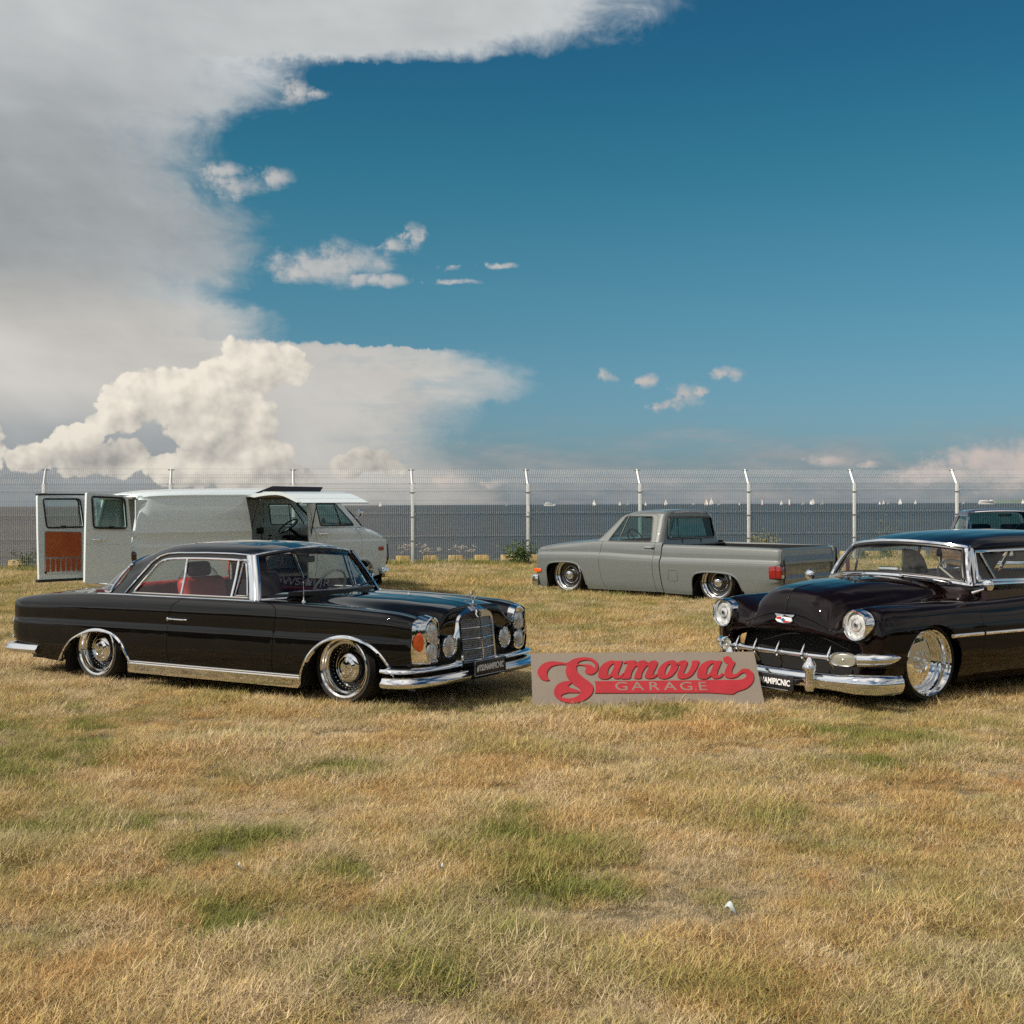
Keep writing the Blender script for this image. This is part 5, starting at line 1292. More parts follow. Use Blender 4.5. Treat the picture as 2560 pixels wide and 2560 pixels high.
def lens_mat(name):
    """fluted lamp glass over a bright reflector"""
    m = mat(name, (0.5, 0.52, 0.52), 0.3, 0.15, 1.0, 0.02)
    nt = m.node_tree; b = nt.nodes['Principled BSDF']; t = nt.nodes.new('ShaderNodeTexCoord'); s = nt.nodes.new('ShaderNodeSeparateXYZ'); nt.links.new(t.outputs['Object'], s.inputs[0])
    w = (X(nt, s.outputs[1]) * 420.0)._m('SINE'); w2 = noise(nt, t.outputs['Object'], 18, 3)
    bn = nt.nodes.new('ShaderNodeBump'); bn.inputs['Strength'].default_value = 0.18; bn.inputs['Distance'].default_value = 0.004
    nt.links.new((w * 0.3 + w2 * 2.0).s, bn.inputs['Height']); nt.links.new(bn.outputs[0], b.inputs['Normal'])
    nt.links.new(mixc(nt, w2.smooth(0.3, 0.7), (0.30, 0.315, 0.32), (0.66, 0.68, 0.68)), b.inputs['Base Color'])
    return m


def number_plate(car, c, w, h, tilt):
    m = MB(); m.box((0, 0, 0), (0.012, w, h), bev=0.003); m.v[-1] = m.v[-1] + np.array(c)
    p = m.build('number_plate', BLACKTRIM, car)
    fr = MB(); y, z = w / 2, h / 2; fr.tube([(c[0] + 0.007, -y, c[2] - z), (c[0] + 0.007, y, c[2] - z), (c[0] + 0.007, y, c[2] + z), (c[0] + 0.007, -y, c[2] + z)], 0.0035, 4, closed=True); fr.build('plate_frame', STEEL, p)
    M = Matrix.Translation((c[0] + 0.0075, c[1], c[2] - 0.002)) @ Matrix.Rotation(R(90), 4, 'Z') @ Matrix.Rotation(R(90), 4, 'X')
    fit_text('lettering', '#TSUNAMIPICNIC', h * 0.40, w * 0.88, mat('white_print', (0.82, 0.82, 0.82), 0.5), p, M, 0.10)
    return p


coupe()
# ================================================================== grey lowered pickup
def pickup():
    car = thing('pickup_truck', 'lowered grey single-cab pickup with black and chrome wheels by the fence', 'pickup truck', (3.843, 21.146, 0), R(138.65))
    PG = paint('primer_grey_paint', (0.125, 0.142, 0.142), 0.45, coat=1.0)
    TG = glass_mat('green_glass', (0.46, 0.66, 0.64), 0.05)
    AMB = MATS['amber_lens']; REDL = MATS['red_lens']; SEAT = mat('grey_bench_cloth', (0.06, 0.06, 0.065), 0.8); DASH = mat('black_dash', (0.012, 0.012, 0.012), 0.5)
    def side_net(ST):
        net = []
        for x, w, zb, zc, zt, zh in ST:
            b = [(0.915, zb), (0.945, zb + (0.18 - 0.10)), (0.974, 0.35), (0.988, 0.50), (0.993, zc - 0.05), (0.986, zc), (0.966, zc + 0.022), (0.955, zc + 0.048), (0.948, (zc + zt) / 2 + 0.035), (0.936, zt - 0.03), (0.905, zt),
                 (0.85, zt + 0.012), (0.5, zt + (zh - zt) * 0.75), (0.0, zh)]
            net.append([(x, y * w, z) for y, z in b])
        return net
    S = Surf(side_net([(1.00, 1, 0.10, 0.650, 0.925, 0.93), (1.60, 1, 0.10, 0.665, 0.925, 0.95), (2.10, 1, 0.10, 0.682, 0.928, 0.975), (2.40, 1, 0.10, 0.686, 0.925, 0.975), (2.80, 1, 0.10, 0.685, 0.894, 0.945),
                       (3.15, 1, 0.10, 0.680, 0.860, 0.905), (3.50, 0.995, 0.10, 0.671, 0.815, 0.855), (3.65, 0.985, 0.10, 0.667, 0.785, 0.82), (3.695, 0.965, 0.12, 0.660, 0.76, 0.79)]), sharp_s=(5, 7))
    B = Surf(side_net([(-1.16, 0.955, 0.28, 0.622, 0.845, 0.85), (-1.12, 0.982, 0.25, 0.625, 0.855, 0.86), (-1.0, 0.995, 0.20, 0.627, 0.860, 0.865), (-0.4, 1, 0.10, 0.632, 0.872, 0.878), (0.3, 1, 0.08, 0.632, 0.880, 0.885), (1.04, 1, 0.09, 0.632, 0.886, 0.89)]), sharp_s=(5, 7))
    SR = (0, 10)
    dr = [(1.165, 0.95), (1.168, 0.83), (1.176, 0.72), (1.182, 0.659), (1.186, 0.50), (1.182, 0.385), (1.135, 0.08)]
    df = [(2.165, 0.08), (2.178, 0.133), (2.248, 0.285), (2.289, 0.495), (2.291, 0.692), (2.267, 0.834), (2.235, 0.95)]
    af = smooth_path([(3.467, 0.05), (3.467, 0.17), (3.471, 0.345), (3.446, 0.462), (3.342, 0.532), (3.024, 0.555), (2.804, 0.532), (2.677, 0.441), (2.618, 0.305), (2.565, 0.05)], 4)
    arr = smooth_path([(0.435, 0.03), (0.438, 0.271), (0.396, 0.399), (0.288, 0.451), (0.06, 0.467), (-0.26, 0.448), (-0.402, 0.384), (-0.468, 0.285), (-0.54, 0.10)], 4)
    bf = [(1.035, 0.95), (1.035, 0.87), (1.05, 0.70), (1.063, 0.53), (1.039, 0.287), (1.00, 0.03)]
    for sd in (1, -1):
        patch('front_fender', S, [*df, (2.5, 0.98), (3.2, 0.92), (3.6, 0.83), (3.695, 0.76), (3.695, 0.13), (3.6, 0.06), *af, (2.4, 0.05)], PG, car, sd, rows=SR, inset=0.003)
        d = patch('door', S, [*dr, *df], PG, car, sd, rows=SR, inset=0.003)
        h = MB(); h.box((1.27, sd * 0.955, 0.832), (0.20, 0.03, 0.028), bev=0.01); hh = h.build('door_handle', CHROME, d); m = MB(); m.box((1.195, sd * 0.958, 0.826), (0.05, 0.03, 0.03), bev=0.008); m.build('push_button', BLACKTRIM, hh)
        patch('cab_corner', S, [*[(x - 0.012, z) for x, z in bf], (1.13, 0.03), *dr[::-1]], PG, car, sd, rows=SR, inset=0.004)
        bs = patch('bed_side', B, [(-1.16, 0.30), (-1.07, 0.22), (-0.6, 0.08), *arr[::-1], (0.7, 0.03), (0.985, 0.03), *[(x - 0.022, z) for x, z in bf[::-1]], (0.4, 0.93), (-0.6, 0.93), (-1.16, 0.90)], PG, car, sd, rows=SR, inset=0.003)
        for SS, p_ in ((S, af[2:-2]), (B, arr[2:-2])):
            strip_on(SS, p_, 0.03, 0.012, 'arch_lip', PG, car, sd, rows=SR, off=-0.002)
        if sd > 0:
            strip_on(B, round_poly([(0.873, 0.470), (0.700, 0.472), (0.696, 0.298), (0.868, 0.295)], 0.025), 0.006, 0.0012, 'fuel_door_gap', BLACKTRIM, car, sd, rows=SR, closed=True)
        # bed rail and inner wall
        m = MB(); V = []
        for x in np.linspace(-1.13, 1.03, 12):
            zt = np.interp(x, [-1.16, -1.0, 0.3, 1.04], [0.848, 0.860, 0.880, 0.886]) - 0.004; V += [(x, sd * 0.900, zt), (x, sd * 0.885, zt + 0.008), (x, sd * 0.80, zt + 0.006), (x, sd * 0.79, zt - 0.012), (x, sd * 0.79, 0.36)]
        m.add(V, [(i * 5 + k, i * 5 + k + 1, (i + 1) * 5 + k + 1, (i + 1) * 5 + k) for i in range(11) for k in range(3)]); rl = m.build('bed_rail', PG, car)
        m = MB(); m.add([(-1.05, sd * 0.79, 0.865), (1.03, sd * 0.79, 0.868), (1.03, sd * 0.79, 0.36), (-1.05, sd * 0.79, 0.36)], [(0, 1, 2, 3)]); m.build('bed_liner', BLACKTRIM, car)
        # lamps
        hd = MB(); hd.box((3.655, sd * 0.972, 0.390), (0.16, 0.03, 0.062), bev=0.01); hd.build('side_marker', AMB, car)
        tl = bpy.data.objects.new('tail_light', None); link(tl, car)
        m = MB(); m.box((-1.085, sd * 0.925, 0.495), (0.21, 0.125, 0.215), bev=0.02); m.build('bezel', BLACKTRIM, tl)
        m = MB(); m.box((-1.088, sd * 0.93, 0.495), (0.215, 0.13, 0.195), bev=0.022); m.build('lens', REDL, tl)
        m = MB(); m.box((-1.11, sd * 0.993, 0.495), (0.012, 0.01, 0.19)); m.box((-1.192, sd * 0.925, 0.50), (0.008, 0.012, 0.19)); m.build('lens_rib', BLACKTRIM, tl)
        m = MB(); m.box((-1.194, sd * 0.925, 0.428), (0.01, 0.075, 0.05), bev=0.004); m.build('reverse_lens', mat('clear_lens', (0.6, 0.58, 0.56), 0.2, coat=1.0), tl)
        m = MB(); m.tube(smooth_path([(3.66, 0.955, 0), (3.74, 0.96, 0), (3.80, 0.90, 0), (3.82, 0.6, 0), (3.825, 0.0, 0)], 6) * (1, sd, 1) + (0, 0, 0.215), 1.0,
                         sec=[((-1 if sd > 0 else 1) * a, b) for a, b in [(0.0, -0.10), (0.025, -0.085), (0.03, 0.0), (0.028, 0.06), (0.015, 0.09), (0.0, 0.10), (-0.02, 0.10), (-0.02, -0.10)]]); m.build('front_bumper', CHROME, car)
        wheel_well(car, 3.03, 0.955, 0.5, 0.16, 0.43, sd); wheel_well(car, -0.03, 0.955, 0.5, 0.05, 0.46, sd)
        wheel(car, 3.0, 0.935, 0.330, sd, 0.322, 0.276, 'smoothie', 0.24); wheel(car, 0.0, 0.905, 0.305, sd, 0.322, 0.274, 'smoothie', 0.26)
        hl = bpy.data.objects.new('headlight', None); link(hl, car)
        for zz in (0.60, 0.46):
            m = MB(); m.box((3.70, sd * 0.76, zz), (0.03, 0.26, 0.12), bev=0.01); m.build('lens', MATS['headlamp_glass'], hl)
    mirror_y(patch('bonnet', S, [(2.28, 0), (3.695, 0), (3.695, 0.78), (3.0, 0.835), (2.28, 0.84)], PG, car, 1, rows=(10, 13), mode='xy', flange=0.0))
    mirror_y(patch('fender_top', S, [(2.30, 0.845), (3.695, 0.785), (3.695, 0.95), (2.30, 0.95)], PG, car, 1, rows=(10, 13), mode='xy', flange=0.0))
    mirror_y(patch('cowl', S, [(1.95, 0), (2.275, 0), (2.275, 0.92), (1.95, 0.92)], PG, car, 1, rows=(10, 13), mode='xy', flange=0.0))
    m = MB(); m.box((3.66, 0, 0.53), (0.05, 1.75, 0.45)); m.build('grille_panel', BLACKTRIM, car)
    m = MB()
    for z in np.arange(0.36, 0.72, 0.05): m.box((3.695, 0, z), (0.02, 1.25, 0.018))
    m.build('grille', CHROME, car, smooth=False)
    m = MB(); m.box((1.5, 0, 0.16), (4.2, 1.3, 0.10)); m.box((1.7, 0, 0.30), (1.3, 1.86, 0.05)); m.box((3.0, 0, 0.5), (1.1, 0.9, 0.4)); m.build('underbody', DARK, car)
    # bed
    m = MB(); m.box((-0.05, 0, 0.37), (2.16, 1.60, 0.03)); m.box((1.03, 0, 0.60), (0.03, 1.62, 0.5)); m.box((1.005, 0, 0.855), (0.05, 1.66, 0.03), bev=0.01); m.build('bed_floor', BLACKTRIM, car)
    prof = [(-1.05, 0.30), (-1.05, 0.84), (-1.085, 0.855), (-1.110, 0.850), (-1.122, 0.80), (-1.127, 0.735), (-1.165, 0.655), (-1.168, 0.612), (-1.163, 0.604), (-1.140, 0.592), (-1.136, 0.44), (-1.166, 0.385), (-1.168, 0.372), (-1.160, 0.315), (-1.13, 0.29)]
    ys = [-0.80, -0.795, 0.795, 0.80]; m = MB(); n = len(prof); m.add([(x, y, z) for y in (-0.80, 0.80) for x, z in prof], [(k, (k + 1) % n, n + (k + 1) % n, n + k) for k in range(n)] + [tuple(range(n)), tuple(range(n, 2 * n))]); tg = m.build('tailgate', PG, car, smooth=True, autosmooth=0.3)
    for y in (-0.765, 0.765):   # frame ends of the recessed panel
        m = MB(); m.prism([(-1.13, 0.60), (-1.165, 0.612), (-1.168, 0.380), (-1.13, 0.40)], 0.05, Matrix.Translation((0, y + 0.025, 0)) @ Matrix.Rotation(R(90), 4, 'X')); m.build('tailgate_end', PG, tg, smooth=False)
    M = Matrix.Translation((-1.139, -0.42, 0.52)) @ Matrix.Rotation(R(-90), 4, 'Z') @ Matrix.Rotation(R(90), 4, 'X')
    text_mesh('stamped_lettering', 'CHEVY', 0.085, PG, tg, M, 0.003, 0.0, 1.3)
    for sd in (1, -1): m = MB(); m.box((-1.10, sd * 0.845, 0.57), (0.09, 0.09, 0.555), bev=0.015); m.build('bed_post', PG, car)
    m = MB(); m.box((-1.09, 0, 0.255), (0.12, 1.80, 0.09), bev=0.03); m.build('roll_pan', PG, car)
    # ---- cab
    Y = [0.912, 0.858, 0.79, 0.722, 0.70, 0.63, 0.35, 0.0]; Z = [0.918, 1.05, 1.20, 1.345, 1.388, 1.428, 1.453, 1.460]
    st = [([2.36, 2.235, 2.095, 1.955, 1.91, 1.87, 1.86, 1.87], [0.92, 1.05, 1.20, 1.345, 1.372, 1.398, 1.423, 1.432], Y),
          ([1.72] * 8, [0.918, 1.05, 1.20, 1.345, 1.384, 1.420, 1.445, 1.452], Y), ([1.45] * 8, Z, Y), ([1.24, 1.24, 1.24, 1.24, 1.235, 1.23, 1.23, 1.23], Z, Y),
          ([1.135, 1.14, 1.15, 1.16, 1.155, 1.15, 1.15, 1.15], [z - 0.004 for z in Z], [y - 0.004 for y in Y[:-1]] + [0]),
          ([1.085, 1.095, 1.105, 1.12, 1.115, 1.11, 1.11, 1.11], [z - 0.014 - 0.01 * (i > 4) for i, z in enumerate(Z)], [y - 0.035 for y in Y[:-1]] + [0]),
          ([1.062, 1.072, 1.085, 1.10, 1.097, 1.093, 1.09, 1.09], [z - 0.04 - 0.012 * (i > 4) for i, z in enumerate(Z)], [y - 0.085 for y in Y[:-1]] + [0])]
    G = Surf([[(x, y, z) for x, y, z in zip(xs, ys_, zs)] for xs, zs, ys_ in st], sharp_s=(4,))
    win = round_poly([(1.915, 1.345), (1.365, 1.343), (1.25, 0.932), (1.28, 0.905), (2.10, 0.922), (2.14, 0.935)], [0.03, 0.05, 0.03, 0.03, 0.02, 0.02])
    win = round_poly([(1.895, 1.345), (1.345, 1.345), (1.255, 0.93), (2.145, 0.93)], [0.04, 0.05, 0.045, 0.03])
    q = G.inv(densify(win, 0.03), 'xz', (0, 4))
    roof = mirror_y(patch('cab_roof', G, np.array([(0, G.ps[-1]), (0, 0), (G.pu[-1], 0), (G.pu[-1], G.ps[-1])]), PG, car, 1, holes=[q], raw=True, res=0.05, flange=0.0))
    for sd in (1, -1):
        strip_on(G, win, 0.022, 0.006, 'window_seal', BLACKTRIM, car, sd, rows=(0, 4), closed=True)
        strip_on(G, [(1.175, 0.94), (1.19, 1.05), (1.215, 1.20), (1.245, 1.345), (1.27, 1.372), (1.33, 1.383), (1.60, 1.380), (1.86, 1.362), (1.98, 1.30), (2.10, 1.17), (2.27, 0.985)], 0.007, 0.0015, 'door_gap', BLACKTRIM, car, sd, rows=(0, 4))
        strip_on(G, [(1.935, 0.932), (1.845, 1.345)], 0.024, 0.007, 'vent_bar', BLACKTRIM, car, sd, rows=(0, 4), off=-0.003)
        patch('side_glass', G, win, TG, car, sd, rows=(0, 4), off=-0.012, flange=0.0, res=0.08)
    # rear wall with window
    wz = lambda z: 1.060 + (z - 0.92) * 0.088
    hw = lambda z: np.interp(z, [0.88, 1.05, 1.20, 1.33, 1.42], [0.83, 0.775, 0.705, 0.64, 0.55])
    RWn = Surf([[(wz(z), y * hw(z), z) for z in np.linspace(0.86, 1.42, 8)] for y in np.linspace(0, 1, 6)])
    rwp = round_poly([(0.0, 1.325), (0.640, 1.325), (0.715, 0.975), (0.0, 0.975)], [0, 0.05, 0.06, 0])
    qq = densify(rwp, 0.04); qi = RWn.inv(qq[np.r_[True, np.any(np.diff(qq, axis=0) != 0, axis=1)]], 'yz')
    # outline with the window notch, half then mirrored
    yb = RWn.pu[-1]; zt_ = RWn.ps[-1]
    a_ = RWn.inv(np.array([(0.001, 1.325), (0.001, 0.975)]), 'yz')
    loop = [(0, zt_), (yb, zt_), (yb, 0), (0, 0), (0, a_[1][1])] + [tuple(t) for t in RWn.inv(densify(rwp[::-1], 0.04, False), 'yz')][1:-1] + [(0, a_[0][1])]
    mirror_y(patch('cab_back', RWn, np.array(loop), PG, car, 1, raw=True, res=0.06, flange=0.0))
    P = RWn(qi[:, 0], qi[:, 1]); o = np.concatenate([P[P[:, 1] > 0.004], (P * (1, -1, 1))[::-1][P[::-1][:, 1] > 0.004]])
    m = MB(); m.tube(o + (-0.003, 0, 0), 0.016, 8, closed=True, up=(1, 0, 0)); m.build('rear_window_seal', BLACKTRIM, car)
    m = MB(); m.tube(o + (-0.016, 0, 0), 0.004, 6, closed=True, up=(1, 0, 0)); m.build('rear_window_trim', STEEL, car)
    mesh('rear_window', o + (0.006, 0, 0), [tuple(range(len(o)))], TG, car, smooth=False)
    def ws(y, t):
        b = np.stack([2.43 - 0.10 * y ** 2, y * 0.865, 0.955 - 0.02 * y * y], 1); a = np.stack([1.885 - 0.005 * y ** 2, y * 0.665, 1.425 - 0.045 * y ** 2], 1)
        return b + (a - b) * t[:, None] + np.stack([np.sin(np.pi * t) * 0.015, 0 * t, np.sin(np.pi * t) * 0.015], 1)
    grid_mesh('windscreen', ws, np.linspace(-1, 1, 17), np.linspace(0, 1, 7), TG, car)
    e = np.array([(y, 0.0) for y in np.linspace(-1, 1, 21)] + [(1.0, t) for t in (0.25, 0.5, 0.75)] + [(y, 1.0) for y in np.linspace(1, -1, 21)] + [(-1.0, t) for t in (0.75, 0.5, 0.25)])
    m = MB(); m.tube(ws(e[:, 0], e[:, 1]), 0.018, 8, closed=True); m.build('windscreen_seal', BLACKTRIM, car)
    # interior
    m = MB(); m.box((1.6, 0, 0.42), (1.0, 1.7, 0.05)); m.box((1.62, 0.885, 0.66), (1.0, 0.05, 0.48)); m.box((1.62, -0.885, 0.66), (1.0, 0.05, 0.48)); m.build('cab_floor', DASH, car)
    rounded('bench_seat', (1.50, 0, 0.62), (0.55, 1.5, 0.20), SEAT, car, 0.06); rounded('bench_back', (1.22, 0, 0.78), (0.16, 1.5, 0.42), SEAT, car, 0.06, Matrix.Rotation(R(-12), 4, 'Y'))
    rounded('dashboard', (2.18, 0, 0.85), (0.30, 1.65, 0.18), DASH, car, 0.06)
    c0 = np.array((1.93, 0.40, 0.945)); ax = Matrix.Rotation(R(-58), 3, 'Y'); m = MB(); m.tube([c0 + np.array(ax @ Vector((0.20 * math.cos(t), 0.20 * math.sin(t), 0))) for t in np.linspace(0, 2 * math.pi, 28, endpoint=False)], 0.013, 8, closed=True, up=(0.85, 0, 0.5)); sw = m.build('steering_wheel', DASH, car)
    m = MB()
    for t in (0.5, 2.6, 4.7): m.tube([c0 + np.array(ax @ Vector((0, 0, -0.02))), c0 + np.array(ax @ Vector((0.19 * math.cos(t), 0.19 * math.sin(t), 0)))], 0.012, 6)
    m.tube([c0, c0 + np.array((0.2, 0, -0.13))], 0.025, 8); m.build('spokes', STEEL, sw)
    rounded('rear_view_mirror', (1.93, 0, 1.33), (0.02, 0.24, 0.06), BLACKTRIM, car, 0.01)
    m = MB(); m.lathe([(0.0, 0.03), (0.05, 0.022), (0.06, 0.0), (0.055, -0.005), (0, -0.006)], c=(2.12, -0.99, 1.00), axis='x', n=20); m.tube([(2.12, -0.93, 0.94), (2.125, -0.985, 1.0)], 0.008, 6); m.build('door_mirror', CHROME, car)
    m = MB(); m.tube([(2.35, 0.7, 0.955), (2.40, 0.45, 0.99), (2.36, 0.1, 1.03)], 0.008, 5); m.build('wiper', BLACKTRIM, car)
    mirror_y(patch('headliner', G, np.array([(0.03, G.ps[-1]), (0.03, G.ps[4]), (G.pu[-1] - 0.02, G.ps[4]), (G.pu[-1] - 0.02, G.ps[-1])]), DASH, car, 1, raw=True, res=0.15, flange=0.0, off=-0.035))
    for sd in (1, -1):
        m = MB(); m.tube([(1.20, sd * 0.80, 0.93), (1.22, sd * 0.70, 1.2), (1.23, sd * 0.62, 1.38)], 0.05, 8); m.build('pillar_lining', DASH, car)
        m = MB(); m.box((1.052, sd * 0.28, 0.925), (0.012, 0.012, 0.06)); m.build('back_panel_rib', PG, car)


pickup()
# ================================================================== dark plum fifties cruiser
def cruiser():
    car = thing('fifties_coupe', 'very dark plum fifties coupe with chrome toothed grille bar and round headlights', 'car', (5.169, 12.136, 0), R(212.98))
    PP = paint('dark_plum_paint', (0.0048, 0.0020, 0.0022), 0.45, coat=1.0, spec=0.0, coat_ior=1.40)
    GL = MATS['clear_glass']; LENS = MATS['headlamp_glass']; SEAT = mat('tan_seat', (0.16, 0.13, 0.09), 0.7, var=0.2); DASH = mat('plum_dash', (0.02, 0.008, 0.01), 0.3, coat=1.0)
    # rows: sill .. fender side .. crown .. valley .. bonnet centre
    def st(x, w, zb, sh, crown, yc, zv, yv, h1, h2, h3, dx=0.0):
        return [(x, 0.845 * w, zb), (x, 0.900 * w, zb + 0.12), (x, 0.925 * w, 0.42), (x, 0.927 * w, 0.55), (x, 0.912 * w, sh - 0.04), (x, 0.872 * w, (sh - 0.04) * 0.35 + crown * 0.65 + 0.01), (x, yc, crown), (x, (yc + yv) / 2 + 0.03, crown * 0.55 + zv * 0.45 + 0.004),
                (x, yv, zv), (x, yv * 0.80, zv * 0.35 + h1 * 0.65), (x, yv * 0.60, h1), (x, yv * 0.33, h2), (x, 0.0, h3)]
    net = [st(-1.75, 0.80, 0.22, 0.62, 0.70, 0.66, 0.70, 0.45, 0.72, 0.73, 0.735), st(-1.55, 0.93, 0.18, 0.66, 0.775, 0.75, 0.76, 0.52, 0.79, 0.80, 0.805), st(-1.0, 0.99, 0.16, 0.69, 0.81, 0.78, 0.80, 0.55, 0.83, 0.84, 0.85), st(0.0, 1.0, 0.15, 0.71, 0.835, 0.78, 0.85, 0.60, 0.87, 0.88, 0.885),
           st(1.2, 0.995, 0.15, 0.705, 0.83, 0.78, 0.86, 0.64, 0.885, 0.90, 0.905), st(2.1, 0.99, 0.15, 0.70, 0.80, 0.77, 0.86, 0.62, 0.895, 0.92, 0.935), st(2.45, 0.99, 0.15, 0.70, 0.795, 0.76, 0.805, 0.57, 0.915, 0.936, 0.945),
           st(2.9, 0.995, 0.16, 0.70, 0.788, 0.745, 0.755, 0.53, 0.912, 0.927, 0.934), st(3.2, 0.985, 0.17, 0.695, 0.782, 0.735, 0.728, 0.50, 0.888, 0.906, 0.913), st(3.40, 0.965, 0.18, 0.685, 0.775, 0.725, 0.700, 0.475, 0.858, 0.879, 0.888)]
    # the nose: stations that curl down to the lip above the grille
    def nose(xs, ys, zs): return list(zip(xs, ys, zs))
    net.append(nose([3.48] * 6 + [3.49, 3.49, 3.48, 3.488, 3.494, 3.498, 3.50], [0.78, 0.85, 0.885, 0.89, 0.872, 0.83, 0.722, 0.58, 0.46, 0.38, 0.285, 0.16, 0.0], [0.19, 0.30, 0.42, 0.54, 0.635, 0.715, 0.758, 0.70, 0.650, 0.755, 0.820, 0.852, 0.864]))
    net.append(nose([3.525] * 5 + [3.53, 3.54, 3.535, 3.525, 3.540, 3.550, 3.554, 3.556], [0.72, 0.78, 0.81, 0.815, 0.80, 0.77, 0.705, 0.58, 0.465, 0.385, 0.29, 0.163, 0.0], [0.20, 0.30, 0.41, 0.51, 0.585, 0.635, 0.66, 0.625, 0.595, 0.672, 0.740, 0.785, 0.800]))
    net.append(nose([3.55] * 5 + [3.555, 3.56, 3.56, 3.555, 3.568, 3.579, 3.585, 3.588], [0.68, 0.73, 0.755, 0.76, 0.75, 0.72, 0.665, 0.57, 0.47, 0.39, 0.295, 0.166, 0.0], [0.21, 0.30, 0.39, 0.455, 0.505, 0.535, 0.560, 0.565, 0.568, 0.600, 0.638, 0.672, 0.688]))
    net.append(nose([3.53] * 5 + [3.54, 3.55, 3.555, 3.56, 3.578, 3.592, 3.602, 3.607], [0.66, 0.70, 0.715, 0.715, 0.70, 0.675, 0.63, 0.56, 0.47, 0.39, 0.295, 0.166, 0.0], [0.215, 0.30, 0.38, 0.435, 0.470, 0.492, 0.508, 0.522, 0.534, 0.546, 0.558, 0.570, 0.576]))
    net.append(nose([3.44] * 5 + [3.45, 3.46, 3.47, 3.48, 3.49, 3.50, 3.51, 3.515], [0.64, 0.67, 0.685, 0.685, 0.67, 0.645, 0.60, 0.54, 0.46, 0.385, 0.29, 0.163, 0.0], [0.22, 0.30, 0.365, 0.41, 0.440, 0.458, 0.470, 0.482, 0.492, 0.500, 0.510, 0.520, 0.526]))
    S = Surf(net); nu, nsr = S.pu[-1], S.ps[-1]
    UX = lambda x: float(np.interp(x, [r[0][0] for r in net[:10]], S.pu[:10]))
    SR = (0, 6)
    arch = [(2.93 + 0.318 * math.cos(t), 0.325 + 0.300 * math.sin(t)) for t in np.linspace(math.pi * 1.06, -0.06 * math.pi, 26)]
    archr = [(0.0 + 0.33 * math.cos(t), 0.30 + 0.24 * math.sin(t)) for t in np.linspace(math.pi * 1.06, -0.06 * math.pi, 22)]
    dg = [(2.535, 0.90), (2.45, 0.80), (2.41, 0.74), (2.375, 0.68), (2.36, 0.60), (2.358, 0.40), (2.36, 0.12)]
    for sd in (1, -1):
        front_loop = np.concatenate([S.inv(densify([*dg[::-1]], 0.03, False), 'xz', SR), S.inv(densify([(2.7, 0.84), (3.2, 0.83), (3.40, 0.80)], 0.03, False), 'xz', SR), [(UX(3.40), S.ps[6]), (nu, S.ps[6]), (nu, 0.0), (UX(3.40), 0.0)],
                                     S.inv(densify([(3.26, 0.14), *arch[::-1], (2.6, 0.14)], 0.03, False), 'xz', SR)])
        patch('front_fender', S, front_loop, PP, car, sd, raw=True, res=0.03, flange=0.006)
        patch('door', S, [*dg, (1.0, 0.12), (0.98, 0.5), (0.95, 0.90), (1.6, 0.92)], PP, car, sd, rows=SR, inset=0.003)
        patch('rear_quarter', S, [(-1.75, 0.20), (-0.5, 0.10), *archr, (0.6, 0.12), (1.0, 0.12), (0.98, 0.5), (0.95, 0.90), (0, 0.9), (-1.2, 0.86), (-1.75, 0.74)], PP, car, sd, rows=SR, inset=0.003)
        u0, u1 = UX(2.50), nu
        patch('fender_top', S, np.array([(UX(2.50), S.ps[6]), (u1, S.ps[6]), (u1, S.ps[8]), (UX(2.2), S.ps[8]), (UX(2.2), S.ps[6])]), PP, car, sd, raw=True, res=0.03, flange=0.004)
        strip_on(S, [(2.735, 0.527), (2.68, 0.529), (2.372, 0.528)], 0.034, 0.016, 'side_trim', CHROME, car, sd, rows=SR, off=0.0)
        strip_on(S, [(2.348, 0.528), (1.6, 0.526), (1.02, 0.525)], 0.030, 0.016, 'side_trim', CHROME, car, sd, rows=SR, off=0.0)
        wheel_well(car, 2.93, 0.80, 0.45, 0.27, 0.36, sd); wheel_well(car, 0.0, 0.80, 0.45, 0.25, 0.36, sd)
        wheel(car, 2.93, 0.855, 0.333, sd, 0.305, 0.258, 'billet', 0.2, 0.0); wheel(car, 0.0, 0.83, 0.33, sd, 0.305, 0.258, 'billet', 0.2)
        # headlights
        hl = bpy.data.objects.new('headlight', None); link(hl, car); c = (3.542, sd * 0.722, 0.640)
        m = MB(); m.lathe([(0.105, -0.10), (0.116, -0.04), (0.119, 0.02), (0.117, 0.055), (0.112, 0.064), (0.104, 0.062), (0.098, 0.05), (0.095, 0.02)], c=c, axis='x', n=48); m.build('bezel', CHROME, hl)
        m = MB(); m.lathe([(0.097, 0.022), (0.085, 0.030), (0.062, 0.038), (0.045, 0.036), (0.040, 0.042), (0.02, 0.047), (0.0, 0.048)], c=c, axis='x', n=40); m.build('lens', LENS, hl)
        m = MB(); m.lathe([(0.045, 0.0385), (0.048, 0.042), (0.044, 0.0425)], c=c, axis='x', n=36); m.lathe([(0.02, 0.049), (0.016, 0.053), (0, 0.054)], c=c, axis='x', n=16); m.build('lens_ring', CHROME, hl)
        m = MB(); m.lathe([(0.118, 0.0), (0.125, 0.01), (0.120, 0.02)], c=(c[0] - 0.06, c[1], c[2]), axis='x', n=40); m.build('collar', PP, hl)
        # parking lamp pod: oval lens, spear behind it
        pk = bpy.data.objects.new('parking_lamp', None); link(pk, car); cy, cz, cx = 0.635, 0.380, 3.615
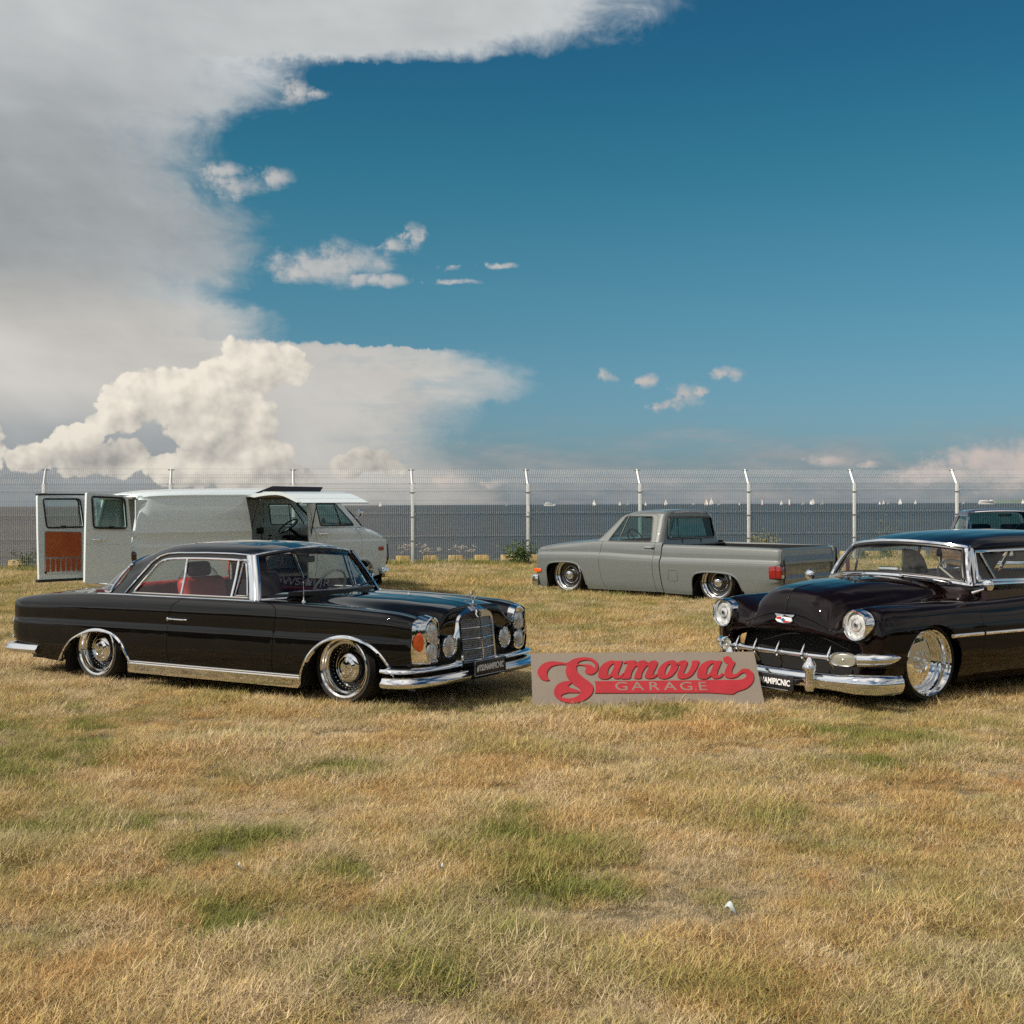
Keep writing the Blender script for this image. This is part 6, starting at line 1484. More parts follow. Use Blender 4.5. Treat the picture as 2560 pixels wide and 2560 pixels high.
        ov = lambda a, b, n=32: [(a * np.sign(math.cos(t)) * abs(math.cos(t)) ** 0.7, b * np.sign(math.sin(t)) * abs(math.sin(t)) ** 0.75) for t in np.linspace(0, 2 * math.pi, n, endpoint=False)]
        o1, o2 = np.array(ov(0.100, 0.058)), np.array(ov(0.088, 0.046)); n = 32; ta = R(24)
        fr = lambda q, d: [(cx + d - p[0] * math.sin(ta), (cy + p[0] * math.cos(ta)), cz + p[1]) for p in q]
        m = MB(); v = fr(o1, -0.035) + fr(o1, 0.010) + fr((o1 + o2) / 2, 0.020) + fr(o2, 0.012) + fr(o2, 0.0); m.add(np.array(v) * (1, sd, 1), [(i * n + k, i * n + (k + 1) % n, (i + 1) * n + (k + 1) % n, (i + 1) * n + k) for i in range(4) for k in range(n)]); m.build('bezel', CHROME, pk)
        m = MB(); v = fr(o2, 0.004) + fr(o2 * 0.7, 0.012) + fr(o2 * 0.0, 0.015)[:1]; m.add(np.array(v) * (1, sd, 1), [(k, (k + 1) % n, n + (k + 1) % n, n + k) for k in range(n)] + [(n + k, n + (k + 1) % n, 2 * n) for k in range(n)]); m.build('lens', mat('smoked_lens', (0.30, 0.30, 0.25), 0.18, 0.3, coat=1.0), pk)
        m = MB(); m.ball((cx + 0.016, sd * cy, cz), 0.008, 8); m.build('lens_screw', STEEL, pk)
        m = MB(); P = smooth_path([(cx - 0.055, cy + 0.085, cz), (cx - 0.11, cy + 0.18, cz + 0.004), (cx - 0.18, cy + 0.255, cz + 0.012), (cx - 0.265, cy + 0.305, cz + 0.026)], 6); rr = np.interp(np.linspace(0, 1, len(P)), [0, 0.3, 0.75, 1], [0.056, 0.056, 0.04, 0.004])
        m.tube(P * (1, sd, 1), rr, 18, flat=1.0); m.build('spear', CHROME, pk)
        # bumper
        sec = [(-0.02, -0.062), (0.012, -0.064), (0.036, -0.045), (0.048, -0.005), (0.042, 0.035), (0.020, 0.060), (-0.02, 0.064)]
        P = smooth_path([(3.36, 0.945, 0), (3.46, 0.94, 0), (3.57, 0.895, 0), (3.655, 0.76, 0), (3.70, 0.55, 0), (3.725, 0.28, 0), (3.735, 0.0, 0)], 8); sc = np.interp(np.linspace(0, 1, len(P)), [0, 0.03, 0.3, 0.5, 0.62, 1], [0.6, 1.12, 1.18, 1.12, 0.94, 0.92])
        m = MB(); m.tube(P * (1, sd, 1) + (0, 0, 0.212), sc, sec=[((-1 if sd > 0 else 1) * a, b) for a, b in sec]); bp = m.build('front_bumper', CHROME, car, autosmooth=0.9)
        m = MB(); m.ball((3.735, sd * 0.565, 0.213), 0.013, 10, sq=(0.7, 1, 1)); m.build('bumper_bolt', CHROME, bp)
        m = MB(); m.ball((3.625, sd * 0.885, 0.235), 0.013, 10); m.build('bumper_bolt', CHROME, bp)
        g = MB(); g.lathe([(0.0, 0.392), (0.013, 0.389), (0.022, 0.378), (0.030, 0.360), (0.046, 0.340), (0.057, 0.322), (0.058, 0.308), (0.044, 0.288), (0.036, 0.27), (0.034, 0.20), (0.040, 0.165), (0.036, 0.135), (0, 0.13)], c=(3.772, sd * 0.435, 0), axis='z', n=28); g.build('bumper_guard', CHROME, car)
    # grille bar and teeth
    bar = MB(); P = smooth_path([(3.60, -0.56, 0.378), (3.64, -0.30, 0.379), (3.652, 0.0, 0.380), (3.64, 0.30, 0.379), (3.60, 0.56, 0.378)], 8)
    sc = np.interp(np.linspace(0, 1, len(P)), [0, 0.06, 0.14, 0.86, 0.94, 1], [1.7, 1.6, 1, 1, 1.6, 1.7]); bar.tube(P, 0.0225 * sc, 16); gb = bar.build('grille_bar', CHROME, car)
    for y in (-0.50, -0.26, 0.0, 0.26, 0.50):
        x = float(np.interp(abs(y), [0, 0.3, 0.56], [3.662, 3.650, 3.610])); m = MB(); V = []
        for z, a, b, dx in ((0.290, 0.004, 0.006, -0.045), (0.32, 0.010, 0.012, -0.02), (0.36, 0.015, 0.030, 0.002), (0.385, 0.016, 0.034, 0.012), (0.41, 0.014, 0.026, 0.010), (0.445, 0.010, 0.014, 0.0), (0.468, 0.003, 0.004, -0.006)):
            V += [(x + dx + b * math.cos(t), y + a * math.sin(t), z) for t in np.linspace(0, 2 * math.pi, 10, endpoint=False)]
        m.add(V, [(i * 10 + k, i * 10 + (k + 1) % 10, (i + 1) * 10 + (k + 1) % 10, (i + 1) * 10 + k) for i in range(6) for k in range(10)] + [tuple(range(10)), tuple(60 + k for k in range(10))]); m.build('grille_tooth', CHROME, gb)
        m = MB(); m.lathe([(0.025, -0.012), (0.027, 0), (0.025, 0.012)], c=(x - 0.012, y + 0.03, 0.379), axis='y', n=16); m.build('bar_ring', CHROME, gb)
    m = MB(); m.box((3.36, 0, 0.34), (0.06, 1.30, 0.36)); m.build('grille_cavity', DARK, car)
    m = MB(); m.box((3.40, 0, 0.17), (0.22, 1.40, 0.10), bev=0.02); m.build('lower_valance', PP, car)
    number_plate(car, (3.815, 0.05, 0.175), 0.52, 0.112, 0.0)
    m = MB(); m.box((3.79, 0.05, 0.19), (0.04, 0.56, 0.03)); m.build('plate_bracket', BLACKTRIM, car)
    # bonnet
    seam = [(UX(2.40), S.ps[8]), (UX(2.9), S.ps[8]), (UX(3.2), S.ps[8]), (UX(3.40), S.ps[8]), (S.pu[10], S.ps[8]), (S.pu[11], S.ps[8] ), (S.pu[12], S.ps[8]), (S.pu[12] + 0.01, S.ps[8])]
    mirror_y(patch('bonnet', S, np.array([(UX(2.40), nsr), (UX(2.40), S.ps[8]), (S.pu[12], S.ps[8]), (S.pu[12], nsr)]), PP, car, 1, raw=True, res=0.03, flange=0.0))
    mirror_y(patch('front_lip', S, np.array([(S.pu[12] + 0.004, nsr), (S.pu[12] + 0.004, S.ps[8]), (nu, S.ps[8]), (nu, nsr)]), PP, car, 1, raw=True, res=0.03, flange=0.0))
    mirror_y(patch('cowl', S, np.array([(UX(1.9), nsr), (UX(1.9), S.ps[6]), (UX(2.195), S.ps[6]), (UX(2.195), S.ps[8]), (UX(2.395), S.ps[8]), (UX(2.395), nsr)]), PP, car, 1, raw=True, res=0.05, flange=0.0))
    mirror_y(patch('boot_lid', S, np.array([(0, nsr), (0, S.ps[6]), (UX(-0.1), S.ps[6]), (UX(-0.1), nsr)]), PP, car, 1, raw=True, res=0.06, flange=0.0))
    last = np.array(net[0]); v = np.concatenate([last, (last * (1, -1, 1))[::-1]]); mesh('tail_panel', v, [tuple(range(len(v)))], PP, car, smooth=False)
    seamP = S(np.linspace(UX(2.42), S.pu[12], 60), np.full(60, S.ps[8])); nr = S.normal(np.linspace(UX(2.42), S.pu[12], 60), np.full(60, S.ps[8]))
    for sd in (1, -1): strip(seamP * (1, 1, 1), nr, 0.007, 0.001, 'bonnet_gap', BLACKTRIM, car, sd)
    cu = np.linspace(UX(3.2), S.pu[12], 30); CP_ = S(cu, np.full(30, nsr)); m = MB(); m.tube(CP_ + (0.0, 0, -0.002), np.interp(np.linspace(0, 1, 30), [0, 0.3, 1], [0.001, 0.006, 0.006]), 8, up=(0, 1, 0)); m.build('bonnet_ridge', PP, car)
    # bonnet emblem: white crest with red bands and a blue cross on chrome
    ex = lambda y, z: 3.604 - 0.16 * (z - 0.62) - 0.30 * y * y
    emb = bpy.data.objects.new('bonnet_emblem', None); link(emb, car); EM = {}
    def flat(name, pts, m_, d, t=0.003):
        q = np.array(pts, float); n = len(q); v = [(ex(y, z) + d, y, z) for y, z in q] + [(ex(y, z) + d + t, y, z) for y, z in q]; b = MB(); b.add(v, [tuple(range(n)), tuple(range(n, 2 * n))] + [(k, (k + 1) % n, n + (k + 1) % n, n + k) for k in range(n)]); return b.build(name, m_, emb, smooth=False)
    flat('crest', [(-0.105, 0.668), (-0.082, 0.655), (-0.095, 0.628), (-0.07, 0.612), (0.0, 0.606), (0.07, 0.612), (0.095, 0.628), (0.082, 0.655), (0.105, 0.668), (0.105, 0.677), (0.0, 0.673), (-0.105, 0.677)], CHROME, 0.004, 0.006)
    flat('white_field', [(-0.076, 0.652), (-0.088, 0.630), (-0.066, 0.617), (0.0, 0.611), (0.066, 0.617), (0.088, 0.630), (0.076, 0.652), (0.0, 0.655)], mat('white_enamel', (0.80, 0.79, 0.76), 0.2, coat=1.0), 0.0105, 0.002)
    RE, BE = mat('red_enamel', (0.42, 0.015, 0.015), 0.2, coat=1.0), mat('blue_enamel', (0.02, 0.12, 0.28), 0.2, coat=1.0)
    flat('red_band', [(-0.072, 0.651), (-0.080, 0.637), (-0.022, 0.634), (-0.022, 0.652)], RE, 0.013, 0.002); flat('red_band', [(0.004, 0.628), (0.076, 0.624), (0.070, 0.6155), (0.004, 0.612)], RE, 0.013, 0.002)
    flat('blue_cross', [(-0.026, 0.637), (-0.010, 0.637), (-0.010, 0.646), (0.010, 0.646), (0.010, 0.637), (0.026, 0.637), (0.022, 0.628), (0.010, 0.628), (0.010, 0.619), (-0.010, 0.619), (-0.010, 0.628), (-0.022, 0.628)], BE, 0.0155, 0.002)
    m = MB(); m.box((1.2, 0, 0.16), (4.6, 1.3, 0.10)); m.box((1.3, 0, 0.26), (1.9, 1.7, 0.06)); m.box((2.95, 0, 0.48), (0.7, 0.8, 0.4)); m.build('underbody', DARK, car)
    # ---- greenhouse
    Y = [0.765, 0.72, 0.665, 0.625, 0.60, 0.545, 0.30, 0.0]
    def gs(x, z, y=Y): return list(zip(x if hasattr(x, '__len__') else [x] * 8, y, z))
    G = Surf([gs([2.285, 2.245, 2.185, 2.14, 2.12, 2.13, 2.21, 2.25], [0.885, 0.98, 1.085, 1.155, 1.183, 1.197, 1.220, 1.226]), gs(1.95, [0.882, 0.98, 1.09, 1.165, 1.20, 1.232, 1.268, 1.276]), gs(1.60, [0.878, 0.98, 1.09, 1.170, 1.212, 1.252, 1.298, 1.308]),
              gs(1.20, [0.875, 0.98, 1.09, 1.170, 1.214, 1.257, 1.306, 1.316]), gs(0.75, [0.872, 0.975, 1.08, 1.158, 1.20, 1.245, 1.292, 1.302]), gs([0.35, 0.34, 0.33, 0.32, 0.31, 0.30, 0.28, 0.28], [0.870, 0.965, 1.06, 1.125, 1.16, 1.20, 1.245, 1.255], [0.76, 0.71, 0.65, 0.60, 0.57, 0.51, 0.28, 0]),
              gs([0.02, 0.02, 0.03, 0.04, 0.04, 0.04, 0.02, 0.01], [0.87, 0.95, 1.03, 1.08, 1.11, 1.145, 1.18, 1.19], [0.74, 0.685, 0.62, 0.565, 0.53, 0.47, 0.26, 0])])
    win = round_poly([(2.205, 0.925), (2.105, 1.152), (1.30, 1.158), (0.72, 1.13), (0.50, 1.04), (0.47, 0.915), (1.3, 0.912)], [0.02, 0.03, 0, 0.1, 0.1, 0.05, 0])
    q = G.inv(densify(win, 0.03), 'xz', (0, 4))
    mirror_y(patch('roof', G, np.array([(0, G.ps[-1]), (0, 0), (G.pu[-1], 0), (G.pu[-1], G.ps[-1])]), PP, car, 1, holes=[q], raw=True, res=0.04, flange=0.0))
    mirror_y(patch('headliner', G, np.array([(0.05, G.ps[-1]), (0.05, G.ps[4]), (G.pu[-1] - 0.05, G.ps[4]), (G.pu[-1] - 0.05, G.ps[-1])]), mat('grey_headliner', (0.10, 0.10, 0.095), 0.9), car, 1, raw=True, res=0.15, flange=0.0, off=-0.03))
    for sd in (1, -1):
        strip_on(G, win, 0.026, 0.010, 'window_frame', STEEL if False else CHROME, car, sd, rows=(0, 4), closed=True)
        strip_on(G, [(2.14, 1.17), (1.9, 1.182), (1.3, 1.192), (0.8, 1.180)], 0.014, 0.014, 'drip_rail', PP, car, sd, rows=(0, 5), off=0.003)
        strip_on(G, [(2.27, 0.897), (1.6, 0.893), (0.5, 0.888)], 0.026, 0.010, 'belt_moulding', CHROME, car, sd, rows=(0, 3))
        strip_on(G, [(2.035, 1.153), (1.972, 0.915)], 0.022, 0.010, 'vent_bar', CHROME, car, sd, rows=(0, 4), off=-0.002); strip_on(G, [(1.22, 1.157), (1.20, 0.915)], 0.05, 0.008, 'door_post', CHROME, car, sd, rows=(0, 4), off=-0.006)
        for nm, p_ in (('vent_glass', [(2.205, 0.925), (2.105, 1.152), (2.035, 1.153), (1.972, 0.917)]), ('door_glass', [(2.035, 1.153), (1.972, 0.917), (1.205, 0.912), (1.22, 1.158)]), ('quarter_glass', [(1.22, 1.158), (1.205, 0.912), (0.47, 0.915), (0.50, 1.04), (0.72, 1.13)])):
            patch(nm, G, p_, GL, car, sd, rows=(0, 4), off=-0.012, flange=0.0, res=0.07)
        m = MB(); p0, p1 = np.array((2.27, 0.752, 0.885)), np.array((2.13, 0.612, 1.180)); V = []
        for t in np.linspace(0, 1, 7):
            c = p0 * (1 - t) + p1 * t
            for a, b in ((-0.04, -0.006), (-0.03, 0.010), (0.0, 0.014), (0.03, 0.002), (0.045, -0.02)): V.append(c + np.array((a, b - max(a, 0) * 0.5, 0.3 * b)))
        m.add(np.array(V) * (1, sd, 1), [(i * 5 + k, i * 5 + k + 1, (i + 1) * 5 + k + 1, (i + 1) * 5 + k) for i in range(6) for k in range(4)]); m.build('windscreen_pillar', CHROME, car, autosmooth=0.9)
        mr = bpy.data.objects.new('door_mirror', None); link(mr, car); c = (2.345, sd * 0.94, 0.905)
        m = MB(); m.lathe([(0.0, 0.035), (0.025, 0.031), (0.045, 0.016), (0.052, -0.002), (0.05, -0.012), (0.0, -0.014)], c=c, axis='x', n=28); m.build('mirror_shell', CHROME, mr)
        m = MB(); m.tube([(2.40, sd * 0.84, 0.84), (2.37, sd * 0.90, 0.865), (2.345, sd * 0.94, 0.88)], [0.016, 0.008, 0.007], 8); m.build('mirror_arm', CHROME, mr)
    def ws(y, t):
        b = np.stack([2.455 - 0.165 * y ** 2, y * 0.735, 0.950 - 0.062 * y * y], 1); a = np.stack([2.255 - 0.125 * y ** 2, y * 0.60, 1.228 - 0.045 * y ** 2], 1)
        return b + (a - b) * t[:, None] + np.stack([np.sin(np.pi * t) * 0.02, 0 * t, np.sin(np.pi * t) * 0.012], 1)
    yy, tt = np.linspace(-1, 1, 25), np.linspace(0, 1, 9); grid_mesh('windscreen', ws, yy, tt, GL, car)
    def rimp(fn, ky=1.0, lo=0.0, hi=1.0, d=0.0):
        e = np.array([(y, lo) for y in np.linspace(-ky, ky, 41)] + [(ky, t) for t in np.linspace(lo, hi, 12)[1:-1]] + [(y, hi) for y in np.linspace(ky, -ky, 41)] + [(-ky, t) for t in np.linspace(hi, lo, 12)[1:-1]]); return fn(e[:, 0], e[:, 1]) + (d, 0, 0)
    m = MB(); m.tube(rimp(ws), 0.024, 8, closed=True); m.build('windscreen_frame', CHROME, car)
    m = MB(); m.tube(rimp(ws, 0.95, 0.07, 0.92, 0.006), 0.014, 8, closed=True); m.build('windscreen_seal', BLACKTRIM, car)
    def rw(y, t):
        b = np.stack([-0.33 + 0.30 * y ** 2, y * 0.70, 0.885 + 0 * y], 1); a = np.stack([0.0 + 0.05 * y ** 2, y * 0.52, 1.185 - 0.075 * y ** 2], 1); return b + (a - b) * t[:, None] + np.stack([-np.sin(np.pi * t) * 0.03, 0 * t, np.sin(np.pi * t) * 0.02], 1)
    grid_mesh('rear_window', rw, yy, tt, GL, car); m = MB(); m.tube(rimp(rw), 0.02, 8, closed=True); m.build('rear_window_frame', CHROME, car)
    # cowl details, wipers
    m = MB(); m.prism(round_poly([(2.36, -0.42), (2.455, -0.30), (2.475, 0), (2.455, 0.30), (2.36, 0.42), (2.40, 0)], 0.03), 0.006, Matrix.Translation((0.0, 0, 0.944))); m.build('cowl_vent', GLOSSBLACK, car)
    for s_ in (1, -1):
        m = MB(); m.lathe([(0.018, 0), (0.016, 0.014), (0, 0.018)], c=(2.47, 0.20 * s_, 0.945), axis='z', n=12); m.tube([(2.47, 0.20 * s_, 0.96), (2.43, (0.20 + 0.27) * s_, 0.945)], 0.006, 6); m.tube([(2.455, 0.12 * s_, 0.968), (2.385, 0.62 * s_, 0.930)], 0.006, 5); m.build('wiper', CHROME, car)
    # ---- interior
    m = MB(); m.box((1.3, 0, 0.38), (2.0, 1.6, 0.05)); m.box((1.4, 0.80, 0.62), (1.6, 0.05, 0.46)); m.box((1.4, -0.80, 0.62), (1.6, 0.05, 0.46)); m.build('cabin_floor', DASH, car)
    rounded('dashboard', (2.20, 0, 0.82), (0.26, 1.42, 0.20), DASH, car, 0.06)
    rounded('front_bench', (1.45, 0, 0.62), (0.5, 1.35, 0.18), SEAT, car, 0.06); rounded('front_backrest', (1.18, 0, 0.76), (0.16, 1.35, 0.34), SEAT, car, 0.06, Matrix.Rotation(R(-14), 4, 'Y'))
    camo = bpy.data.materials.new('camouflage_cloth'); camo.use_nodes = True; nt = camo.node_tree; t = nt.nodes.new('ShaderNodeTexCoord'); vv = noise(nt, t.outputs['Object'], 9.0, 2, 0.4)
    nt.links.new(mixc(nt, vv.smooth(0.50, 0.53), (0.50, 0.46, 0.24), (0.06, 0.06, 0.035)), nt.nodes['Principled BSDF'].inputs['Base Color']); nt.nodes['Principled BSDF'].inputs['Roughness'].default_value = 0.9
    m = MB(); m.prism(round_poly([(-0.17, -0.11), (0.17, -0.11), (0.12, 0.02), (0.02, 0.10), (-0.16, 0.12)], [0.02, 0.02, 0.08, 0.06, 0.03]), 0.02, Matrix.Translation((1.66, -0.32, 1.03)) @ Matrix.Rotation(R(90), 4, 'X') @ Matrix.Diagonal((-1, 1, 1, 1))); m.build('camouflage_curtain', camo, car)
    rounded('rear_bench', (0.45, 0, 0.60), (0.5, 1.25, 0.18), SEAT, car, 0.06); rounded('rear_backrest', (0.20, 0, 0.74), (0.16, 1.25, 0.30), SEAT, car, 0.06, Matrix.Rotation(R(-16), 4, 'Y'))
    dm = bpy.data.objects.new('dash_mirror', None); link(dm, car); rounded('mirror_case', (2.33, -0.05, 0.985), (0.04, 0.22, 0.055), CHROME, dm, 0.018); m = MB(); m.tube([(2.33, -0.05, 0.92), (2.33, -0.05, 0.965)], 0.012, 8); m.build('mirror_foot', CHROME, dm)
    c0 = np.array((1.92, 0.36, 0.90)); ax = Matrix.Rotation(R(-55), 3, 'Y'); m = MB(); m.tube([c0 + np.array(ax @ Vector((0.21 * math.cos(t), 0.21 * math.sin(t), 0))) for t in np.linspace(0, 2 * math.pi, 28, endpoint=False)], 0.011, 8, closed=True, up=(0.82, 0, 0.57)); sw = m.build('steering_wheel', MATS['ivory'], car)
    m = MB(); m.tube([c0 + np.array(ax @ Vector((0, 0.2, 0))), c0 + np.array(ax @ Vector((0, -0.2, 0)))], 0.009, 6); m.tube([c0, c0 + np.array((0.25, 0, -0.17))], 0.02, 8); m.build('spoke', CHROME, sw)
    m = MB(); m.tube([(2.05, 0.42, 0.90), (2.12, 0.30, 1.02)], 0.008, 6); m.build('column_lever', MATS['ivory'], car)
    m = MB(); m.box((2.16, -0.66, 1.0), (0.03, 0.03, 0.12), bev=0.01); m.build('red_tag', mat('red_plastic', (0.5, 0.03, 0.03), 0.4), car)


cruiser()
# ================================================================== white panel van, doors open
def van():
    car = thing('panel_van', 'white panel van with both rear doors open and side door raised like a wing', 'van', (-5.827, 22.116, 0), R(37.27))
    PW = paint('white_van_paint', (0.66, 0.745, 0.775), 0.4, coat=0.8); INN = mat('white_inner_panel', (0.58, 0.66, 0.68), 0.5, var=0.06)
    TG = glass_mat('van_green_glass', (0.50, 0.68, 0.66), 0.06); GL = MATS['clear_glass']; BR = mat('brown_lining', (0.13, 0.115, 0.095), 0.8); ORG = mat('orange_card', (0.42, 0.095, 0.02), 0.6, var=0.12, vscale=4)
    # rows: sill, lower side, lower crease, belt crease (raised bead), upper side, gutter, roof edge, roof
    def st(x, w, zb, zt, zg, zr, dx=(0,) * 12):
        b = [(0.93, zb), (0.965, zb + 0.22), (0.985, 0.70), (0.990, 0.895), (0.986, 0.905), (1.0, 1.105), (1.004, 1.118), (0.999, 1.132), (0.975, 1.42), (0.925, zg - 0.01), (0.930, zg + 0.02), (0.84, zr - 0.075), (0.45, zr - 0.012), (0.0, zr)]
        return [(x + (d if np.isscalar(d) else 0), y * w, z) for (y, z), d in zip(b, list(dx) + [0] * 4)]
    back = lambda k: [0, 0, 0.0, 0.01, 0.01, 0.05, 0.052, 0.055, 0.10, 0.165, 0.165, 0.20, 0.17, 0.16]
    net = []
    for x, w, zr, zg, zb in ((-1.075, 0.91, 1.735, 1.660, 0.30), (-1.06, 0.95, 1.752, 1.670, 0.29), (-0.98, 0.982, 1.775, 1.682, 0.27), (-0.80, 0.998, 1.798, 1.69, 0.26), (-0.3, 1.0, 1.828, 1.698, 0.25), (0.5, 1.0, 1.848, 1.702, 0.25), (1.3, 1.0, 1.856, 1.704, 0.25), (2.1, 1.0, 1.848, 1.70, 0.25)):
        f = max(0, min(1, (-0.3 - x) / 0.7)) if x < -0.3 else 0
        net.append([(px_ + b * f, y, z) for (px_, y, z), b in zip(st(x, w, zb, 0, zg, zr), back(0))])
    S = Surf(net, sharp_s=(3, 7, 9)); SR = (0, 9)
    archr = [(0.06 + 0.36 * math.cos(t), 0.32 + 0.26 * math.sin(t)) for t in np.linspace(math.pi * 1.05, -0.05 * math.pi, 20)]
    pe = [(0.925, 1.72), (0.945, 1.55), (0.965, 1.40), (0.99, 1.20), (1.01, 1.0), (1.03, 0.70), (1.03, 0.22)]
    patch('side_panel', S, [(-1.2, 0.20), (-0.32, 0.20), *archr, (0.5, 0.20), *pe[::-1], (0.0, 1.76), (-1.2, 1.76)], PW, car, -1, rows=SR, inset=0.0)
    patch('side_panel', S, [(-1.2, 0.20), (-0.32, 0.20), *archr, (0.5, 0.20), (2.1, 0.2), (2.1, 1.76), (0.0, 1.76), (-1.2, 1.76)], PW, car, 1, rows=SR, inset=0.0)
    nsr = S.ps[-1]
    mirror_y(patch('roof_panel', S, np.array([(0, nsr), (0, S.ps[9]), (S.pu[-1], S.ps[9]), (S.pu[-1], nsr)]), PW, car, 1, raw=True, res=0.05, flange=0.0))
    # ---- nose and cab: lower net from the B pillar forward
    def fr(x, w, zl, zb, zs, zc, zt, h1, h2):
        return [(x, 0.93 * w, zb), (x, 0.965 * w, zb + 0.2), (x, 0.988 * w, 0.70), (x, 0.992 * w, zl - 0.008), (x, 0.985 * w, zl + 0.006), (x, 0.985 * w, (zl + zt) / 2), (x, 0.955 * w, zt - 0.03), (x, 0.90 * w, zt), (x, 0.5 * w, h1), (x, 0, h2)]
    fn = [fr(2.10, 1, 0.91, 0.25, 0, 0, 1.175, 1.19, 1.20), fr(2.6, 1, 0.91, 0.25, 0, 0, 1.172, 1.19, 1.20), fr(3.0, 1, 0.91, 0.25, 0, 0, 1.165, 1.20, 1.215), fr(3.2, 0.995, 0.91, 0.25, 0, 0, 1.150, 1.18, 1.195), fr(3.4, 0.985, 0.91, 0.26, 0, 0, 1.105, 1.13, 1.14),
          fr(3.57, 0.965, 0.908, 0.28, 0, 0, 1.035, 1.055, 1.062), fr(3.675, 0.935, 0.905, 0.31, 0, 0, 0.975, 0.99, 0.998)]
    fn.append([(3.740, 0.84, 0.36), (3.740, 0.87, 0.50), (3.750, 0.885, 0.70), (3.750, 0.885, 0.868), (3.750, 0.88, 0.878), (3.750, 0.86, 0.895), (3.750, 0.82, 0.91), (3.750, 0.76, 0.915), (3.760, 0.42, 0.925), (3.765, 0, 0.93)])
    fn.append([(3.755, 0.80, 0.38), (3.760, 0.82, 0.50), (3.770, 0.83, 0.68), (3.770, 0.83, 0.80), (3.770, 0.825, 0.81), (3.770, 0.81, 0.82), (3.772, 0.77, 0.825), (3.772, 0.71, 0.828), (3.780, 0.40, 0.835), (3.785, 0, 0.838)])
    F = Surf(fn, sharp_s=(3,)); fsr = (0, 7)
    arch = smooth_path([(2.88, 0.18), (2.905, 0.36), (2.955, 0.485), (3.05, 0.555), (3.16, 0.578), (3.30, 0.566), (3.40, 0.49), (3.455, 0.38), (3.475, 0.24)], 4)
    dr = [(2.195, 1.19), (2.215, 1.133), (2.245, 1.05), (2.262, 0.914), (2.265, 0.60), (2.25, 0.22)]; df = [(3.10, 0.22), (3.155, 0.60), (3.168, 0.88), (3.142, 1.031), (3.085, 1.121), (3.06, 1.19)]
    uF = lambda x: float(np.interp(x, [r[0][0] for r in fn], F.pu))
    for sd in (-1, 1):
        d = patch('door', F, [*dr, *df], PW, car, sd, rows=fsr, inset=0.003)
        h = MB(); h.tube([(2.30, sd * 0.985, 1.045), (2.32, sd * 1.02, 1.045), (2.44, sd * 1.02, 1.042), (2.45, sd * 0.99, 1.042)], 0.011, 8, flat=1.3); h.build('door_handle', CHROME, d)
        h = MB(); h.box((3.09, sd * 0.985, 1.08), (0.03, 0.03, 0.11), bev=0.01); h.build('hinge', PW, d)
        loop = np.concatenate([F.inv(densify([*df[::-1], (2.9, 0.20), *arch, (3.5, 0.2)], 0.03, False), 'xz', fsr), [(uF(3.57), 0), (F.pu[-1], 0), (F.pu[-1], F.ps[7]), (uF(3.07), F.ps[7])]])
        patch('front_fender', F, loop, PW, car, sd, raw=True, res=0.035, flange=0.008, inset=0.002)
        patch('door_pillar', F, [(2.10, 0.22), *[(x - 0.006, z) for x, z in dr[::-1]], (2.10, 1.19)], PW, car, sd, rows=fsr)
        strip_on(F, arch[1:-1], 0.05, 0.016, 'arch_lip', PW, car, sd, rows=fsr, off=-0.002)
        m = MB(); m.box((3.585, sd * 0.952, 0.762), (0.125, 0.03, 0.072), bev=0.01); m.build('side_marker', mat('dark_amber_lens', (0.35, 0.05, 0.008), 0.15, coat=1.0), car)
        wheel_well(car, 3.20, 0.93, 0.5, 0.16, 0.42, sd); wheel_well(car, 0.06, 0.93, 0.5, 0.2, 0.40, sd)
        wheel(car, 3.22, 0.90, 0.335, sd, 0.315, 0.245, 'spoke', 0.22); wheel(car, 0.06, 0.90, 0.335, sd, 0.315, 0.245, 'spoke', 0.24)
        m = MB(); m.tube(smooth_path([(3.62, 0.92, 0), (3.69, 0.935, 0), (3.79, 0.85, 0), (3.85, 0.6, 0), (3.86, 0, 0)], 6) * (1, sd, 1) + (0, 0, 0.32), 1.0, sec=[((-1 if sd > 0 else 1) * a, b) for a, b in [(0, -0.09), (0.02, -0.08), (0.028, 0.0), (0.025, 0.06), (0.01, 0.09), (-0.03, 0.09), (-0.03, -0.09)]]); m.build('front_bumper', CHROME, car)
        m = MB(); m.tube(smooth_path([(-0.95, 0.97, 0), (-1.08, 0.98, 0), (-1.16, 0.90, 0), (-1.19, 0.6, 0), (-1.20, 0, 0)], 6) * (1, sd, 1) + (0, 0, 0.20), 1.0, sec=[((-1 if sd < 0 else 1) * a, b) for a, b in [(0, -0.07), (0.02, -0.06), (0.025, 0.0), (0.02, 0.06), (-0.05, 0.07), (-0.05, -0.07)]]); m.build('rear_bumper', CHROME, car)
        hl = bpy.data.objects.new('headlight', None); link(hl, car); m = MB(); m.lathe([(0.10, 0.0), (0.095, 0.02), (0.088, 0.01)], c=(3.775, sd * 0.62, 0.66), axis='x', n=28); m.build('bezel', CHROME, hl)
        m = MB(); m.lathe([(0.09, 0.005), (0.05, 0.025), (0, 0.03)], c=(3.775, sd * 0.62, 0.66), axis='x', n=28); m.build('lens', MATS['headlamp_glass'], hl)
        m = MB(); m.box((-1.02, sd * 0.925, 0.745), (0.12, 0.07, 0.15), bev=0.015); tl = m.build('tail_light', GLOSSBLACK, car); m = MB(); m.box((-1.045, sd * 0.928, 0.745), (0.09, 0.075, 0.115), bev=0.01); m.build('lens', mat('smoked_red', (0.05, 0.012, 0.010), 0.15, coat=1.0), tl)
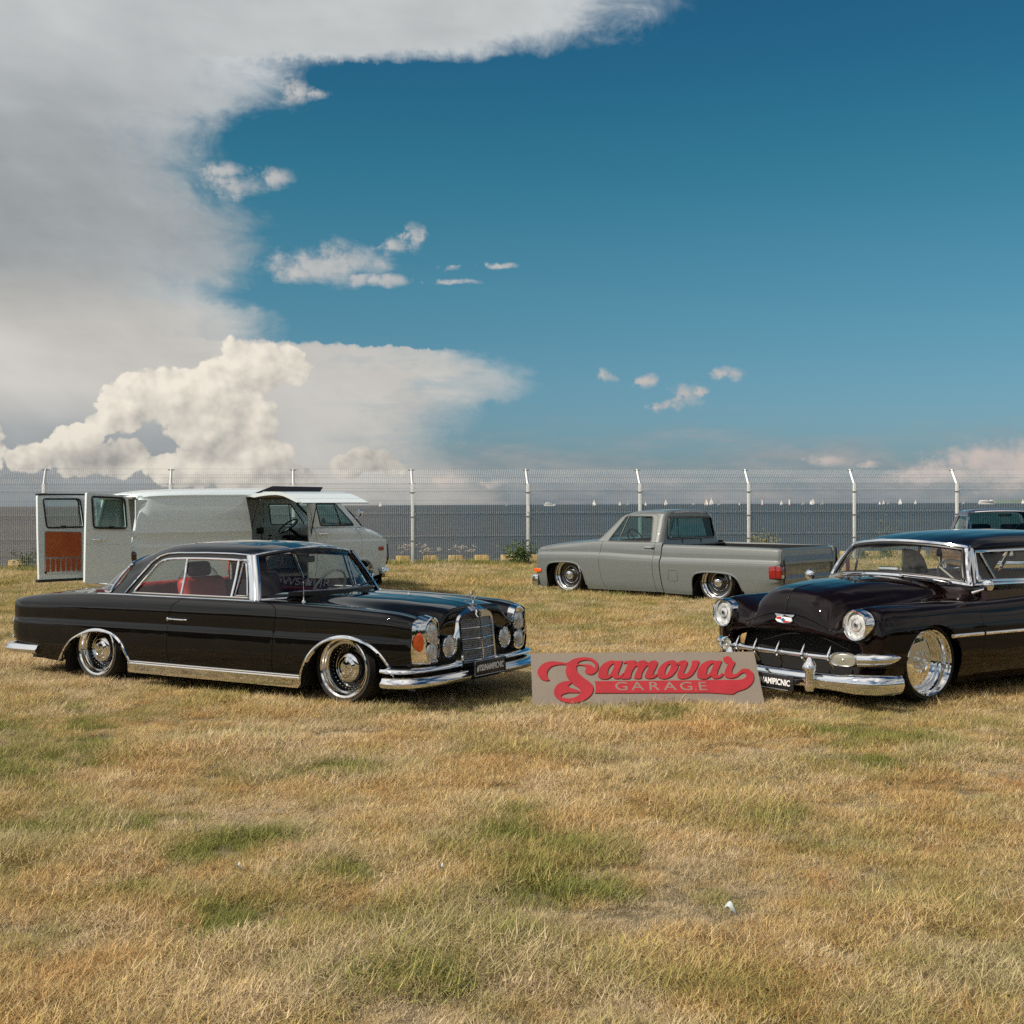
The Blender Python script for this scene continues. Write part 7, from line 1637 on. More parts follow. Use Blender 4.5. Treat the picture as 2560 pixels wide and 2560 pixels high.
    m = MB(); m.box((3.745, 0, 0.64), (0.06, 1.35, 0.36)); m.build('grille', BLACKTRIM, car)
    m = MB(); m.tube([(3.785, -0.85, 0.84), (3.80, -0.855, 0.60), (3.765, -0.85, 0.46)], 0.014, 6); m.build('grille_surround', BLACKTRIM, car)
    nF = F.ps[-1]; mirror_y(patch('bonnet', F, np.array([(uF(3.02), nF), (uF(3.02), F.ps[7] + 0.003), (F.pu[-1], F.ps[7] + 0.003), (F.pu[-1], nF)]), PW, car, 1, raw=True, res=0.05, flange=0.0))
    # upper cab: door frames, A pillar, roof front
    Y = [0.955, 0.945, 0.925, 0.90, 0.925, 0.84, 0.45, 0]; 
    def cs(x, z, y=Y): return list(zip(x if hasattr(x, '__len__') else [x] * 8, y, z))
    G = Surf([cs(2.10, [1.16, 1.30, 1.45, 1.69, 1.705, 1.772, 1.835, 1.847]), cs(2.35, [1.16, 1.30, 1.45, 1.66, 1.69, 1.755, 1.815, 1.826]), cs([2.62, 2.62, 2.62, 2.62, 2.62, 2.61, 2.60, 2.60], [1.16, 1.30, 1.45, 1.60, 1.645, 1.71, 1.76, 1.77], [0.955, 0.94, 0.91, 0.87, 0.88, 0.78, 0.42, 0]),
              cs([3.20, 3.085, 2.965, 2.85, 2.80, 2.76, 2.74, 2.74], [1.155, 1.29, 1.43, 1.565, 1.605, 1.650, 1.70, 1.708], [0.925, 0.90, 0.865, 0.83, 0.82, 0.73, 0.40, 0])])
    win = round_poly([(2.30, 1.575), (2.255, 1.575), (2.345, 1.185), (3.045, 1.19), (2.715, 1.575)], [0.0, 0.03, 0.04, 0.04, 0.03])
    win = round_poly([(2.275, 1.572), (2.345, 1.185), (3.04, 1.188), (2.70, 1.572)], [0.03, 0.04, 0.04, 0.03])
    q = G.inv(densify(win, 0.03), 'xz', (0, 4))
    mirror_y(patch('cab_shell', G, np.array([(0, G.ps[-1]), (0, 0), (G.pu[-1], 0), (G.pu[-1], G.ps[-1])]), PW, car, 1, holes=[q], raw=True, res=0.05, flange=0.0))
    for sd in (-1, 1):
        strip_on(G, win, 0.024, 0.008, 'window_seal', BLACKTRIM, car, sd, rows=(0, 4), closed=True); strip_on(G, [(2.665, 1.572), (2.765, 1.187)], 0.022, 0.010, 'vent_bar', BLACKTRIM, car, sd, rows=(0, 4))
        patch('side_glass', G, win, TG, car, sd, rows=(0, 4), off=-0.014, flange=0.0, res=0.08)
        strip_on(G, [(2.195, 1.17), (2.175, 1.30), (2.165, 1.45), (2.16, 1.60)], 0.008, 0.0015, 'door_gap', BLACKTRIM, car, sd, rows=(0, 4))
    def ws(y, t):
        b = np.stack([3.30 - 0.10 * y ** 2, y * 0.90, 1.20 - 0.03 * y * y], 1); a = np.stack([2.80 - 0.0 * y ** 2, y * 0.79, 1.685 - 0.10 * y ** 2], 1)
        return b + (a - b) * t[:, None] + np.stack([np.sin(np.pi * t) * 0.02, 0 * t, np.sin(np.pi * t) * 0.02], 1)
    grid_mesh('windscreen', ws, np.linspace(-1, 1, 17), np.linspace(0, 1, 7), TG, car)
    e = np.array([(y, 0.0) for y in np.linspace(-1, 1, 21)] + [(1.0, t) for t in (0.25, 0.5, 0.75)] + [(y, 1.0) for y in np.linspace(1, -1, 21)] + [(-1.0, t) for t in (0.75, 0.5, 0.25)])
    m = MB(); m.tube(ws(e[:, 0], e[:, 1]), 0.022, 8, closed=True); m.build('windscreen_seal', BLACKTRIM, car)
    mr = bpy.data.objects.new('door_mirror', None); link(mr, car)
    m = MB(); m.lathe([(0, 0.06), (0.035, 0.052), (0.062, 0.028), (0.072, 0.0), (0.070, -0.02), (0, -0.022)], c=(3.06, -1.10, 1.41), axis='x', n=28); m.build('mirror_shell', CHROME, mr)
    m = MB(); m.tube([(3.02, -0.93, 1.30), (3.03, -1.05, 1.325), (3.055, -1.10, 1.36)], 0.010, 8); m.build('mirror_arm', CHROME, mr)
    # ---- load bay shell
    m = MB(); m.box((1.0, 0, 0.34), (4.1, 1.85, 0.05)); m.build('load_floor', mat('bare_floor', (0.16, 0.15, 0.14), 0.7, var=0.2), car)
    m = MB(); m.box((0.55, 0.90, 1.0), (3.1, 0.03, 1.3)); m.box((-0.05, -0.905, 1.0), (1.9, 0.03, 1.3)); m.build('inner_wall', INN, car)
    m = MB(); m.box((0.6, 0, 1.68), (3.2, 1.55, 0.03)); m.build('inner_roof', BR, car)
    m = MB(); m.box((-0.83, -0.80, 1.38), (0.03, 0.20, 0.56)); m.box((-0.62, -0.86, 1.2), (0.4, 0.04, 1.0)); m.build('corner_lining', BR, car)
    m = MB(); m.box((-0.1, 0.86, 1.05), (0.10, 0.06, 1.25), bev=0.02); m.box((-0.62, 0.86, 1.05), (0.10, 0.06, 1.25), bev=0.02); m.box((0.4, 0.86, 1.05), (0.10, 0.06, 1.25), bev=0.02); m.build('inner_rib', INN, car)
    for sd in (-1, 1):   # frame of the rear opening
        m = MB(); m.tube(smooth_path([(-1.055, sd * 0.87, 0.34), (-1.05, sd * 0.885, 0.8), (-1.0, sd * 0.885, 1.15), (-0.90, sd * 0.845, 1.60), (-0.88, sd * 0.80, 1.66)], 4), 0.035, 8); m.build('door_frame', PW, car)
    m = MB(); m.box((-0.885, 0, 1.69), (0.10, 1.66, 0.06), bev=0.02); m.box((-1.04, 0, 0.31), (0.1, 1.8, 0.08), bev=0.02); m.build('door_header', PW, car)
    m = MB(); m.box((1.4, 0, 0.24), (4.6, 1.4, 0.12)); m.build('underbody', DARK, car)
    # ---- cab inside: far door, seats, dash, wheel
    m = MB(); m.box((2.62, 0.905, 0.75), (1.0, 0.05, 0.83)); fd = m.build('door_trim', INN, car)
    hm = MB(); rr = random.Random(9)
    for i in range(16): x_, z_ = rr.uniform(2.2, 2.9), rr.uniform(0.86, 1.08); hm.lathe([(0, 0.001), (rr.uniform(0.006, 0.03), 0.001), (0.004, 0)], c=(x_, 0.876, z_), axis='y', sgn=-1, n=10, sq=(1.2, 0.7))
    hm.box((2.08, 0.876, 1.08), (0.14, 0.006, 0.11)); hm.box((2.62, 0.876, 0.96), (0.16, 0.006, 0.06)); tag(hm.build('rust_hole', BLACKTRIM, fd, smooth=False), kind='stuff')
    rounded('dashboard', (2.90, 0, 1.06), (0.46, 1.75, 0.26), INN, car, 0.09); m = MB(); m.box((2.78, 0.15, 0.80), (0.30, 1.5, 0.40), bev=0.05); m.tube(smooth_path([(2.62, 0.3, 0.95), (2.58, 0.1, 0.86), (2.62, -0.2, 0.9), (2.6, -0.4, 0.8)], 5), 0.02, 6); m.tube(smooth_path([(2.6, 0.2, 0.8), (2.56, -0.1, 0.94), (2.6, -0.35, 0.86)], 5), 0.015, 6); m.build('dash_wiring', BLACKTRIM, car)
    rounded('engine_cover', (2.75, 0, 0.66), (0.7, 0.55, 0.5), BLACKTRIM, car, 0.1)
    m = MB(); m.box((2.148, -0.93, 0.72), (0.07, 0.05, 0.95), bev=0.01); m.box((2.14, -0.90, 1.40), (0.06, 0.05, 0.50), bev=0.01); m.build('inner_pillar', INN, car)
    c0 = np.array((2.42, 0.42, 1.165)); ax = Matrix.Rotation(R(-38), 3, 'Y'); m = MB(); m.tube([c0 + np.array(ax @ Vector((0.205 * math.cos(t), 0.205 * math.sin(t), 0))) for t in np.linspace(0, 2 * math.pi, 32, endpoint=False)], 0.014, 8, closed=True, up=(0.6, 0, 0.79)); sw = m.build('steering_wheel', BLACKTRIM, car)
    m = MB()
    for t in (0.0, 2.1, 4.2): m.tube([c0 + np.array(ax @ Vector((0, 0, -0.04))), c0 + np.array(ax @ Vector((0.2 * math.sin(t), 0.2 * math.cos(t), 0)))], 0.011, 6)
    m.build('spoke', CHROME, sw); m = MB(); m.tube([c0 + (0.01, 0, -0.03), c0 + (0.35, 0, -0.28)], 0.032, 10); m.build('steering_column', BLACKTRIM, sw)
    m = MB(); m.lathe([(0, 0.012), (0.07, 0.010), (0.07, 0)], c=(3.02, 0.15, 1.25), axis='x', sgn=-1, n=20); m.build('round_sticker', mat('pink_sticker', (0.45, 0.20, 0.17), 0.6), car)
    # ---- raised side door, like a wing
    prof = smooth_path([(-0.925, 1.712), (-1.10, 1.733), (-1.29, 1.752), (-1.60, 1.772), (-1.95, 1.778), (-2.20, 1.760), (-2.40, 1.722), (-2.66, 1.658), (-2.90, 1.592)], 4); n = len(prof)
    T = np.gradient(prof, axis=0); T /= np.linalg.norm(T, axis=1)[:, None]; NN = np.c_[T[:, 1], -T[:, 0]]; NN *= np.sign(NN[:, 1:2] + 1e-9)
    th = 0.055 * np.clip((np.arange(n) / (n - 1)) * 6, 0.25, 1) * np.clip((1 - np.arange(n) / (n - 1)) * 8, 0.25, 1); low = prof - NN * th[:, None]
    m = MB(); xs = (0.952, 2.175); v = [(x, y, z) for x in xs for y, z in prof]; m.add(v, [(k, k + 1, n + k + 1, n + k) for k in range(n - 1)]); gd = m.build('raised_side_door', PW, car)
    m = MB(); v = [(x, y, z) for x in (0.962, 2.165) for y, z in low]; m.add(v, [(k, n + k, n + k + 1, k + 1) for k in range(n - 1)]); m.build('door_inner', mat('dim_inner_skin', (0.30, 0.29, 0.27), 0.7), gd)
    for x0, x1 in ((0.952, 0.962), (2.175, 2.165)):
        m = MB(); v = [(x0, y, z) for y, z in prof] + [(x1, y, z) for y, z in low]; m.add(v, [(k, k + 1, n + k + 1, n + k) for k in range(n - 1)]); m.build('door_edge', PW, gd)
    m = MB(); m.tube([(xs[0], -1.52, 1.775), (xs[1], -1.52, 1.775)], 0.008, 4); m.tube([(xs[0], *prof[-5]), (xs[1], *prof[-5])], 0.006, 4); m.build('door_bead', PW, gd)
    for xx, (a, b) in ((2.16, ((2.22, -1.05, 1.60), (2.12, -0.96, 0.90))), (0.98, ((1.10, -1.05, 1.70), (1.0, -0.96, 1.12)))):
        m = MB(); m.tube([a, (np.array(a) + np.array(b)) / 2, b], [0.007, 0.012, 0.012], 8); m.build('gas_strut', BLACKTRIM, car)
    # hinged roof flap above the opening
    m = MB(); A_ = [np.array(p) for p in ((1.08, -0.90, 1.740), (2.36, -0.90, 1.775), (2.50, -0.76, 1.862), (1.52, -0.76, 1.874))]; c_ = sum(A_) / 4; nn = np.array((0.0, 0.58, 0.81)) * 0.018
    m.add([*A_, *[p + nn for p in A_]], [(0, 1, 2, 3), (7, 6, 5, 4), (0, 4, 5, 1), (1, 5, 6, 2), (2, 6, 7, 3), (3, 7, 4, 0)]); fl = m.build('roof_flap', BLACKTRIM, car, smooth=False)
    for a, b in ((0.06, 0.46), (0.54, 0.94)):
        lerp = lambda s_, t: (A_[0] * (1 - s_) + A_[1] * s_) * (1 - t) + (A_[3] * (1 - s_) + A_[2] * s_) * t
        q = [lerp(a, 0.12) - nn * 0.2, lerp(b, 0.12) - nn * 0.2, lerp(b, 0.85) - nn * 0.2, lerp(a, 0.85) - nn * 0.2]; mesh('flap_pane', q, [(0, 1, 2, 3)], mat('brown_flap_lining', (0.20, 0.17, 0.13), 0.6), fl, smooth=False)
    # ---- rear doors
    def rear_door(hinge, ang, mirror, inner, kx=1.0, sag=0.0):
        d = bpy.data.objects.new('rear_door', None); link(d, car); d.location = hinge; d.rotation_euler = (0, R(sag), R(ang)); d.scale = (kx, 1, 1)
        # local: x along the door from the hinge, y normal (outer face at y = 0 side o), z up
        o = -1 if mirror else 1
        out = round_poly([(0.02, 0.285), (0.985, 0.285), (1.0, 1.10), (1.005, 1.70), (0.60, 1.695), (0.16, 1.665), (0.06, 1.10)], [0.03, 0.03, 0, 0.03, 0.1, 0.06, 0.2]); hole = round_poly([(0.165, 1.16), (0.845, 1.155), (0.905, 1.64), (0.235, 1.64)], [0.06, 0.06, 0.05, 0.06])
        def plate(y, name, m_, hol=True):
            P = [Vector(p) for p in densify(out, 0.08)]; H = [Vector(p) for p in densify(hole, 0.05)] if hol else []; n0, n1 = len(P), len(H)
            E = [(k, (k + 1) % n0) for k in range(n0)] + [(n0 + k, n0 + (k + 1) % n1) for k in range(n1)]
            V, _, Fc, *_r = delaunay_2d_cdt(P + H, E, [], 0, 1e-6); V = np.array([p[:] for p in V]); Fc = np.array([f for f in Fc if len(f) == 3]); c = V[Fc].mean(1); ok = inside(c, np.array([p[:] for p in P])) & (~inside(c, np.array([p[:] for p in H])) if hol else True)
            return mesh(name, np.c_[V[:, 0], np.full(len(V), y), V[:, 1]], Fc[ok].tolist(), m_, d, smooth=False)
        plate(0.0, 'outer_skin', PW); plate(o * 0.055, 'inner_skin', PW)
        m = MB()
        for lp in (out, hole):
            n = len(lp); m.add([(x, y, z) for y in (0.0, o * 0.055) for x, z in lp], [(k, (k + 1) % n, n + (k + 1) % n, n + k) for k in range(n)])
        m.build('door_edge', PW, d)
        m = MB(); m.tube([(x, -o * 0.004, z) for x, z in hole], 0.017, 8, closed=True, up=(0, 1, 0)); m.tube([(x, o * 0.059, z) for x, z in hole], 0.014, 8, closed=True, up=(0, 1, 0)); m.build('window_seal', BLACKTRIM, d)
        mesh('window_glass', [(x, o * 0.02, z) for x, z in hole], [tuple(range(len(hole)))], TG if not inner else glass_mat('rear_door_glass', (0.72, 0.82, 0.80), 0.05), d, smooth=False)
        m = MB(); m.tube([(x * 0.985 + 0.025 * (z < 1.3), -o * 0.03, z - 0.012) for x, z in hole], 0.005, 6, closed=True, up=(0, 1, 0)); m.box((0.50, -o * 0.03, 1.175), (0.10, 0.03, 0.03), bev=0.008); m.build('latch_frame', BLACKTRIM, d)
        m = MB()
        for zz in (1.125, 0.90): m.tube([(0.05, -o * 0.001, zz), (0.99, -o * 0.001, zz)], 0.006 if zz > 1 else 0.0025, 6)
        m.build('pressed_bead', PW, d)
        m = MB(); m.tube([(0.62, -o * 0.02, 0.965), (0.64, -o * 0.035, 0.965), (0.83, -o * 0.035, 0.965), (0.865, -o * 0.01, 0.965)], 0.012, 8); m.lathe([(0.0, 0.006), (0.014, 0.004), (0.016, 0)], c=(0.80, -o * 0.002, 0.855), axis='y', sgn=-o, n=14); m.build('door_handle', CHROME, d)
        m = MB(); m.box((-0.01, 0.0, 1.07), (0.13, 0.03, 0.11), bev=0.015); m.box((-0.01, 0.0, 0.50), (0.13, 0.03, 0.11), bev=0.015); m.build('hinge', PW, d)
        if inner:
            y = o * 0.060
            def card(pts, m_, yy, name): n = len(pts); b = MB(); b.add([(x, yy, z) for x, z in pts] + [(x, yy + o * 0.006, z) for x, z in pts], [tuple(range(n)), tuple(range(n, 2 * n))] + [(k, (k + 1) % n, n + (k + 1) % n, n + k) for k in range(n)]); return b.build(name, m_, d, smooth=False)
            card(round_poly([(0.215, 0.385), (0.885, 0.385), (0.885, 1.10), (0.215, 1.075)], 0.03), STEEL, y, 'card_back')
            card(round_poly([(0.235, 0.655), (0.875, 0.665), (0.872, 1.095), (0.225, 1.068)], 0.035), ORG, y + o * 0.006, 'orange_card')
            for k in range(7):
                x = 0.27 + k * 0.094; card(round_poly([(x - 0.034, 0.415), (x + 0.034, 0.415), (x + 0.034, 0.640), (x - 0.034, 0.640)], 0.033), ORG, y + o * 0.006, 'orange_slot')
            m = MB(); m.box((0.5, 0.02 * o, 1.715), (1.0, 0.09, 0.03)); m.box((0.52, 0.02 * o, 0.27), (0.98, 0.08, 0.045)); m.box((0.87, y, 0.41), (0.03, 0.02, 0.04)); m.build('rubber_seal', BLACKTRIM, d)
        return d
    rear_door((-1.075, -0.955, 0.03), 190, True, False, 0.85, -2.3)
    rear_door((-1.075, 0.955, 0.035), 191, False, True)


van()
# ================================================================== maroon car behind the cruiser (only its cab shows)
def maroon():
    car = thing('maroon_coupe', 'maroon car parked by the fence, its roof and windscreen showing over the dark cruiser', 'car', (10.05, 26.4, 0), R(-96))
    PM = paint('maroon_paint', (0.085, 0.030, 0.040), 0.4); TG = MATS['green_glass']; INT = mat('dark_interior', (0.012, 0.012, 0.014), 0.8)
    # local x forward (towards the camera), y left
    def st(x, w, zb, zs, zc): return [(x, 0.86 * w, zb), (x, 0.93 * w, 0.35), (x, 0.95 * w, 0.55), (x, 0.93 * w, zs - 0.06), (x, 0.86 * w, zs), (x, 0.5 * w, zc), (x, 0, zc + 0.01)]
    S = Surf([st(-2.6, 0.88, 0.3, 0.80, 0.81), st(-2.5, 0.97, 0.28, 0.86, 0.87), st(-1.0, 1, 0.2, 0.90, 0.91), st(0.6, 1, 0.2, 0.90, 0.92), st(1.4, 1, 0.2, 0.88, 0.92), st(2.3, 0.97, 0.25, 0.82, 0.85), st(2.42, 0.9, 0.3, 0.76, 0.78)], sharp_s=())
    for sd in (1, -1):
        arch = lambda cx: [(cx + 0.36 * math.cos(t), 0.31 + 0.30 * math.sin(t)) for t in np.linspace(math.pi * 1.05, -0.05 * math.pi, 14)]
        patch('body_side', S, [(-2.6, 0.25), *arch(-1.45), *arch(1.35), (2.42, 0.27), (2.42, 0.90), (-2.6, 0.95)], PM, car, sd, rows=(0, 4), res=0.08)
        wheel_well(car, 1.35, 0.85, 0.45, 0.2, 0.4, sd); wheel_well(car, -1.45, 0.85, 0.45, 0.2, 0.4, sd); wheel(car, 1.35, 0.83, 0.32, sd, 0.31, 0.22, 'smoothie'); wheel(car, -1.45, 0.83, 0.32, sd, 0.31, 0.22, 'smoothie')
        hl = MB(); hl.box((2.40, sd * 0.62, 0.62), (0.06, 0.34, 0.13), bev=0.02); hl.build('headlight', MATS['headlamp_glass'], car)
        m = MB(); m.box((2.48, sd * 0.43, 0.40), (0.10, 0.86, 0.14), bev=0.03); m.build('front_bumper', CHROME, car)
    mirror_y(patch('bonnet', S, [(0.62, 0), (2.42, 0), (2.42, 0.9), (0.62, 0.9)], PM, car, 1, rows=(4, 6), mode='xy', flange=0.0, res=0.08)); mirror_y(patch('rear_deck', S, [(-2.6, 0), (-1.0, 0), (-1.0, 0.9), (-2.6, 0.9)], PM, car, 1, rows=(4, 6), mode='xy', flange=0.0, res=0.08))
    m = MB(); m.box((0, 0, 0.3), (4.6, 1.5, 0.2)); m.box((2.36, 0, 0.6), (0.04, 1.6, 0.25)); m.box((-2.55, 0, 0.6), (0.04, 1.6, 0.5)); m.build('underbody', DARK, car)
    Y = [0.86, 0.80, 0.73, 0.70, 0.62, 0.35, 0.0]
    def cs(x, z, y=Y): return list(zip(x if hasattr(x, '__len__') else [x] * 7, y, z))
    G = Surf([cs([0.62, 0.42, 0.16, 0.06, 0.04, 0.07, 0.08], [0.90, 1.08, 1.29, 1.345, 1.365, 1.385, 1.39]), cs(-0.2, [0.90, 1.08, 1.30, 1.36, 1.392, 1.418, 1.425]), cs(-0.6, [0.90, 1.08, 1.29, 1.355, 1.39, 1.415, 1.422]), cs([-0.95, -0.92, -0.86, -0.84, -0.83, -0.82, -0.82], [0.90, 1.07, 1.27, 1.33, 1.365, 1.39, 1.395]), cs([-1.05, -1.0, -0.92, -0.90, -0.89, -0.88, -0.88], [0.90, 1.05, 1.24, 1.30, 1.33, 1.35, 1.355], [0.78, 0.72, 0.65, 0.62, 0.55, 0.3, 0])], sharp_s=(3,))
    win = round_poly([(0.50, 0.935), (0.13, 1.285), (-0.62, 1.295), (-0.72, 0.935)], 0.03); q = G.inv(densify(win, 0.04), 'xz', (0, 3))
    mirror_y(patch('roof', G, np.array([(0, G.ps[-1]), (0, 0), (G.pu[-1], 0), (G.pu[-1], G.ps[-1])]), PM, car, 1, holes=[q], raw=True, res=0.05, flange=0.0))
    for sd in (1, -1):
        strip_on(G, win, 0.03, 0.008, 'window_trim', STEEL, car, sd, rows=(0, 3), closed=True); patch('side_glass', G, win, glass_mat('pale_side_glass', (0.55, 0.62, 0.60), 0.20) if sd > 0 else TG, car, sd, rows=(0, 3), off=-0.012, flange=0, res=0.1)
    def ws(y, t):
        b = np.stack([0.80 - 0.14 * y ** 2, y * 0.80, 0.925 - 0.02 * y * y], 1); a = np.stack([0.10 - 0.04 * y ** 2, y * 0.675, 1.378 - 0.03 * y ** 2], 1); return b + (a - b) * t[:, None]
    grid_mesh('windscreen', ws, np.linspace(-1, 1, 17), np.linspace(0, 1, 5), TG, car)
    e = np.array([(y, 0.0) for y in np.linspace(-1, 1, 21)] + [(1.0, t) for t in (0.25, 0.5, 0.75)] + [(y, 1.0) for y in np.linspace(1, -1, 21)] + [(-1.0, t) for t in (0.75, 0.5, 0.25)])
    m = MB(); m.tube(ws(e[:, 0], e[:, 1]), 0.022, 8, closed=True); m.build('windscreen_frame', CHROME, car)
    def rw(y, t):
        b = np.stack([-1.05 + 0 * y, y * 0.72, 0.92 + 0 * y], 1); a = np.stack([-0.90 + 0 * y, y * 0.56, 1.335 - 0.03 * y ** 2], 1); return b + (a - b) * t[:, None]
    grid_mesh('rear_window', rw, np.linspace(-1, 1, 9), np.linspace(0, 1, 3), TG, car)
    m = MB(); m.box((-0.3, 0, 0.55), (1.9, 1.6, 0.1)); m.box((-0.3, 0.83, 0.72), (1.4, 0.04, 0.34)); m.box((-0.3, -0.83, 0.72), (1.4, 0.04, 0.34)); m.build('cabin_floor', INT, car)
    rounded('dashboard', (0.52, 0, 0.85), (0.3, 1.5, 0.16), INT, car, 0.05)
    for sd in (1, -1): rounded('seat_back', (-0.55, sd * 0.38, 0.88), (0.16, 0.55, 0.45), INT, car, 0.06)
    rounded('rear_view_mirror', (0.16, 0, 1.30), (0.02, 0.26, 0.06), INT, car, 0.015)
    c0 = np.array((0.25, 0.36, 0.98)); ax = Matrix.Rotation(R(-60), 3, 'Y'); m = MB(); m.tube([c0 + np.array(ax @ Vector((0.19 * math.cos(t), 0.19 * math.sin(t), 0))) for t in np.linspace(0, 2 * math.pi, 24, endpoint=False)], 0.011, 8, closed=True, up=(0.87, 0, 0.5)); m.build('steering_wheel', INT, car)


maroon()


# ================================================================== sign board leaning between the cars
def sign_board():
    P0, rz, lean, L, H = np.array((0.1523, 9.7438, 0.0)), 0.0223, 0.7383, 1.7675, 0.5605
    t = thing('garage_sign', 'taupe board with raised red script lettering leaning on the grass between the cars', 'sign', tuple(P0), rz)
    M = Matrix.Rotation(lean, 4, 'X')            # board coordinates: x along, y up the board, z out of its face
    BD = mat('taupe_board', (0.205, 0.170, 0.138), 0.75, var=0.05, vscale=3); RD = mat('red_foam_letter', (0.34, 0.018, 0.026), 0.5, var=0.08); 
    b = MB(); b.prism([(0, 0), (L, 0), (L, H), (0, H)], -0.018, M); b.build('board', BD, t, smooth=False)
    s = MB(); s.box((0, 0, 0), (0.03, 0.03, 0.30)); st = s.build('prop', STEM, t); st.location = (L / 2, 0.38, 0.15); st.rotation_euler = (R(6), 0, 0)
    # lettering traced in a 1932 x 568 copy of the sign, mapped to the board by its corners
    c = [(132, 92), (1718, 84), (1800, 481), (148.5, 492)]
    src = [(0, H), (L, H), (L, 0), (0, 0)]
    A = []
    for (x, y), (u, v) in zip(c, src): A += [[x, y, 1, 0, 0, 0, -u * x, -u * y, u], [0, 0, 0, x, y, 1, -v * x, -v * y, v]]
    A = np.array(A, float); h = np.linalg.solve(A[:, :8], A[:, 8]); Hm = np.array([*h, 1]).reshape(3, 3)
    def mp(p): q = np.c_[np.asarray(p, float), np.ones(len(p))] @ Hm.T; return q[:, :2] / q[:, 2:]
    TH = 0.009
    def solid(name, outer, holes=(), m_=RD, z0=0.0005, th=TH):
        lo = [mp(outer)] + [mp(k) for k in holes]; pts, E, o = [], [], 0
        for l in lo: n = len(l); pts += [Vector(p) for p in l]; E += [(o + k, o + (k + 1) % n) for k in range(n)]; o += n
        V, E2, F, *_ = delaunay_2d_cdt(pts, E, [], 0, 1e-7); V = np.array([p[:] for p in V]); F = np.array([f for f in F if len(f) == 3]); cc = V[F].mean(1); ok = inside(cc, lo[0])
        for l in lo[1:]: ok &= ~inside(cc, l)
        F = F[ok]; a = np.cross(np.c_[V[F[:, 1]] - V[F[:, 0]], np.zeros(len(F))], np.c_[V[F[:, 2]] - V[F[:, 0]], np.zeros(len(F))])[:, 2]; F[a < 0] = F[a < 0][:, ::-1]
        mb = MB(); Mi = np.array(M.to_3x3()); P3 = lambda q, z: np.c_[q, np.full(len(q), z)] @ Mi.T
        mb.add(P3(V, z0 + th), F.tolist())
        for l in lo: n = len(l); mb.add(np.concatenate([P3(l, z0), P3(l, z0 + th)]), [(k, (k + 1) % n, n + (k + 1) % n, n + k) for k in range(n)])
        return mb.build(name, m_, t, smooth=False)
    sp = lambda p, n=5: smooth_path(p, n, True)
    # capital S with its flag and tail
    Sout = [(180, 238), (186, 206), (212, 176), (258, 158), (310, 157), (355, 164), (392, 166), (430, 142), (490, 128), (550, 130), (592, 150), (612, 190), (602, 226), (576, 248), (545, 250), (525, 238), (522, 220), (534, 205), (548, 196), (520, 190), (484, 196), (456, 192), (460, 222),
            (484, 256), (530, 290), (566, 320), (576, 356), (556, 400), (506, 436), (440, 452), (376, 446), (326, 420), (300, 386), (300, 350), (322, 318), (364, 298), (408, 296), (420, 306), (412, 318), (440, 340), (472, 362), (478, 378), (440, 378), (394, 380), (356, 392), (350, 408), (378, 416), (420, 420), (462, 404), (486, 376), (482, 352), (444, 322), (402, 282), (382, 240), (380, 205), (390, 184), (360, 182), (318, 180), (276, 196), (250, 226), (246, 262), (262, 288), (250, 294), (216, 284), (190, 262)]
    solid('capital_letter', sp([(180, 238), (190, 204), (222, 172), (275, 156), (335, 160), (390, 166), (436, 140), (500, 127), (560, 133), (600, 158), (612, 196), (598, 230), (566, 250), (532, 244), (518, 222), (530, 205), (506, 186), (462, 186), (456, 206), (466, 234), (510, 274), (560, 312), (577, 352), (560, 396), (506, 436), (432, 453), (360, 441), (310, 405), (299, 362), (326, 318), (376, 297), (414, 297), (420, 312), (404, 322), (402, 340), (440, 352), (474, 364), (470, 379), (400, 380), (354, 394), (352, 412), (410, 420), (462, 404), (486, 374), (476, 346), (432, 314), (396, 272), (380, 222), (388, 184), (330, 180), (278, 194), (250, 228), (248, 264), (264, 288), (240, 294), (206, 280)], 4),
          holes=[sp([(462, 172), (492, 152), (540, 147), (576, 162), (590, 186), (584, 206), (566, 186), (530, 178), (490, 178)], 4)])
    def script(name, strokes, w, th=TH):
        """thick brush strokes joined into one letter: union drawn as overlapping solids at slightly different heights"""
    # small letters, outlines with counters
    def oval(cx, cy, rx, ry, sl=0.25, n=28, k=1.0): return [(cx + rx * k * math.cos(t) - ry * k * math.sin(t) * sl * -1, cy - ry * k * math.sin(t)) for t in np.linspace(0, 2 * math.pi, n, endpoint=False)]
    def letter_a(x):      # x: left end
        out = sp([(x, 250), (x + 10, 206), (x + 48, 166), (x + 98, 150), (x + 130, 154), (x + 168, 152), (x + 172, 160), (x + 146, 226), (x + 142, 252), (x + 158, 256), (x + 176, 240), (x + 186, 250), (x + 164, 274), (x + 122, 280), (x + 100, 262), (x + 70, 280), (x + 30, 282), (x + 6, 270)], 5)
        return out, [sp([(x + 66, 240), (x + 72, 208), (x + 92, 182), (x + 112, 172), (x + 114, 184), (x + 98, 226), (x + 80, 250), (x + 68, 252)], 5)]
    o, hh = letter_a(612); solid('small_letter', o, hh)
    solid('small_letter', sp([(778, 280), (782, 262), (806, 214), (818, 180), (812, 168), (796, 172), (800, 158), (850, 150), (878, 152), (876, 170), (908, 154), (942, 150), (958, 160), (956, 172), (990, 154), (1022, 152), (1032, 168), (1026, 190), (1000, 246), (1004, 258), (1022, 246), (1032, 252), (1010, 274), (970, 280), (946, 270), (946, 250), (968, 202), (966, 190), (950, 196), (922, 240), (914, 276), (880, 280), (868, 272), (876, 244), (894, 202), (890, 190), (872, 198), (848, 238), (838, 276), (800, 282)], 4))
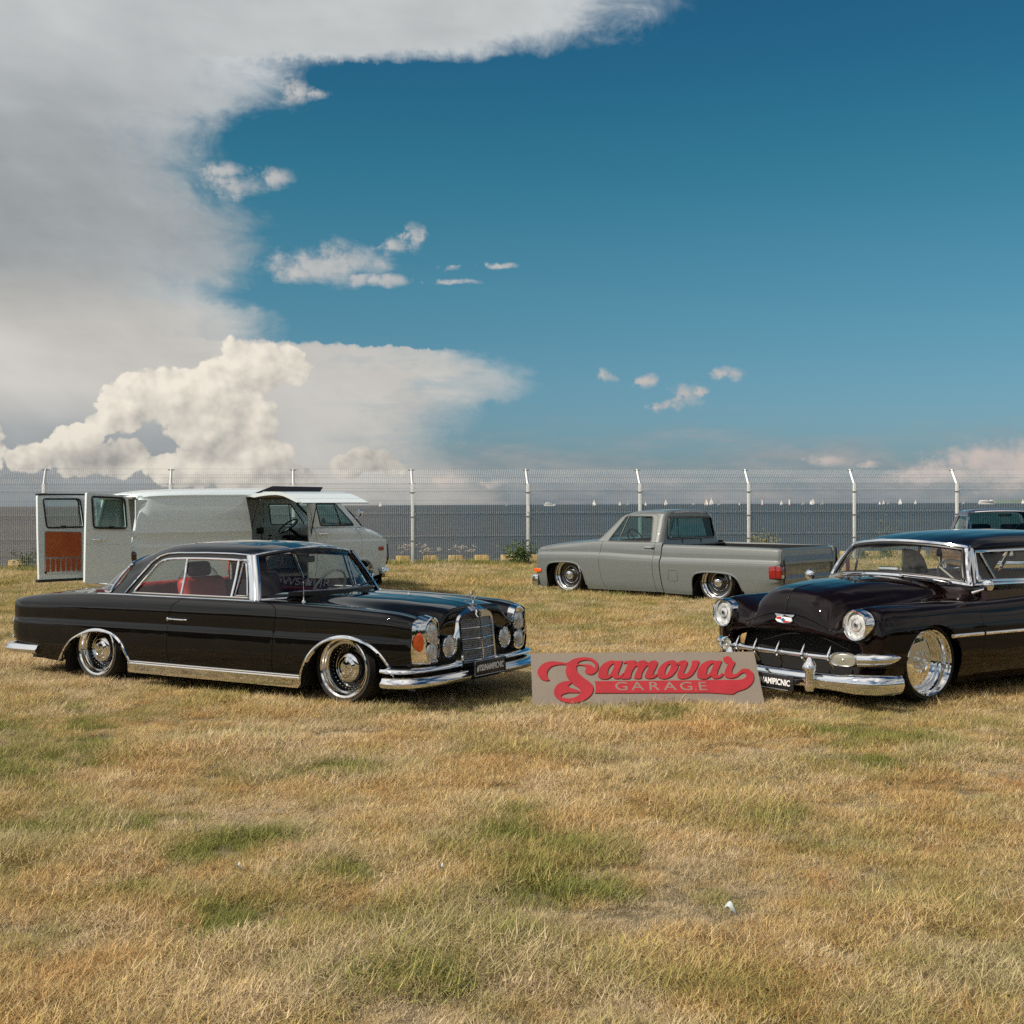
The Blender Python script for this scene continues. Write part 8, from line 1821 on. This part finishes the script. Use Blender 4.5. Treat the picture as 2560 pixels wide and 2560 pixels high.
    solid('small_letter', sp([(1034, 256), (1036, 222), (1062, 182), (1102, 156), (1146, 150), (1172, 166), (1178, 196), (1160, 234), (1128, 266), (1086, 282), (1050, 276)], 5), [sp([(1084, 244), (1092, 208), (1112, 178), (1126, 176), (1126, 200), (1112, 232), (1096, 252)], 5)])
    solid('small_letter', sp([(1168, 176), (1196, 154), (1230, 150), (1244, 162), (1240, 186), (1222, 228), (1224, 244), (1240, 244), (1262, 214), (1276, 180), (1280, 156), (1324, 152), (1322, 180), (1296, 232), (1262, 268), (1218, 282), (1184, 276), (1174, 252), (1186, 214), (1196, 186), (1184, 182), (1172, 190)], 5))
    o, hh = letter_a(1314); solid('small_letter', o, hh)
    solid('small_letter', sp([(1502, 150), (1508, 130), (1530, 121), (1552, 130), (1558, 148), (1578, 158), (1580, 176), (1562, 214), (1562, 240), (1580, 250), (1600, 240), (1632, 212), (1670, 212), (1704, 232), (1716, 268), (1706, 308), (1668, 346), (1608, 368), (1540, 378), (1400, 380), (1000, 381), (590, 382), (594, 340), (588, 298), (800, 298), (1200, 293), (1500, 290), (1620, 288), (1656, 276), (1664, 254), (1650, 238), (1626, 244), (1600, 264), (1560, 278), (1520, 270), (1508, 246), (1518, 208), (1532, 176), (1518, 170)], 4) if False else
          sp([(1502, 150), (1508, 130), (1530, 121), (1552, 130), (1558, 148), (1578, 158), (1580, 176), (1562, 214), (1562, 240), (1580, 250), (1602, 238), (1634, 212), (1672, 212), (1704, 232), (1716, 268), (1706, 308), (1668, 346), (1608, 368), (1540, 377)], 5)[:-5].tolist() +
          [(1400, 380), (1000, 381), (590, 382), (594, 362), (594, 322), (588, 298), (800, 297), (1200, 293), (1500, 290)] + smooth_path([(1600, 289), (1640, 283), (1662, 266), (1660, 246), (1642, 238), (1620, 248), (1594, 268), (1556, 278), (1520, 270), (1508, 246), (1518, 208), (1532, 178), (1518, 168)], 5).tolist())
    # GARAGE: board-coloured letters let into the red bar, drawn as flat letters on it
    tx = 'GARAGE'; xs = [778, 892, 1008, 1122, 1238, 1352]
    for ch, x in zip(tx, xs):
        p, q, r_ = mp([(x, 366), (x, 308), (x + 10, 366)])[[0, 1, 2]]
        hgt = float(np.linalg.norm(q - p)); cen = (p + q) / 2
        MM = M @ Matrix.Translation((float(cen[0]), float(cen[1]), TH + 0.0006)); lt = text_mesh('plain_letter', ch, hgt / 0.70, BD, t, MM, 0.0006, 0.0, 1.28)
    return t


sign_board()

# ---- litter on the grass
def litter(px, py, s, label):
    g = ground_px(px, py); t = MB(); P = smooth_path([(-s, 0, 0.022), (-s * 0.4, s * 0.15, 0.035), (s * 0.3, -s * 0.1, 0.03), (s, -s * 0.5, 0.024)], 5)
    n = len(P); w = np.linspace(0.35, 0.22, n) * s; V = np.concatenate([P + np.c_[np.zeros(n), w, 0.012 * np.sin(np.linspace(0, 5, n))], P - np.c_[np.zeros(n), w, np.zeros(n)]]); V = np.concatenate([V, V + (0, 0, 0.0012)])
    f = [(k, k + 1, n + k + 1, n + k) for k in range(n - 1)]; f += [tuple(i + 2 * n for i in q)[::-1] for q in f]; f += [(k, 2 * n + k, 2 * n + k + 1, k + 1) for k in range(n - 1)]
    t.add(V, f); o = t.build('plastic_scrap', mat('white_film', (0.46, 0.52, 0.54), 0.3)); o.location = (g[0], g[1], 0.012); o.rotation_euler = (0.2, 0.1, -0.7); tag(o, label, 'litter')
litter(1380, 1733, 0.032, 'curled white plastic scrap on the dry grass at lower right'); litter(836, 1654, 0.014, 'small white plastic scrap by the dark green patch'); litter(453, 1652, 0.014, 'small white plastic scrap in the grass at left')
